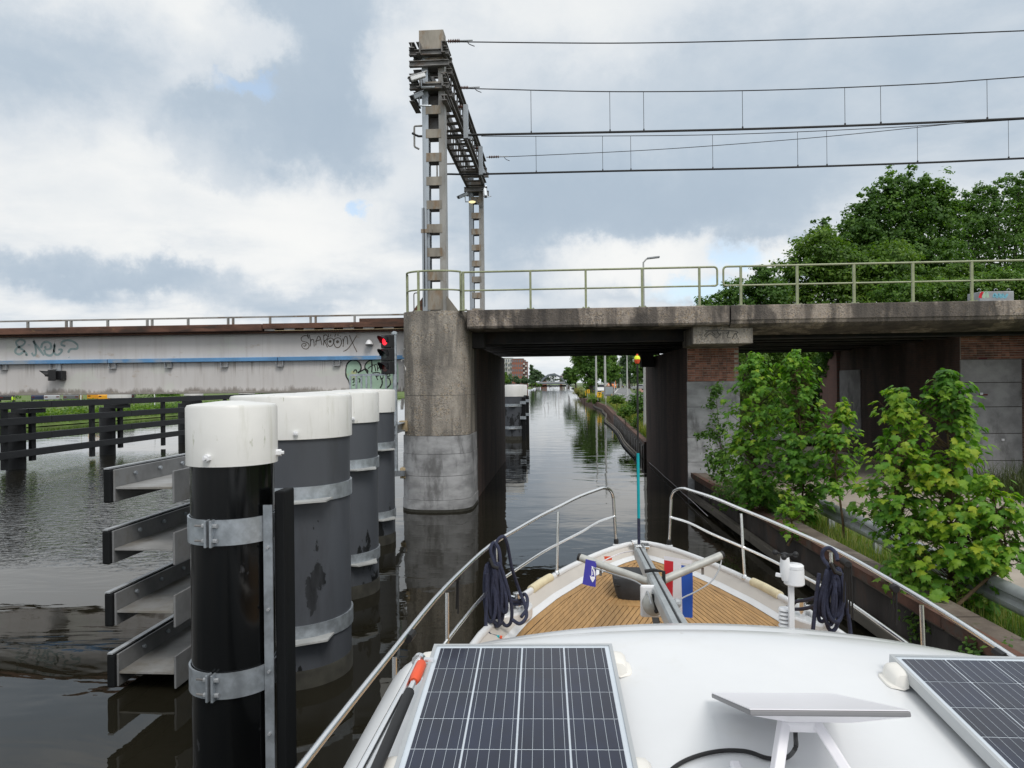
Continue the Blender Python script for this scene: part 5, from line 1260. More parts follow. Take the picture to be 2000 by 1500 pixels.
p = bv(1322, 1178, 4.5); MB(B).sphere(p, .03, 10, 6).build('shroud_end', M_galvd, t)
a = bv(1238, 1076, 7.1); MB(B).tube(spline([a, bv(1215, 1080, 7.2), bv(1190, 1090, 7.1), bv(1172, 1100, 6.3)], 4), .006, 5).build('cord', M_wcloth, t, smooth=True)
# white deck lamp slung under the mast
lp = bv(1276, 1180, 4.85)
t = thing('deck_lamp', 'white round lamp on a bracket hanging under the lowered mast', 'lamp', mat=B @ Matrix.Translation(lp))
m = MB(B); m.prism([(lp.x-.085, lp.y+.02), (lp.x+.05, lp.y+.02), (lp.x+.05, lp.y+.05), (lp.x-.085, lp.y+.05)], lp.z-.10, lp.z+.12); m.build('bracket', M_plastic, t, bevel=.02)
m = MB(B); m.lathe([(.0, -.055), (.05, -.05), (.072, -.03), (.075, .02)], lp + V((0, .0, 0)), 20, 'Y'); m.build('lens', M_tubeal, t, smooth=True)
m = MB(B); m.tube([lp + V((-.01, -.07, .09)), lp + V((.015, -.07, -.02))], .008, 6); m.sphere(lp + V((.015, -.07, -.025)), .016, 8, 6); m.build('toggle', M_rubber, t)
m = MB(B); m.tube([lp + V((.075, -.02, .12)), lp + V((.08, -.02, -.35))], .006, 5); m.build('wire', M_ss, t)
# ---- upright rod with a bright float
bp = bv(1248, 1062, 7.05); tpz = bv(1244, 700, 7.05)
t = thing('signal_rod', 'thin upright rod, black and turquoise, topped by a yellow and red float', 'rod', mat=B @ Matrix.Translation(bp))
L_ = [bv(1248, 1062, 7.05), bv(1247.5, 1012, 7.05), bv(1246, 885, 7.05), bv(1245, 712, 7.05)]
MB(B).tube([L_[0], L_[1]], .015, 8).build('lower_section', M_rope, t, smooth=True); MB(B).tube([L_[1], L_[2]], .0145, 8).build('middle_section', M_teal, t, smooth=True); MB(B).tube([L_[2], L_[3]], .0095, 8).build('upper_section', M_rubber, t, smooth=True)
c = bv(1244.5, 702, 7.05)
MB(B).lathe([(.018, -.040), (.027, -.02), (.030, 0)], c, 16).build('float_red', M_orange, t, smooth=True)
MB(B).lathe([(.030, .0005), (.029, .017), (.021, .031), (.014, .036)], c, 16).build('float_yellow', M_yel, t, smooth=True)
MB(B).lathe([(.011, .036), (.009, .052), (0, .054)], c, 10).build('float_tip', M_orange, t, smooth=True)
# ---- flags
def cloth(corners, nx, ny, wav, name, mat, parent, u0=0, u1=1, v0=0, v1=1, off=0):
    """corners: top-left, top-right, bottom-right, bottom-left in yacht space"""
    a, b, c, d = [V(p) for p in corners]; m = MB(B); nrm = (b-a).cross(d-a).normalized()
    for j in range(ny+1):
        for i in range(nx+1):
            s = u0+(u1-u0)*i/nx; q = v0+(v1-v0)*j/ny; p = (a*(1-s)+b*s)*(1-q) + (d*(1-s)+c*s)*q
            m.v.append(p + nrm*(wav*sin(s*7+q*4)*(.2+q) + off))
    for j in range(ny):
        for i in range(nx): k = j*(nx+1)+i; m.f.append((k, k+1, k+nx+2, k+nx+1))
    return m.build(name, mat, parent, smooth=True)
va = 5.75
FC = [bv(1297, 1088, va+.1), bv(1352, 1097, va), bv(1354, 1206, va-.05), bv(1296, 1206, va+.05)]
t = thing('tricolour_flag', 'red, white and blue flag hanging on its side from the right spreader', 'flag', mat=B @ Matrix.Translation(FC[0]))
cloth(FC, 6, 14, .012, 'red_stripe', M_red, t, 0, .33, .05, .66); cloth(FC, 6, 14, .012, 'white_stripe', M_wcloth, t, .33, .62, .05, 1); cloth(FC, 6, 14, .012, 'blue_stripe', M_bcloth, t, .62, 1, .09, 1)
cloth(FC, 6, 3, .012, 'hoist_band', M_wcloth, t, 0, 1, -.02, .05)
FC = [bv(1144, 1092, 5.5), bv(1165, 1097, 5.48), bv(1163.5, 1147, 5.40), bv(1137.5, 1141, 5.42)]
t = thing('pennant', 'small blue pennant with a white sailing ship under the left spreader', 'pennant', mat=B @ Matrix.Translation(FC[0]))
cloth(FC, 8, 12, .004, 'cloth', M_navy, t)
def pen(s, q, off=-.004):
    a, b, c, d = FC; nrm = (b-a).cross(d-a).normalized(); return (a*(1-s)+b*s)*(1-q) + (d*(1-s)+c*s)*q + nrm*(.004*sin(s*7+q*4)*(.2+q) - off*1.0)
def penpoly(pts, name):
    for sg in (1, -1):
        m = MB(B); m.poly([pen(s, q, -.0025*sg) for s, q in (pts if sg > 0 else pts[::-1])]); m.build(name, M_wcloth, t)
penpoly([(.50, .60), (.62, .63), (.9, .60), (.93, .66), (.85, .75), (.80, .80), (.74, .84), (.66, .78), (.58, .73)], 'ship_hull')
penpoly([(.58, .22), (.80, .24), (.93, .40), (.95, .58), (.88, .60), (.78, .42), (.64, .30)], 'ship_sail'); penpoly([(.60, .30), (.635, .30), (.66, .60), (.62, .60)], 'ship_mast'); penpoly([(.68, .42), (.72, .42), (.76, .56), (.70, .56)], 'ship_sail')
fc = bpy.data.curves.new('lettering', 'FONT'); fc.body = 'wannersvarda.nl'; fc.size = 1
fo = bpy.data.objects.new('tmp', fc); COL.objects.link(fo); bpy.context.view_layer.update()
me = bpy.data.meshes.new_from_object(fo.evaluated_get(bpy.context.evaluated_depsgraph_get())); COL.objects.unlink(fo); bpy.data.objects.remove(fo)
wx = max(v.co.x for v in me.vertices); m = MB(B)
for v in me.vertices: m.v.append(pen(.33 - v.co.y*.16*1.0 + .04 - .06*(v.co.x/wx), .10 + .72*v.co.x/wx, -.003) if False else pen(.26 + v.co.y*.17, .12 + .70*v.co.x/wx, -.003))
m.f = [tuple(p.vertices) for p in me.polygons]; m.build('lettering', M_wcloth, t)
# small red tell-tale on the left side deck
p = bv(1190, 1090, 8.2); t = thing('marker_tag', 'small orange tag tied to the cord at the bow', 'tag', mat=B @ Matrix.Translation(p))
m = MB(B); m.add([p + V((-.06, 0, .02)), p + V((.03, 0, .02)), p + V((.03, 0, -.02)), p + V((-.05, 0, -.03))], [(0, 1, 2, 3)]); o = m.build('cloth', M_orange, t); s_ = o.modifiers.new('solid', 'SOLIDIFY'); s_.thickness = .006
# ---- weather station
wp = bv(1544, 1150, 4.0)
t = thing('weather_station', 'white weather station with wind cups on a post before the cabin roof', 'weather station', mat=B @ Matrix.Translation((wp.x, wp.y, 1.4)))
sc = 4.0/F*1.12
def wq(px, py, dv=0): return bv(px, py, 4.0+dv)
a, b = wq(1545, 1140), wq(1541, 1216); m = MB(B); m.box(a.x-.014, a.x+.014, 3.986, 4.014, 1.2, a.z); m.build('post', M_plastic, t, bevel=.003)
c = wq(1551, 1120); r = 16*sc
MB(B).lathe([(r*.95, -19*sc), (r*1.06, -17*sc), (r, 9*sc)], c, 28).build('rain_gauge', M_plastic, t, smooth=True)
MB(B).lathe([(r*.98, 9.5*sc), (r*.98, 14*sc), (r*.85, 16*sc), (0, 16.5*sc)], c, 28).build('gauge_lid', M_plastic, t, smooth=True)
a = wq(1533, 1088, -.02); m = MB(B); m.lathe([(7*sc, 0), (9*sc, -14*sc), (7*sc, -34*sc), (5*sc, -40*sc)], a, 14); m.build('wind_head', M_plastic, t, smooth=True)
m = MB(B); m.lathe([(6*sc, 0), (6*sc, 6*sc), (2*sc, 8*sc)], a, 12); m.build('cup_hub', M_rubber, t, smooth=True)
for i in range(3):
    an = .2+i*2*pi/3; q = a + V((cos(an)*19*sc, sin(an)*19*sc, 4*sc)); m = MB(B); m.tube([a + V((0, 0, 4*sc)), q], 1.6*sc, 6); m.sphere(q, 5*sc, 10, 6); m.build('wind_cup', M_rubber, t, smooth=True)
m = MB(B); q = wq(1522, 1122, -.02); m.bar(q + V((-.02, 0, 0)), q + V((.05, 0, -.012)), .012, .022); m.build('wind_vane', M_plastic, t, bevel=.004)
c = wq(1534, 1205, .05)
for i in range(6): m = MB(B); m.lathe([(.012, 0), (.038, -.004), (.034, .006), (.012, .010)], c + V((0, 0, (i-3)*.022)), 16); m.build('louvre', M_plastic, t, smooth=True)
# ---- rope coils hung on the rails
def coil(label, knot, bot, seed, tail):
    rd = random.Random(seed); t = thing('rope_coil', label, 'rope', mat=B @ Matrix.Translation(knot), group='navy mooring ropes coiled on the rails'); R_ = .0165
    for i in range(9):
        kx = (i-4)*.012 + rd.uniform(-.01, .01); L = (knot.z-bot.z)*rd.uniform(.72, 1.02); wl, wr = rd.uniform(.03, .085), rd.uniform(.03, .085); sh = rd.uniform(-.05, .08); dp = rd.uniform(-.05, .05)
        P = []
        for k in range(14):
            a = 2*pi*k/14; q = .5-.5*cos(a); x = (wl if sin(a) < 0 else wr)*sin(a)*(.55+.6*q) + sh*q + kx
            P.append(knot + V((x, dp*q + .018*sin(a*2+i), -L*q - .02 + .006*sin(a*3+i))))
        n_ = len(P); Q = []
        for k in range(n_):
            p0, p1, p2, p3 = P[k-1], P[k], P[(k+1) % n_], P[(k+2) % n_]
            for s in range(4):
                f = s/4; Q.append(.5*((2*p1)+(p2-p0)*f+(2*p0-5*p1+4*p2-p3)*f*f+(-p0+3*p1-3*p2+p3)*f**3))
        MB(B).tube(Q, R_, 7, closed=True).build('loop', M_rope, t, smooth=True)
    for T_ in tail: MB(B).tube(spline(T_, 6), R_, 7).build('tail', M_rope, t, smooth=True)
    MB(B).tube([knot + V((-.03, -.02, .04)), knot + V((.0, -.03, -.03)), knot + V((.05, -.02, -.05))], .017, 7).build('tie', M_rubber, t, smooth=True)
    return t
vk = 6.45; kn = bv(963, 1098, vk); bt = bv(963, 1222, vk)
rl = lambda px, py, dv=0: bv(px, py, vk+dv)
t = coil('navy rope coil hanging on the port rail with its end on the teak', kn, bt, 3, [
    [rl(970, 1120, .1), rl(966, 1070, .2), rl(980, 1048, .25), rl(990, 1060, .3), rl(1000, 1110, .4), rl(1015, 1155, .5), rl(1025, 1180, .3), rl(1028, 1205, .1), rl(1015, 1218, 0), rl(1000, 1210, .0)],
    [rl(968, 1110, .05), rl(958, 1075, .1), rl(965, 1060, .15), rl(975, 1075, .1), rl(978, 1110, .05), rl(978, 1150, .05)],
    [rl(985, 1160, .1), rl(1000, 1172, .3), rl(1015, 1172, .55), rl(1024, 1160, .6), rl(1030, 1170, .45), rl(1028, 1190, .2), rl(1018, 1205, .1)],
    [rl(950, 1120, -.05), rl(950, 1180, -.05), rl(949, 1220, -.08), rl(955, 1238, -.1), rl(968, 1243, -.05)]])
m = MB(B); q = rl(968, 1243, -.05); m.tube([q, q + V((.035, 0, -.003))], .0138, 7); m.build('whipping', M_teal, t); m = MB(B); m.tube([q + V((.04, 0, -.003)), q + V((.06, 0, -.005))], .0138, 7); m.build('whipping', M_orange, t)
m = MB(B); c = V((-(hb(6.98)-.12), 6.98, gz(6.98)+.02)); P = [c + V((.06*cos(a), .06*sin(a), .012*a/pi)) for a in np.linspace(0, 5*pi, 40)]; m.tube(P, .013, 7); m.build('bollard_turns', M_rope, t, smooth=True)
vk = 6.05; kn = bv(1628, 1108, vk); bt = bv(1628, 1230, vk)
t = coil('navy rope coil hanging on the starboard rail beside the weather station', kn, bt, 9, [
    [rl(1622, 1110, 0), rl(1607, 1090, .1), rl(1608, 1075, .1), rl(1620, 1070, .1), rl(1632, 1080, .05), rl(1636, 1095, 0)],
    [rl(1600, 1120, 0), rl(1594, 1170, 0), rl(1588, 1230, 0), rl(1586, 1260, 0)], [rl(1645, 1120, 0), rl(1652, 1170, 0), rl(1660, 1225, 0), rl(1662, 1260, 0)],
    [rl(1600, 1165, .05), rl(1575, 1172, .4), rl(1555, 1175, .7), rl(1548, 1182, .75)], [rl(1598, 1180, .05), rl(1575, 1188, .4), rl(1552, 1190, .7), rl(1535, 1186, .75)]])
# thin black lashings tied round the rails
def lashing(label, px, py, v, L, n):
    p = bv(px, py, v); t = thing('rail_lashing', label, 'cord', mat=B @ Matrix.Translation(p), group='black cords tied to the yacht rails'); m = MB(B)
    for i in range(n):
        m.lathe([(.024, -.008), (.030, 0), (.024, .008)], p + V((0, (i-n/2)*.018, 0)), 10, 'Y')
    m.build('wrap', M_rubber, t, smooth=True); m = MB(B)
    for i in range(2 if n < 5 else 4): m.tube([p + V((.012*i, -.01*i, 0)), p + V((.018*i-.01, -.012*i, -L*(.75+.1*i)))], .0075, 6)
    m.build('hanging_end', M_rubber, t, smooth=True)
lashing('black cord wrapped thickly round the starboard rail behind the rope coil', 1650, 1098, 5.85, .42, 7)
lashing('short black cord tied to the starboard rail right of the rope coil', 1746, 1148, 5.15, .30, 3)
lashing('thin black cord tied to the port rail left of the rope coil', 893, 1128, 6.0, .36, 3)
# ------------------------------------------------------------ vegetation
RNG = np.random.default_rng(11)
def leaf_quads(C, N, size, jit=.35, aspect=.62):
    """one small folded-free leaf face per point, facing roughly along N"""
    n = len(C); N = N + RNG.normal(0, .55, (n, 3)); N /= np.linalg.norm(N, axis=1)[:, None]+1e-9
    A = RNG.normal(0, 1, (n, 3)); A -= N*(A*N).sum(1)[:, None]; A /= np.linalg.norm(A, axis=1)[:, None]+1e-9
    Bv = np.cross(N, A); s = size*(1+RNG.uniform(-jit, jit, n))[:, None]
    v = np.stack([C-A*s*.5, C+Bv*s*aspect*.5+N*s*.06, C+A*s*.5, C-Bv*s*aspect*.5+N*s*.06], 1).reshape(-1, 3)
    f = np.arange(4*n).reshape(n, 4); return v, f
def crown_points(lobes, n, clump=.16, per=34):
    """clumps of leaves spread through the outer part of each lobe"""
    vol = np.array([l[1]*l[2]+l[1]*l[3]+l[2]*l[3] for l in lobes]); k = max(1, n//per); pick = RNG.choice(len(lobes), k, p=vol/vol.sum())
    C0 = np.array([l[0] for l in lobes])[pick]; R = np.array([l[1:4] for l in lobes])[pick]
    d = RNG.normal(0, 1, (k, 3)); d[:, 2] = np.where(RNG.random(k) < .3, np.abs(d[:, 2]), d[:, 2]); d /= np.linalg.norm(d, axis=1)[:, None]
    rad = (1 - .55*RNG.random(k)**1.6)*(1+.10*RNG.normal(0, 1, k)); cc = C0 + d*R*rad[:, None]
    idx = np.repeat(np.arange(k), per); sg = clump*R.mean(1)[idx][:, None]
    off = RNG.normal(0, 1, (len(idx), 3))*sg; off[:, 2] *= .6
    P = cc[idx]+off; N = d[idx]*.6+off/(np.abs(sg)+1e-6)*.25; N[:, 2] += .55
    return P, N
def tree(name, label, cat, base, lobes, n, leaf, mat, group=None, trunk=.16, clump=.16, limbs=True, per=34):
    t = thing(name, label, cat, base, group=group)
    P, N = crown_points(lobes, n, clump, per); v, f = leaf_quads(P, N, leaf); mesh_np('crown', v, f, mat, t)
    top = max(lobes, key=lambda l: l[0][2]); b = V(base); c = V(top[0])
    if trunk:
        m = MB(); mid = b + (c-b)*.5 + V((random.uniform(-.2, .2), random.uniform(-.2, .2), 0)); P_ = spline([b - V((0, 0, .2)), b + (mid-b)*.4, mid, c], 4)
        m.tube(P_, [trunk*(1-.8*i/(len(P_)-1)) for i in range(len(P_))], 8); m.build('trunk', M_bark, t, smooth=True)
        if limbs:
            m = MB()
            for l in lobes:
                s = b + (c-b)*random.uniform(.25, .6); e = V(l[0]); m.tube(spline([s, (s+e)/2 + V((0, 0, -.15*(e-s).length)), e], 3), [trunk*.4]*3+[trunk*.25]*3+[trunk*.1], 5)
            m.build('limbs', M_bark, t, smooth=True)
    return t
def pl(d, *L):
    """lobes: picture position and half sizes at distance d"""
    out = []
    for px, py, rx_, ry_ in L: c = onD(px, py, d); s = d/F; out.append((np.array(c), rx_*s, max(.35*rx_*s, min(rx_, ry_)*s*1.1), ry_*s))
    return out
# embankment right of the abutment
strip_sheet('embankment', [[(x, 30.2, 5.0), (x, 31.5, 4.7), (x, 39, .8)] for x in (11.8, 30, 80)], M_earth, 'railway embankment behind the land span')
strip_sheet('embankment', [[(x, 19.6, 5.05), (x, 30.3, 5.08)] for x in (13.1, 30, 80)], M_earth, 'ballast bed on the embankment')
d = 42; tree('maple_tree', 'tallest dark maple behind the right end of the bridge', 'tree', (onD(1745, 750, d).x, onD(1745, 750, d).y, .8), pl(d, (1762, 375, 40, 52), (1725, 400, 36, 50), (1800, 395, 34, 48), (1845, 420, 30, 60), (1690, 415, 26, 40), (1660, 455, 24, 36), (1740, 440, 85, 60), (1805, 430, 60, 80), (1690, 460, 50, 55), (1650, 510, 70, 55), (1730, 520, 110, 70), (1830, 520, 60, 80), (1612, 470, 26, 48), (1800, 570, 90, 50)), 52000, .19, L_dark, 'trees behind the bridge', .3, .085)
d = 47; tree('poplar_tree', 'greyish green tree at the top right corner of the wood', 'tree', (onD(1960, 750, d).x, onD(1960, 750, d).y, .8), pl(d, (1915, 410, 30, 50), (1945, 380, 22, 36), (1990, 375, 40, 40), (1880, 430, 24, 50), (1960, 470, 90, 80), (1895, 455, 45, 80), (2050, 430, 80, 95), (1990, 560, 110, 60), (1880, 560, 60, 60)), 42000, .18, L_dark, 'trees behind the bridge', .3, .10)
d = 37; tree('maple_tree', 'lighter green maple rising just behind the bridge railing', 'tree', (onD(1620, 750, d).x, onD(1620, 750, d).y, .8), pl(d, (1598, 490, 46, 46), (1565, 540, 55, 45), (1640, 530, 50, 50), (1690, 540, 55, 50), (1745, 515, 50, 45), (1640, 585, 110, 36), (1530, 590, 50, 30), (1740, 570, 70, 45)), 28000, .18, L_light, 'trees behind the bridge', .22, .13)
d = 35; tree('shrub', 'low dark shrub at the left end of the wood behind the deck joint', 'shrub', (onD(1440, 750, d).x, onD(1440, 750, d).y, .8), pl(d, (1492, 535, 22, 24), (1450, 572, 42, 30), (1400, 592, 45, 20), (1500, 580, 40, 36), (1430, 610, 80, 20), (1356, 604, 20, 8)), 11000, .15, L_dark, 'trees behind the bridge', .14, .14)
d = 36; tree('ivy_bush', 'dense ivy covered bush filling the gap under the land span', 'bush', (onD(1540, 750, d).x, onD(1540, 750, d).y, .6), pl(d, (1460, 700, 60, 70), (1540, 690, 70, 70), (1610, 700, 55, 70), (1500, 790, 80, 60), (1580, 800, 60, 60), (1430, 780, 50, 60), (1640, 650, 60, 50), (1700, 640, 80, 60)), 42000, .15, L_light, None, .12, .14)
d = 44; tree('thicket', 'dark thicket farther back seen through the gap under the land span', 'bush', (onD(1540, 750, d).x, onD(1540, 750, d).y, .6), pl(d, (1420, 690, 70, 70), (1500, 690, 80, 80), (1580, 690, 80, 80), (1660, 690, 80, 80), (1460, 790, 90, 60), (1580, 790, 90, 60), (1660, 790, 70, 60)), 30000, .30, L_dark, None, .12, .2)
tree('ivy', 'ivy hanging over the top of the pinkish wing wall', 'ivy', (11.1, 31.0, 2.0), [(np.array((11.05, 31.2, 3.9)), .25, .8, .5), (np.array((11.0, 30.6, 4.5)), .25, .6, .4), (np.array((11.05, 31.6, 2.9)), .2, .4, .5)], 3200, .10, L_ivy, None, 0)
d = 33; tree('laurel_hedge', 'glossy green hedge behind the railing at the right picture edge', 'hedge', (onD(1900, 750, d).x, onD(1900, 750, d).y, 4.4), pl(d, (1760, 572, 60, 24), (1830, 572, 60, 26), (1900, 570, 60, 28), (1970, 560, 60, 34), (2050, 560, 70, 36), (1945, 545, 45, 22)), 17000, .13, L_mid, None, .1, .13)
tree('shrub', 'yellowish green rounded shrub above the hedge behind the railing', 'shrub', (onD(1855, 750, 34).x, onD(1855, 750, 34).y, 4.2), pl(34, (1842, 538, 30, 20), (1870, 534, 26, 18), (1855, 556, 44, 20)), 5000, .11, L_light, 'trees behind the bridge', .08, .13)
# trackside cabinets
p = onD(1910, 583, 22.5); q = onD(1974, 583, 22.5)
t = thing('equipment_cabinet', 'grey trackside cabinet with sprayed graffiti behind the railing', 'cabinet', (p.x, p.y, 5.2))
MB().box(p.x, q.x, p.y-.1, p.y+.6, 5.08, onD(1940, 570, 22.5).z).build('body', M_apgrey, t, bevel=.02)
for px in (1912, 1945, 1970): u = onD(px, 567, 22.5); MB().tube(arc(u, .05, 0, pi, 6, V((1, 0, 0)), V((0, 0, 1))), .012, 5).build('lifting_eye', M_galvd, t)
cab = lambda a, b: onY(a, b, p.y-.1)
strokes_on([[(1914, 582), (1918, 572), (1924, 580)], [(1927, 573), (1931, 582)]], .09, cab, V((0, -.004, 0))).build('graffiti_tag', M_red, t); strokes_on([[(1920, 582), (1926, 571), (1930, 582)]], .10, cab, V((0, -.005, 0))).build('graffiti_tag', M_paintmint, t)
strokes_on([[(1940, 581), (1943, 574), (1947, 581), (1951, 574), (1955, 581), (1958, 575), (1962, 581), (1968, 574)]], .07, cab, V((0, -.004, 0))).build('graffiti_tag', PM('cyan_spray', (.2, .5, .62), .6), t)
t = thing('cable_trunk', 'pale low cable trunking beside the cabinet at the picture edge', 'trunking', (q.x, q.y, 5.2)); MB().box(q.x+.05, q.x+5, q.y, q.y+.3, 5.08, 5.30).build('trunk', M_galvd, t, bevel=.02)

# ---- maple saplings on the quay: real five-lobed leaves
HALF = [(.04, -.02), (.22, -.09), (.27, .03), (.50, .10), (.40, .22), (.60, .47), (.42, .46), (.34, .60), (.23, .50), (.19, .66), (.25, .80), (.12, .82), (0, 1.06)]
def leaf_mesh(name, droop, fold, mat):
    vs = [(0, 0, 0), (0, .5, .02)]; z = lambda x, y: fold*abs(x) - droop*y*y
    r = [(x, y, z(x, y)) for x, y in HALF]; l = [(-x, y, z(x, y)) for x, y in HALF[:-1]]
    vs += r + l; nr = len(r); R = list(range(2, 2+nr)); Lx = list(range(2+nr, 2+nr+len(l)))
    f = []
    ch = [0] + R
    for a, b in zip(ch, ch[1:]): f.append((1, a, b))
    ch = [0] + Lx + [R[-1]]
    for a, b in zip(ch, ch[1:]): f.append((1, b, a))
    me = bpy.data.meshes.new(name); me.from_pydata(vs, [], f); me.materials.append(mat); return me, vs, f
LM = [leaf_mesh('leaf', .22, -.12, L_maple), leaf_mesh('leaf', .34, .10, L_maple), leaf_mesh('leaf', .12, -.25, L_maple)]; LY = [leaf_mesh('leaf', .3, -.15, L_mapley), leaf_mesh('leaf', .2, .12, L_mapley), leaf_mesh('leaf', .3, -.3, L_mapley)]
def sapling(label, d, base, prof, n, size, seed, young=.3, stems=1, slim=False):
    """prof: (picture row, picture centre, picture half width) from top to bottom"""
    rd = random.Random(seed); s = d/F
    pts = [(onD(cx, py, d), hw*s) for py, cx, hw in prof]; top, bot = pts[0][0], pts[-1][0]
    gb = onD(base[0], base[1], d); gb.z = min(gb.z, .55); t = thing('maple_sapling', label, 'sapling', (gb.x, gb.y, .5), group='maple saplings on the quay')
    axis = [(gb.z, gb, .02)] + sorted([(p.z, p, r) for p, r in pts], key=lambda q: q[0])
    def at(z):
        for (z0, p0, r0), (z1, p1, r1) in zip(axis, axis[1:]):
            if z <= z1: f = (z-z0)/max(1e-6, z1-z0); return p0 + (p1-p0)*f, r0+(r1-r0)*f
        return axis[-1][1], axis[-1][2]
    st = [V((at(gb.z + (top.z-gb.z)*k/8)[0])) + V((rd.uniform(-.02, .02), rd.uniform(-.02, .02), 0)) for k in range(9)]
    MB().tube(spline(st, 3), [.024*(1-.85*i/24) for i in range(25)], 7).build('trunk', M_twig, t, smooth=True)
    tw = MB(); made = 0; extra = MB(); zl = bot.z; leaves = []
    W_ = [(q[0], q[2]) for q in axis if q[2] > .021]
    shoots = []
    rmx = max(x[1] for x in W_)
    while len(shoots) < max(10, n//11):
        z = rd.uniform(zl, top.z); c, r = at(z)
        if rd.random() > (r/rmx)**.7 + .15: continue
        a = rd.uniform(0, 2*pi); shoots.append((z, c, r*rd.uniform(.62, 1.22), V((cos(a), sin(a)*.85, 0)), rd.uniform(-.1, .45)))
    while len(leaves) < n:
        if rd.random() < .04:                            # along the leading shoot
            z = top.z - rd.random()**1.5*.22*(top.z-zl); c, r = at(z); a = rd.uniform(0, 2*pi); out = V((cos(a), sin(a), 0)); leaves.append((c + out*rd.uniform(.02, .09) + V((0, 0, .04)), out, c, 1, .1)); continue
        z, c, L_, dv, rise = rd.choice(shoots); f = 1 - .75*rd.random()**1.4
        p = c + dv*(L_*f) + V((rd.gauss(0, .045), rd.gauss(0, .045), rise*L_*f + rd.gauss(0, .05))); out = (dv + V((rd.uniform(-.7, .7), rd.uniform(-.7, .7), 0))).normalized()
        leaves.append((p, out, c, (z-zl)/(top.z-zl), L_))
    leaves.sort(key=lambda L: (L[0]-CAM).length)
    for i, (p, out, c, h, r) in enumerate(leaves):
        dr = rd.uniform(.1, 1.0); yv = (out*cos(dr) + V((rd.uniform(-.5, .5), rd.uniform(-.5, .5), -sin(dr)))).normalized(); nz = (V((0, 0, 1)) + out*.5 + V((rd.uniform(-.3, .3),)*3)).normalized()
        xv = yv.cross(nz).normalized(); zv = xv.cross(yv); sc = size*rd.uniform(.55, 1.15)*(1 - .25*h)
        M = Matrix((xv*sc, yv*sc, zv*sc)).transposed().to_4x4(); M.translation = p
        me, vs, f = rd.choice(LY if (rd.random() < young*(h**1.5)*2.2+.05) else LM)
        if i < 290:
            o = bpy.data.objects.new('leaf', me); COL.objects.link(o); o.parent = t; o.matrix_local = WM[t.name].inverted() @ M
        else: extra.add([M @ V(v) for v in vs], f)
        if i % 3 == 0: q = c + V((0, 0, -r*.35)); tw.tube([q, (q+p)/2 + V((0, 0, -.03)), p], [.005, .004, .002], 4, cap=False)
    tw.build('twigs', M_twig, t)
    if extra.v: extra.build('leaves', L_maple, t, kind='stuff')
sapling('large light green maple sapling at the far right, tallest of the near ones', 8.7, (1795, 1195), [(728, 1852, 12), (770, 1850, 42), (840, 1850, 58), (920, 1855, 62), (1000, 1860, 85), (1080, 1860, 105), (1150, 1850, 95), (1200, 1840, 80), (1245, 1840, 50)], 2200, .130, 5, .8)
sapling('maple sapling just left of the tallest light green one, before the dark wall', 8.9, (1785, 1190), [(762, 1757, 8), (800, 1755, 38), (860, 1755, 62), (930, 1750, 72), (1000, 1752, 64), (1060, 1770, 66), (1120, 1782, 56), (1180, 1790, 40)], 1450, .128, 6, .5)
sapling('leaning maple shoots at the right picture edge over the path', 8.3, (1850, 1180), [(935, 1930, 12), (980, 1945, 45), (1040, 1960, 60), (1090, 1965, 48), (1120, 1940, 36)], 480, .125, 8, .2)
sapling('maple sapling with the high narrow top in front of the gap under the land span', 13.2, (1570, 1030), [(686, 1552, 8), (730, 1555, 36), (800, 1560, 50), (870, 1565, 60), (940, 1572, 60), (985, 1565, 46), (1012, 1562, 26)], 1500, .135, 12, .25)
sapling('leftmost leafy maple sapling before the rendered brick pier', 14.0, (1500, 1010), [(692, 1478, 10), (740, 1475, 45), (800, 1475, 62), (870, 1470, 68), (940, 1478, 66), (985, 1485, 50), (1005, 1490, 30)], 1700, .135, 13, .15)
sapling('short maple sapling with yellowish tip between the two groups', 12.5, (1650, 1040), [(788, 1645, 6), (830, 1640, 32), (880, 1635, 42), (930, 1632, 46), (965, 1640, 34)], 560, .135, 14, .35)
sapling('low maple shoots hanging over the quay edge left of the crash barrier', 12.0, (1535, 1030), [(960, 1530, 16), (990, 1540, 36), (1020, 1545, 38), (1045, 1550, 24)], 130, .12, 15, .3)
d = 17; tree('elm_shoot', 'thin small-leaved elm shoot against the grey rendered pier', 'sapling', (onD(1420, 750, d).x, onD(1420, 750, d).y, .5), pl(d, (1398, 765, 14, 20), (1392, 800, 16, 26), (1400, 845, 18, 26), (1385, 850, 26, 10), (1420, 890, 40, 26), (1400, 905, 30, 24), (1440, 930, 50, 22)), 1900, .085, L_dark, None, .02, .22, per=12)
# ---- grass and weeds
def blades(name, label, P, h, w, mat, kind='stuff', lean=.35, parent=None):
    n = len(P); hh = h*RNG.uniform(.45, 1.15, n)[:, None]; a = RNG.uniform(0, 2*pi, n); D = np.stack([np.cos(a), np.sin(a), np.zeros(n)], 1); Sd = np.stack([-np.sin(a), np.cos(a), np.zeros(n)], 1)*w
    up = np.array([0, 0, 1.]); ln = RNG.uniform(0, lean*1.6, n)[:, None]; m1 = P+up*hh*.55+D*hh*ln*.35; tp = P+up*hh*(1-.3*ln)+D*hh*ln
    v = np.stack([P-Sd*.5, P+Sd*.5, m1+Sd*.4, m1-Sd*.4, tp+Sd*.05, tp-Sd*.05], 1).reshape(-1, 3); b = np.arange(n)[:, None]*6
    f = np.concatenate([b+np.array([[0, 1, 2, 3]]), b+np.array([[3, 2, 4, 5]])], 0)
    o = mesh_np(name, v, f, mat, parent, kind); tag(o, label); return o
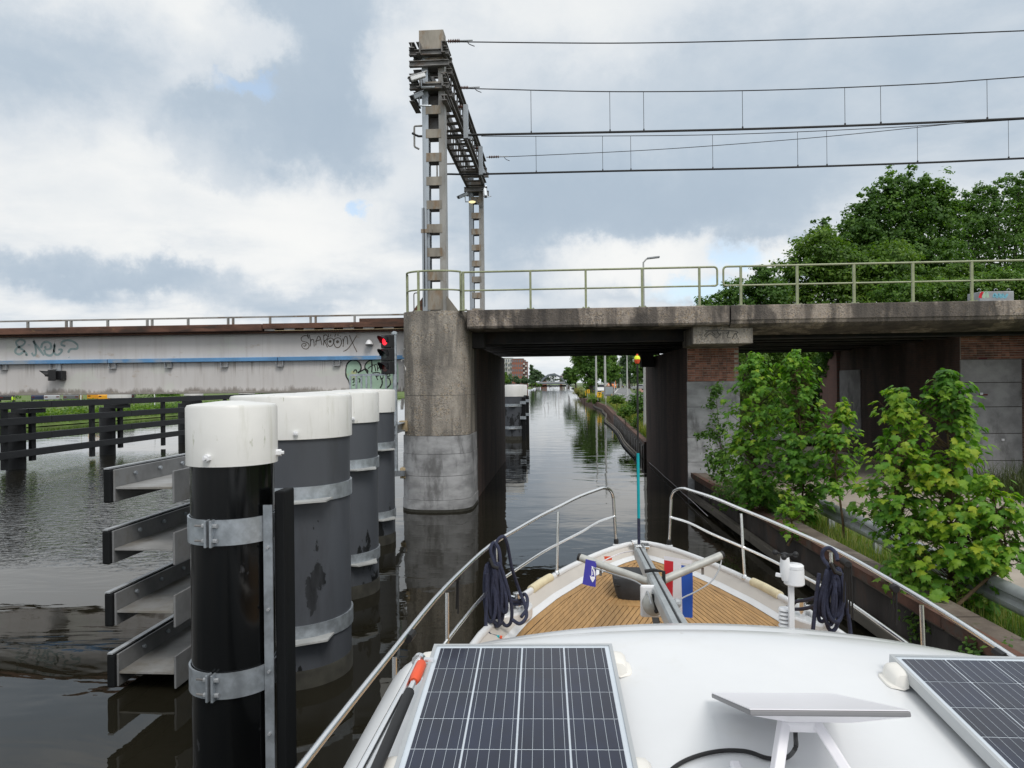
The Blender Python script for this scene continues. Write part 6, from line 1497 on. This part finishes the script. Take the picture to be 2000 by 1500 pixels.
n = 16000; y = RNG.uniform(2.5, 20, n); x = np.array([quay_x(q) for q in y])+.36+RNG.beta(1.3, 1.2, n)*1.05; keep = RNG.random(n) < .35+.65*(np.sin(y*2.1+x*3)+np.sin(y*.9)+2)/4; P = np.stack([x, y, np.full(n, .48)], 1)[keep]
blades('grass', 'tufted green grass along the quay strip', P, .20, .009, L_grass)
n = 1600; y = RNG.uniform(3, 19, n); x = np.array([quay_x(q) for q in y])+.40+RNG.random(n)*.9; blades('grass', 'taller grass stalks on the quay strip', np.stack([x, y, np.full(n, .5)], 1), .38, .006, L_dry)
n = 7000; y = RNG.uniform(8, 19.3, n); x = 10.4+RNG.beta(1.5, 1.2, n)*3.0 - .09*(y-14); blades('sedge', 'dense dark green sedge at the foot of the abutment', np.stack([x, y, np.full(n, .45)], 1), .85, .018, L_sedge, lean=.6)
for k, (lab, px, py, d, rx_, ry_, nn, mt, lf) in enumerate([
        ('low dark weed clump between the barrier and the saplings', 1850, 1215, 8.4, 60, 40, 900, L_dark, .07), ('weedy bush at the foot of the saplings near the pier', 1450, 960, 15.5, 50, 36, 1500, L_dark, .08), ('trailing weeds under the crash barrier at the picture edge', 1960, 1290, 7.0, 70, 44, 900, L_mid, .06)]):
    c = onD(px, py, d); tree('weed_clump', lab, 'weeds', (c.x, c.y, .5), pl(d, (px, py, rx_, ry_), (px-rx_*.6, py+ry_*.3, rx_*.6, ry_*.7), (px+rx_*.6, py+ry_*.2, rx_*.6, ry_*.8)), nn, lf, mt, 'weed clumps on the quay', 0, .25, per=10)
# far right bank: weeds and rough grass
def rbpts(n, y0, y1, a0, a1):
    y = y0 + (y1-y0)*RNG.random(n)**1.7; x = np.array([rb_x(q) for q in y]); xr = np.array([road_x(q) for q in y])-.3; x = x+.3+(np.maximum(.5, xr-x-.3))*(a0+(a1-a0)*RNG.random(n)); return np.stack([x, y, np.array([rb_z(q) for q in y])-.1], 1)
blades('rough_grass', 'yellowing rough grass on the bank beyond the bridge', rbpts(14000, 32, 130, 0, 1), .60, .03, L_dry)
blades('rough_grass', 'green rough grass on the bank beyond the bridge', rbpts(18000, 32, 140, 0, 1), .5, .035, L_grass)
for lab, px, py, d, rx_, ry_, nn, mt, lf in [('leafy shrub beside the road just past the bridge pier', 1248, 787, 46, 20, 20, 1900, L_dark, .16), ('small leafy shrub on the far quay edge', 1222, 802, 44, 12, 12, 900, L_mid, .14), ('light green shrub behind the far quay wall', 1252, 822, 40, 16, 12, 900, L_light, .12), ('bushy weeds beside the road sign', 1205, 778, 62, 14, 9, 800, L_light, .16), ('lush yellow green weeds spilling over the far timber edging', 1166, 780, 100, 16, 8, 1400, L_light, .2), ('grassy clump hanging over the far bank corner', 1142, 770, 140, 12, 7, 900, L_dry, .22), ('rounded clump of weeds at the far bank bend', 1152, 772, 130, 14, 8, 1100, L_light, .22), ('straw coloured reeds at the far bank point', 1130, 763, 178, 9, 7, 800, L_dry, .25)]:
    c = onD(px, py, d); tree('shrub', lab, 'shrub', (c.x, c.y, rb_z(c.y)), pl(d, (px, py, rx_, ry_), (px-rx_*.5, py+ry_*.5, rx_*.7, ry_*.6), (px+rx_*.5, py+ry_*.4, rx_*.7, ry_*.7)), nn, lf, mt, 'shrubs on the far right bank', .03, .2, per=14)
# left bank plants
n = 9000; y = RNG.uniform(45, 110, n); lbx = np.array([interp(q, LB) for q in y]); x = lbx-.6-RNG.beta(1.1, 1.6, n)*4.5; P = np.stack([x, y, .55+.08*(lbx-x)+RNG.random(n)*.55], 1); N = RNG.normal(0, .4, (n, 3)); N[:, 2] += 1
v, f = leaf_quads(P, N, .30); tag(mesh_np('bank_plants', v, f, L_light, None, 'stuff'), 'lush bright green plants along the left bank')
n = 5000; y = RNG.uniform(45, 110, n); lbx = np.array([interp(q, LB) for q in y]); blades('bank_grass', 'grass fringe at the left waterline', np.stack([lbx-.3-RNG.random(n)*1.2, y, np.full(n, .2)], 1), .7, .05, L_grass)
n = 5000; y = RNG.uniform(60, 120, n); x = -61.5-RNG.random(n)*1.2; P = np.stack([x, y, 1.4+RNG.random(n)*.55], 1); N = RNG.normal(0, .6, (n, 3)); N[:, 2] += .8; v, f = leaf_quads(P, N, .2); o = mesh_np('low_hedge', v, f, L_light, None); tag(o, 'low clipped yellowish hedge before the parked cars', 'hedge')
# ------------------------------------------------------------ far right bank: quay, trees, signs, traffic
t = thing('far_quay_wall', 'rusty sheet pile quay wall along the right bank beyond the bridge', 'quay wall', (4, 40, 0))
P = [V((3.55, 31.2, 0)), V((3.62, 34, 0)), V((4.3, 60, 0))]
for a, b in ((0, 1), (1, 2)):
    n = 6 if a else 1
    for i in range(n):
        p, q = P[a]+(P[b]-P[a])*(i/n), P[a]+(P[b]-P[a])*((i+1)/n); m = MB(); m.bar(p+V((0, 0, .2)), q+V((0, 0, .2)), .18, .9); m.build('sheet_pile', M_sheet, t); m = MB(); m.bar(p+V((.05, 0, .70)), q+V((.05, 0, .70)), .24, .09); m.build('cap', M_cor, t)
    m = MB()
    k = int((P[b]-P[a]).length/1.2)
    for i in range(k): q = P[a]+(P[b]-P[a])*((i+.5)/k); m.box(q.x-.14, q.x-.09, q.y-.12, q.y+.12, -.1, .55)
    if m.v: m.build('pile_rib', M_darksteel, t)
Wl = [V((rb_x(y)-w, y, .10)) for y, w in ((31.5, .4), (38, .55), (46, .45), (54, .6), (60, .8), (66, .6), (72, .4), (80, .5), (86, .35), (95, .5), (104, .2))]
t = thing('floating_fender', 'crooked grey timber fender line floating along the far quay wall', 'fender', (Wl[0].x, 40, 0))
for dz, dx, mt in ((0, 0, M_walewood), (.08, .07, M_walewood), (-.04, -.07, M_timber)):
    MB().sweep([(-.022, -.03), (.022, -.03), (.022, .03), (-.022, .03)], spline([p+V((dx, 0, dz)) for p in Wl], 3)).build('beam', mt, t)
t = thing('far_quay_wall', 'low brown timber bank edging at the far bend of the right bank', 'quay wall', (4, 130, 0))
m = MB()
for a, b in ((60, 84), (84, 100), (100, 125), (125, 168)): m.bar((rb_x(a)+.1, a, .2), (rb_x(b)+.1, b, .2), .4, .92)
m.build('edging', M_cor, t)
G1 = 'trees along the right bank road'
def gz_(y): return rb_z(y)
def ftree(name, label, d, px, py0, lobes, n, leaf, mat, trunk=.25, group=G1):
    c = onD(px, 750, d); return tree(name, label, 'tree', (c.x, c.y, gz_(c.y)), pl(d, *lobes), n, leaf, mat, group, trunk, .16)
ftree('poplar_tree', 'big bright green tree leaning over the water on the right bank', 128, 1154, 765, [(1140, 700, 24, 22), (1165, 690, 22, 26), (1150, 725, 22, 22), (1172, 722, 18, 26), (1152, 752, 14, 16), (1130, 690, 16, 14), (1158, 670, 20, 16)], 15000, .42, L_mid, .5)
ftree('tree', 'rounded green tree behind the big one on the water side', 190, 1125, 758, [(1112, 730, 10, 12), (1126, 726, 12, 14), (1118, 740, 14, 9)], 5000, .55, L_mid, .3)
ftree('tree', 'round tree by the right end of the arch bridge', 260, 1110, 756, [(1107, 733, 8, 9), (1116, 730, 8, 10)], 2600, .65, L_far, .3)
ftree('tree', 'green roadside tree right of the tall lamp posts', 150, 1196, 760, [(1192, 705, 14, 20), (1186, 728, 14, 20), (1200, 728, 12, 16), (1180, 700, 12, 16)], 7000, .5, L_mid, .35)
ftree('poplar_tree', 'tall dark poplar beyond the cycle path', 230, 1228, 755, [(1222, 700, 10, 26), (1232, 694, 11, 30), (1228, 722, 14, 20), (1220, 728, 10, 18)], 8000, .6, L_cool, .4)
ftree('tree', 'dark tree mass left of the tall poplar', 260, 1208, 755, [(1204, 728, 12, 14), (1212, 724, 11, 16), (1200, 738, 12, 9)], 4000, .65, L_cool, .3)
ftree('tree', 'green tree over the cycle path next to the pier', 120, 1262, 765, [(1252, 712, 16, 20), (1266, 706, 18, 24), (1258, 734, 16, 14), (1244, 728, 12, 14)], 7000, .42, L_mid, .35)
for i, px in enumerate((1199, 1207, 1215, 1223, 1231, 1239, 1247)):
    c = onD(px, 750, 290); tree('pollard_willow', 'silvery pollard willow, ' + ('leftmost of the row across the road', 'second from the left in the row', 'third from the left in the row', 'middle one of the row of seven', 'third from the right in the row', 'second from the right in the row', 'rightmost of the row across the road')[i], 'tree', (c.x, c.y, gz_(c.y)), pl(290, (px, 742, 5.5, 5.5), (px+2, 745, 5, 4)), 700, .7, L_willow, 'pollard willows across the road', .25, .3, False)
def lamp(label, px, d, ptop, arm, w=.09):
    c = onD(px, 750, d); g = gz_(c.y) if c.y > 31 else .6; z = onD(px, ptop, d).z; t = thing('street_lamp', label, 'street lamp', (c.x, c.y, g), group='street lamps along the bank road')
    MB().tube([(c.x, c.y, g-.1), (c.x, c.y, g+1.2), (c.x, c.y, z)], [w*1.25, w, w*.55], 8).build('pole', M_lampp, t, smooth=True)
    s = 1 if arm > 0 else -1; a = abs(arm); MB().tube([(c.x, c.y, z-.02), (c.x+s*a*.5, c.y, z+.14), (c.x+s*a, c.y, z+.22)], w*.5, 6).build('arm', M_lampp, t, smooth=True)
    MB().bar((c.x+s*a*.7, c.y, z+.19), (c.x+s*(a+.55), c.y, z+.25), .22, .09).build('lamp_head', M_apgrey, t, bevel=.02)
lamp('street lamp rising above the bridge deck behind the railing', 1259, 37, 512, .28, .075)
lamp('pale street lamp in front of the big bank tree', 1164.5, 105, 645, 1.2, .16)
lamp('second pale street lamp, left of the grey road sign', 1182, 91, 634, 1.2, .16)
lamp('thin street lamp between the orange truck and the poplar', 1200, 190, 705, -1.2, .13)
lamp('thin far street lamp before the dark trees', 1211.5, 250, 712, -1.1, .12); lamp('short far street lamp before the willow row', 1214, 270, 724, 1.0, .12)
lamp('street lamp beside the cycle path left of the red float', 1225, 115, 688, -1.1, .14)
# signs on the bank
def board(label, px, py, d, w, h, digit=None):
    c = onD(px, py, d); g = gz_(c.y); t = thing('depth_sign', label, 'sign', (c.x, c.y, g)); MB().box(c.x-w/2, c.x+w/2, c.y-.02, c.y+.02, c.z-h/2, c.z+h/2).build('board', M_signy, t, bevel=.01)
    for s in (-1, 1): MB().box(c.x+s*w*.3-.03, c.x+s*w*.3+.03, c.y+.022, c.y+.06, g-.2, c.z+h*.3).build('post', M_lampp, t)
    m = MB()
    for a, b in digit: m.bar((c.x+a[0]*w, c.y-.024, c.z+a[1]*h), (c.x+b[0]*w, c.y-.024, c.z+b[1]*h), .006, w*.13, (0, 0, 1) if abs(a[1]-b[1]) < .1 else (1, 0, 0))
    m.build('digit', M_signk, t)
SEV = [((-.22, .28), (.22, .28)), ((.22, .28), (-.14, -.34))]
TWO = [((-.2, .3), (.2, .3)), ((.2, .3), (.2, .02)), ((.2, .02), (-.2, -.02)), ((-.2, -.02), (-.2, -.32)), ((-.2, -.32), (.2, -.32))]
board('nearer yellow board with a black 7 on the far bank', 1170.5, 771, 97, .62, .70, SEV); board('smaller yellow board with a black 2 farther along the bank', 1149, 764.5, 118, .50, .62, TWO)
c = onD(1143.5, 765, 126); t = thing('marker_post', 'thin yellow marker post beside the small numbered board', 'post', (c.x, c.y, 1.0)); MB().box(c.x-.05, c.x+.05, c.y-.03, c.y+.03, gz_(c.y)-.1, c.z+.2).build('post', M_signy, t)
c = onD(1189.5, 764, 80); g = gz_(c.y); t = thing('road_sign', 'grey back of a road sign on two posts beside the bank road', 'sign', (c.x, c.y, g))
MB().box(c.x-.44, c.x+.44, c.y-.02, c.y, c.z-.50, c.z+.50).build('panel', M_signback, t, bevel=.01); MB().box(c.x-.49, c.x+.49, c.y+.002, c.y+.02, c.z-.54, c.z+.55).build('rim', M_rust, t)
for s in (-1, 1): MB().box(c.x+s*.36-.03, c.x+s*.36+.03, c.y+.022, c.y+.07, g-.2, c.z+.45).build('post', M_lampp, t)
MB().box(c.x-.36, c.x+.36, c.y-.03, c.y-.022, c.z-.46, c.z-.36).build('brace', M_darksteel, t)
c = onD(1195, 772, 74); t = thing('marker_post', 'short yellow post in the weeds below the grey sign', 'post', (c.x, c.y, 1)); MB().tube([(c.x, c.y, gz_(c.y)-.1), (c.x, c.y, c.z+.15)], .025, 6).build('post', M_signy, t)
c = onD(1141.2, 778, 118); t = thing('mooring_post', 'thin dark post at the water edge of the far quay', 'post', (c.x, c.y, 0)); MB().tube([(c.x, c.y, -.4), (c.x, c.y, c.z+.6)], .03, 6).build('post', M_timber, t)
# sticks standing in the channel
for lab, px, py0, py1, d, lean in (('bent stick standing in the water, leftmost of four', 1062, 774, 793, 78, .15), ('short crooked stick low in the water', 1072, 786, 797, 74, -.1), ('thin faint stick beyond the others', 1084.5, 770, 789, 86, .1), ('tallest straight stick standing in the channel', 1091.5, 770, 793, 76, 0)):
    a = onZ(px, py1, 0); b = onY(px+lean*14, py0, a.y); t = thing('stick', lab, 'stick', a, group='sticks in the channel'); MB().tube(spline([a - V((0, 0, .4)), a, (a+b)/2 + V((lean*.6, 0, 0)), b], 3), .022, 5).build('stick', M_twig, t)
# ---- vehicles
def car(label, p, rz_, paint, kind='car', group='parked and moving cars'):
    M = Matrix.Translation(V(p)) @ Matrix.Rotation(rz_, 4, 'Z'); t = thing({'car': 'parked_car', 'van': 'delivery_van', 'truck': 'truck'}[kind], label, {'car': 'car', 'van': 'van', 'truck': 'truck'}[kind], mat=M, group=group)
    mt = CARP[paint]
    if kind == 'car': L, Wd = 4.3, 1.78; body = [(-2.15, .35), (2.15, .35), (2.15, .75), (1.95, .92), (.95, 1.0), (-1.9, 1.02), (-2.15, .85)]; cab = [(1.0, .98), (.30, 1.50), (-1.35, 1.54), (-1.95, 1.0)]
    elif kind == 'van': L, Wd = 4.9, 1.95; body = [(-2.45, .35), (2.45, .35), (2.45, .8), (2.3, 1.05), (1.5, 1.2), (-2.45, 1.2)]; cab = [(1.5, 1.18), (.9, 1.95), (-2.35, 2.0), (-2.45, 1.18)]
    else: L, Wd = 6.0, 2.3; body = [(-3, .5), (3, .5), (3, 1.3), (2.95, 1.6), (-3, 1.6)]; cab = [(2.95, 1.55), (2.75, 2.75), (-2.9, 2.8), (-3, 1.55)]
    def ext(poly, w0, w1, mat, name, bev=.06):
        m = MB(M); n = len(poly); zs = [q[1] for q in poly]; zz0, zz1 = min(zs), max(zs)
        wid = lambda z: w0 + (w1-w0)*(z-zz0)/(zz1-zz0)
        m.v = [V((-wid(z)/2, y, z)) for y, z in poly] + [V((wid(z)/2, y, z)) for y, z in poly]; m.f = [tuple(range(n)), tuple(reversed(range(n, 2*n)))] + [(i, i+n, (i+1) % n+n, (i+1) % n) for i in range(n)]
        m.build(name, mat, t, bevel=bev)
    ext(body, Wd, Wd, mt, 'body'); ext(cab, Wd-.06, Wd-.36, mt, 'cabin', .05)
    cy = [q[0] for q in cab]; z0, z1 = cab[0][1], cab[1][1]
    for (ya, za), (yb, zb), nm in ((cab[0], cab[1], 'windscreen'), (cab[3], cab[2], 'rear_window')):
        a = V((0, ya, za)) + (V((0, yb, zb))-V((0, ya, za)))*.14; b = V((0, ya, za)) + (V((0, yb, zb))-V((0, ya, za)))*.84; o_ = .012 if ya > 0 else -.012
        m = MB(M); wa, wb = Wd/2-.17, Wd/2-.25; m.add([(-wa, a.y+o_, a.z), (wa, a.y+o_, a.z), (wb, b.y+o_, b.z+.01), (-wb, b.y+o_, b.z+.01)], [(0, 1, 2, 3)]); m.build(nm, M_glass, t)
    for s in (-1, 1):
        m = MB(M); yb0, yb1 = cab[3][0]*.82, cab[0][0]*.55; h = (z1-z0); m.add([(s*(Wd/2-.045), yb0, z0+.1*h), (s*(Wd/2-.045), yb1, z0+.1*h), (s*(Wd/2-.135), cab[1][0]-.12, z0+.82*h), (s*(Wd/2-.135), cab[2][0]+.22, z0+.82*h)], [(0, 1, 2, 3)]); m.build('side_window', M_glass, t)
        for yy in (-L*.31, L*.31): m = MB(M); m.lathe([(.0, -.1), (.30, -.1), (.32, -.06), (.32, .06), (.30, .1), (0, .1)], (s*(Wd/2-.11), yy, .32), 16, 'X'); m.build('wheel', M_rubber, t)
        for nm, yy, mm in (('headlight', L/2-.02, M_plastic), ('tail_light', -L/2-.012, M_dred)): m = MB(M); m.box(s*(Wd/2-.25)-.16, s*(Wd/2-.25)+.16, yy, yy+.035, body[2][1]-.12, body[2][1]+.03); m.build(nm, mm, t)
    MB(M).box(-Wd/2+.05, Wd/2-.05, L/2-.01, L/2+.04, .36, .55).build('bumper', M_rubber, t); MB(M).box(-.26, .26, L/2+.042, L/2+.05, .42, .53).build('number_plate', M_signy, t)
    return t
y = 142; car('white van with dark windscreen driving towards the bridge on the bank road', (road_x(y)+.45, y, rb_z(y)+.012), pi+.05, 'white', 'van'); 
y = 208; car('orange truck following far behind the white van', (road_x(y)+1.6, y, rb_z(y)+.012), pi+.1, 'orange', 'truck')
y = 275; car('dark car far along the bank road before the willows', (road_x(y)+2.6, y, rb_z(y)+.012), pi+.2, 'black')
c = onD(1180, 752, 175); car('dark car parked under the big bank tree', (onD(1157, 752, 160).x, 160, rb_z(160)), pi, 'navy')
c = onD(1250, 753, 190); car('silver blue car at the right beside the cycle path tree', (c.x, c.y, rb_z(c.y)), .9, 'silver')
for px, col_, kd, dd, lab in ((14, 'black', 'car', 96, 'black car parked at the left picture edge on the far bank'), (76, 'navy', 'car', 97, 'dark blue car parked behind the low hedge'), (104, 'silver', 'car', 97, 'silver car parked next to the dark blue one'), (143, 'grey', 'car', 95, 'grey car parked right of the silver one'), (188, 'amber', 'van', 99, 'amber van parked under the swing bridge girder'), (207, 'amber', 'car', 97, 'amber car parked beside the amber van'), (250, 'black', 'car', 98, 'black car parked right of the amber vehicles')):
    c = onD(px, 780, dd); car(lab, (c.x, c.y, 1.52), .6+.1*sin(px), col_, kd)
# ---- people
def person(label, p, h, rz_, top, pose='stand', hair=True):
    M = Matrix.Translation(V(p)) @ Matrix.Rotation(rz_, 4, 'Z') @ Matrix.Scale(h/1.75, 4); t = thing('person', label, 'person', mat=M)
    if pose == 'ride': J = dict(pel=(0, 0, .92), ch=(0, .16, 1.28), nk=(0, .22, 1.46), hd=(0, .26, 1.60), ht=(0, .28, 1.72), sl=(-.18, .2, 1.40), sr=(.18, .2, 1.40), el=(-.24, .38, 1.2), er=(.24, .38, 1.2), wl=(-.22, .52, 1.08), wr=(.22, .52, 1.08), hl=(-.09, 0, .88), hr=(.09, 0, .88), kl=(-.11, .36, .72), kr=(.11, .30, .5), al=(-.11, .2, .38), ar=(.11, .1, .14), tl=(-.11, .34, .34), tr=(.11, .24, .10))
    else: J = dict(pel=(0, 0, .95), ch=(0, 0, 1.25), nk=(0, 0, 1.48), hd=(0, .02, 1.60), ht=(0, .01, 1.73), sl=(-.19, 0, 1.42), sr=(.19, 0, 1.42), el=(-.26, .02, 1.15), er=(.26, .05, 1.15), wl=(-.27, .12, .90), wr=(.27, .16, .92), hl=(-.10, 0, .90), hr=(.10, 0, .90), kl=(-.12, .04, .5), kr=(.12, -.02, .5), al=(-.12, 0, .09), ar=(.12, -.06, .09), tl=(-.13, .14, .04), tr=(.13, .08, .04))
    R_ = dict(pel=.15, ch=.155, nk=.06, hd=.095, ht=.06, sl=.075, sr=.075, el=.05, er=.05, wl=.038, wr=.038, hl=.10, hr=.10, kl=.065, kr=.065, al=.045, ar=.045, tl=.04, tr=.04)
    E = [('pel', 'ch'), ('ch', 'nk'), ('nk', 'hd'), ('hd', 'ht'), ('ch', 'sl'), ('ch', 'sr'), ('sl', 'el'), ('sr', 'er'), ('el', 'wl'), ('er', 'wr'), ('pel', 'hl'), ('pel', 'hr'), ('hl', 'kl'), ('hr', 'kr'), ('kl', 'al'), ('kr', 'ar'), ('al', 'tl'), ('ar', 'tr')]
    ks = list(J); me = bpy.data.meshes.new('body'); me.from_pydata([J[k] for k in ks], [(ks.index(a), ks.index(b)) for a, b in E], []); me.materials.append(M_dkcl)
    o = bpy.data.objects.new('body', me); COL.objects.link(o); o.parent = t
    sk = o.modifiers.new('skin', 'SKIN'); me.skin_vertices.new() if not me.skin_vertices else None
    for i, k in enumerate(ks): me.skin_vertices[0].data[i].radius = (R_[k], R_[k])
    me.skin_vertices[0].data[0].use_root = True; ss = o.modifiers.new('sub', 'SUBSURF'); ss.levels = 1; ss.render_levels = 1
    ch, nk = V(J['ch']), V(J['nk']); pv = V(J['pel'])
    m = MB(M); m.tube([pv + V((0, 0, .02)), ch, ch+(nk-ch)*.65], [.185, .20, .15], 12); m.build('jacket', top, t, smooth=True)
    hd = V(J['hd']); m = MB(M); m.sphere(hd + V((0, .012, 0)), .105, 12, 8, (.92, 1, 1.15)); m.build('head', M_skin, t, smooth=True); m = MB(M); m.sphere(hd + V((0, -.02, .035)), .112, 12, 8, (.95, 1, 1.0)); m.build('hair', M_bark, t, smooth=True)
    return t
def bicycle(label, p, rz_):
    M = Matrix.Translation(V(p)) @ Matrix.Rotation(rz_, 4, 'Z'); t = thing('bicycle', label, 'bicycle', mat=M)
    for y in (-.52, .55): MB(M).tube(arc((0, y, .35), .33, 0, 2*pi, 20, V((0, 1, 0)), V((0, 0, 1)))[:-1], .022, 6, closed=True).build('wheel', M_rubber, t)
    m = MB(M); 
    for a, b in (((0, -.52, .35), (0, -.1, .32)), ((0, -.1, .32), (0, .42, .80)), ((0, -.22, .82), (0, .42, .82)), ((0, -.1, .32), (0, -.24, .92)), ((0, -.52, .35), (0, -.22, .82)), ((0, .55, .35), (0, .40, .98)), ((-.28, .36, 1.05), (.28, .36, 1.05))): m.tube([a, b], .02, 6)
    m.build('frame', M_signk, t); MB(M).box(-.08, .08, -.38, -.12, .92, .97).build('saddle', M_rubber, t)
for px, d, top, lab, lb in ((1230.5, 215, M_dkcl, 'cyclist in dark clothes riding on the left', 'black bicycle of the left cyclist'), (1234.5, 220, M_signk, 'cyclist in black riding on the right', 'black bicycle of the right cyclist')):
    c = onD(px, 750, d); g = gz_(c.y)+.016; bicycle(lb, (c.x, c.y, g), .1); person(lab, (c.x, c.y-.12, g+.04), 1.75, .1, top, 'ride')
c = onD(26, 780, 78); person('worker in a hi-vis vest and orange trousers on the left bank', (c.x, c.y, 1.22), 1.6, 2.6, M_hivis)
# white posts on the left bank
for lab, px, d in (('white thin post on the left bank, left one', 158, 80), ('white thin post on the left bank, middle one', 233, 82), ('white thin post on the left bank, right one', 302, 84)):
    c = onD(px, 780, d); t = thing('white_post', lab, 'post', (c.x, c.y, 1.1)); MB().tube([(c.x, c.y, 1.0), (c.x, c.y, 3.6)], .05, 6).build('post', M_plastic, t)
# ---- far end of the canal
def arch_bridge():
    d = 610; a = onD(1052, 748, d); b = onD(1107, 747, d); t = thing('arch_bridge', 'distant blue grey steel arch bridge across the canal', 'bridge', ((a.x+b.x)/2, a.y, 0)); zt = onD(1079, 731.5, d).z; zd = 3.6
    for yo in (0, 9):
        N = 22; P = [V((a.x+(b.x-a.x)*i/N, a.y+yo, zd-.5+(zt-zd+.5)*(1-(2*i/N-1)**2))) for i in range(N+1)]; MB().sweep([(-.6, -.75), (.6, -.75), (.6, .75), (-.6, .75)], P).build('arch', M_archst, t)
        for i in range(3, N-2, 3): MB().bar((P[i].x, P[i].y, zd), P[i], .12, .12, (1, 0, 0)).build('hanger', M_archst, t)
    MB().box(a.x-8, b.x+8, a.y-1.5, a.y+10.5, zd-.7, zd+.2).build('deck', M_archst, t)
    for yo in (-1.4, 10.4): MB().box(a.x-8, b.x+8, a.y+yo-.05, a.y+yo+.05, zd+.2, zd+1.2).build('parapet', M_apgrey, t)
    for x in (a.x-1, b.x+1): MB().box(x-1.6, x+1.6, a.y-1, a.y+10, -1, zd-.7).build('abutment', M_smooth, t)
arch_bridge()
def block(label, px0, px1, ptop, d, mat, floors, cols, depth=12, balc=0, stepx=0, wmat=None):
    a, b = onD(px0, 750, d), onD(px1, 750, d); zt = onD((px0+px1)/2, ptop, d).z; y0 = a.y; t = thing('apartment_building', label, 'building', ((a.x+b.x)/2, y0, 1))
    MB().box(a.x, b.x, y0, y0+depth, 0.5, zt).build('wall', mat, t); MB().box(a.x-.2, b.x+.2, y0-.2, y0+depth+.2, zt, zt+.35).build('roof', M_apgrey, t)
    fh = (zt-1.5)/floors; cw = (b.x-a.x)/cols
    for i in range(floors):
        for j in range(cols):
            x = a.x+cw*(j+.5); z = 1.5+fh*i
            MB().box(x-cw*.26, x+cw*.26, y0-.06, y0+.1, z+fh*.28, z+fh*.8).build('window', wmat or M_win, t)
            if balc and (j % balc == balc-1): m = MB(); m.box(x-cw*.46, x+cw*.46, y0-1.6, y0-.07, z+.02, z+.16); m.box(x-cw*.46, x+cw*.46, y0-1.6, y0-1.52, z+.16, z+fh*.34); m.build('balcony', M_apwhite if mat is M_brickred else M_apgrey, t)
    return t
block('white apartment block left of the red brick one', 974, 1001, 700, 455, M_apwhite, 6, 6, 14, 2)
block('tall red brick apartment block beside the canal', 1000, 1022, 701, 430, M_brickred, 6, 5, 12, 0)
block('lower stepped red brick wing with white balconies', 1022.3, 1026, 704, 431, M_brickred, 6, 1, 10, 1); block('lowest red brick wing at the corner with balconies', 1026.3, 1030, 707, 432, M_brickred, 5, 1, 10, 1)
block('low brown brick house left of the arch bridge', 1056, 1068, 735, 965, M_brickred, 3, 4); block('small red house right of the arch', 1093, 1098, 734, 970, M_brickred, 4, 2); block('pale narrow house right of the red one', 1098, 1104, 731, 975, M_apwhite, 4, 2)
G2 = 'trees on the far left bank'
for lab, d, lobes, n, mt in (('slim pointed poplar left of the arch bridge', 430, [(1038, 728, 2.5, 14), (1038, 740, 4, 9)], 1500, L_cool), ('broad poplar group left of the arch bridge', 440, [(1046, 733, 7, 12), (1052, 736, 5, 10), (1041, 741, 6, 7)], 3000, L_cool), ('small dark tree before the white apartments', 400, [(998, 740, 5, 7), (993, 744, 6, 6)], 1500, L_cool), ('yellowish tree at the corner of the pier', 380, [(987, 736, 4, 9), (989, 744, 5, 6)], 1400, L_light), ('tree in front of the red apartment block', 405, [(1008, 741, 5, 6), (1013, 744, 5, 5)], 1500, L_cool), ('tree below the stepped red wing', 415, [(1024, 742, 5, 6), (1031, 744, 5, 5), (1018, 746, 4, 3)], 1700, L_cool), ('far tree behind the arch bridge', 900, [(1072, 736, 5, 5), (1082, 734, 5, 6)], 1400, L_far), ('bush at the foot of the arch bridge', 480, [(1042, 751, 7, 4), (1052, 753, 6, 3), (1048, 752, 8, 3)], 1800, L_light), ('far treeline seen through the arch', 950, [(1070, 743, 8, 4), (1082, 742, 8, 4), (1094, 743, 8, 4), (1105, 741, 6, 6), (1060, 742, 6, 5)], 2600, L_far), ('far tree left of the arch', 700, [(1060, 736, 4, 6), (1064, 739, 5, 5)], 1200, L_far)):
    px = lobes[0][0]; c = onD(px, 750, d); tree('tree', lab, 'tree', (c.x, c.y, 1), pl(d, *lobes), n, 1.0, mt, G2, .3, .2, False)
# trees on the left horizon behind the swing bridge and around, mostly hidden by the girder
for i, (x, y, h) in enumerate(((-120, 140, 3), (-95, 160, 3), (-150, 170, 3.4), (-75, 180, 3.2), (-60, 210, 3.2))):
    tree('shrub', 'distant green shrub on the left meadow, ' + ('behind the black rails at the left', 'under the blue rail lamp', 'at the far left edge', 'right of the amber vehicles', 'next to the pile caps')[i], 'shrub', (x, y, 1.6), [(np.array((x, y, 2.4)), 4, 3, 1.2), (np.array((x+4, y+1, 2.2)), 3, 3, 1.0)], 1200, .5, L_mid, 'shrubs on the left meadow', .1, .2, False)
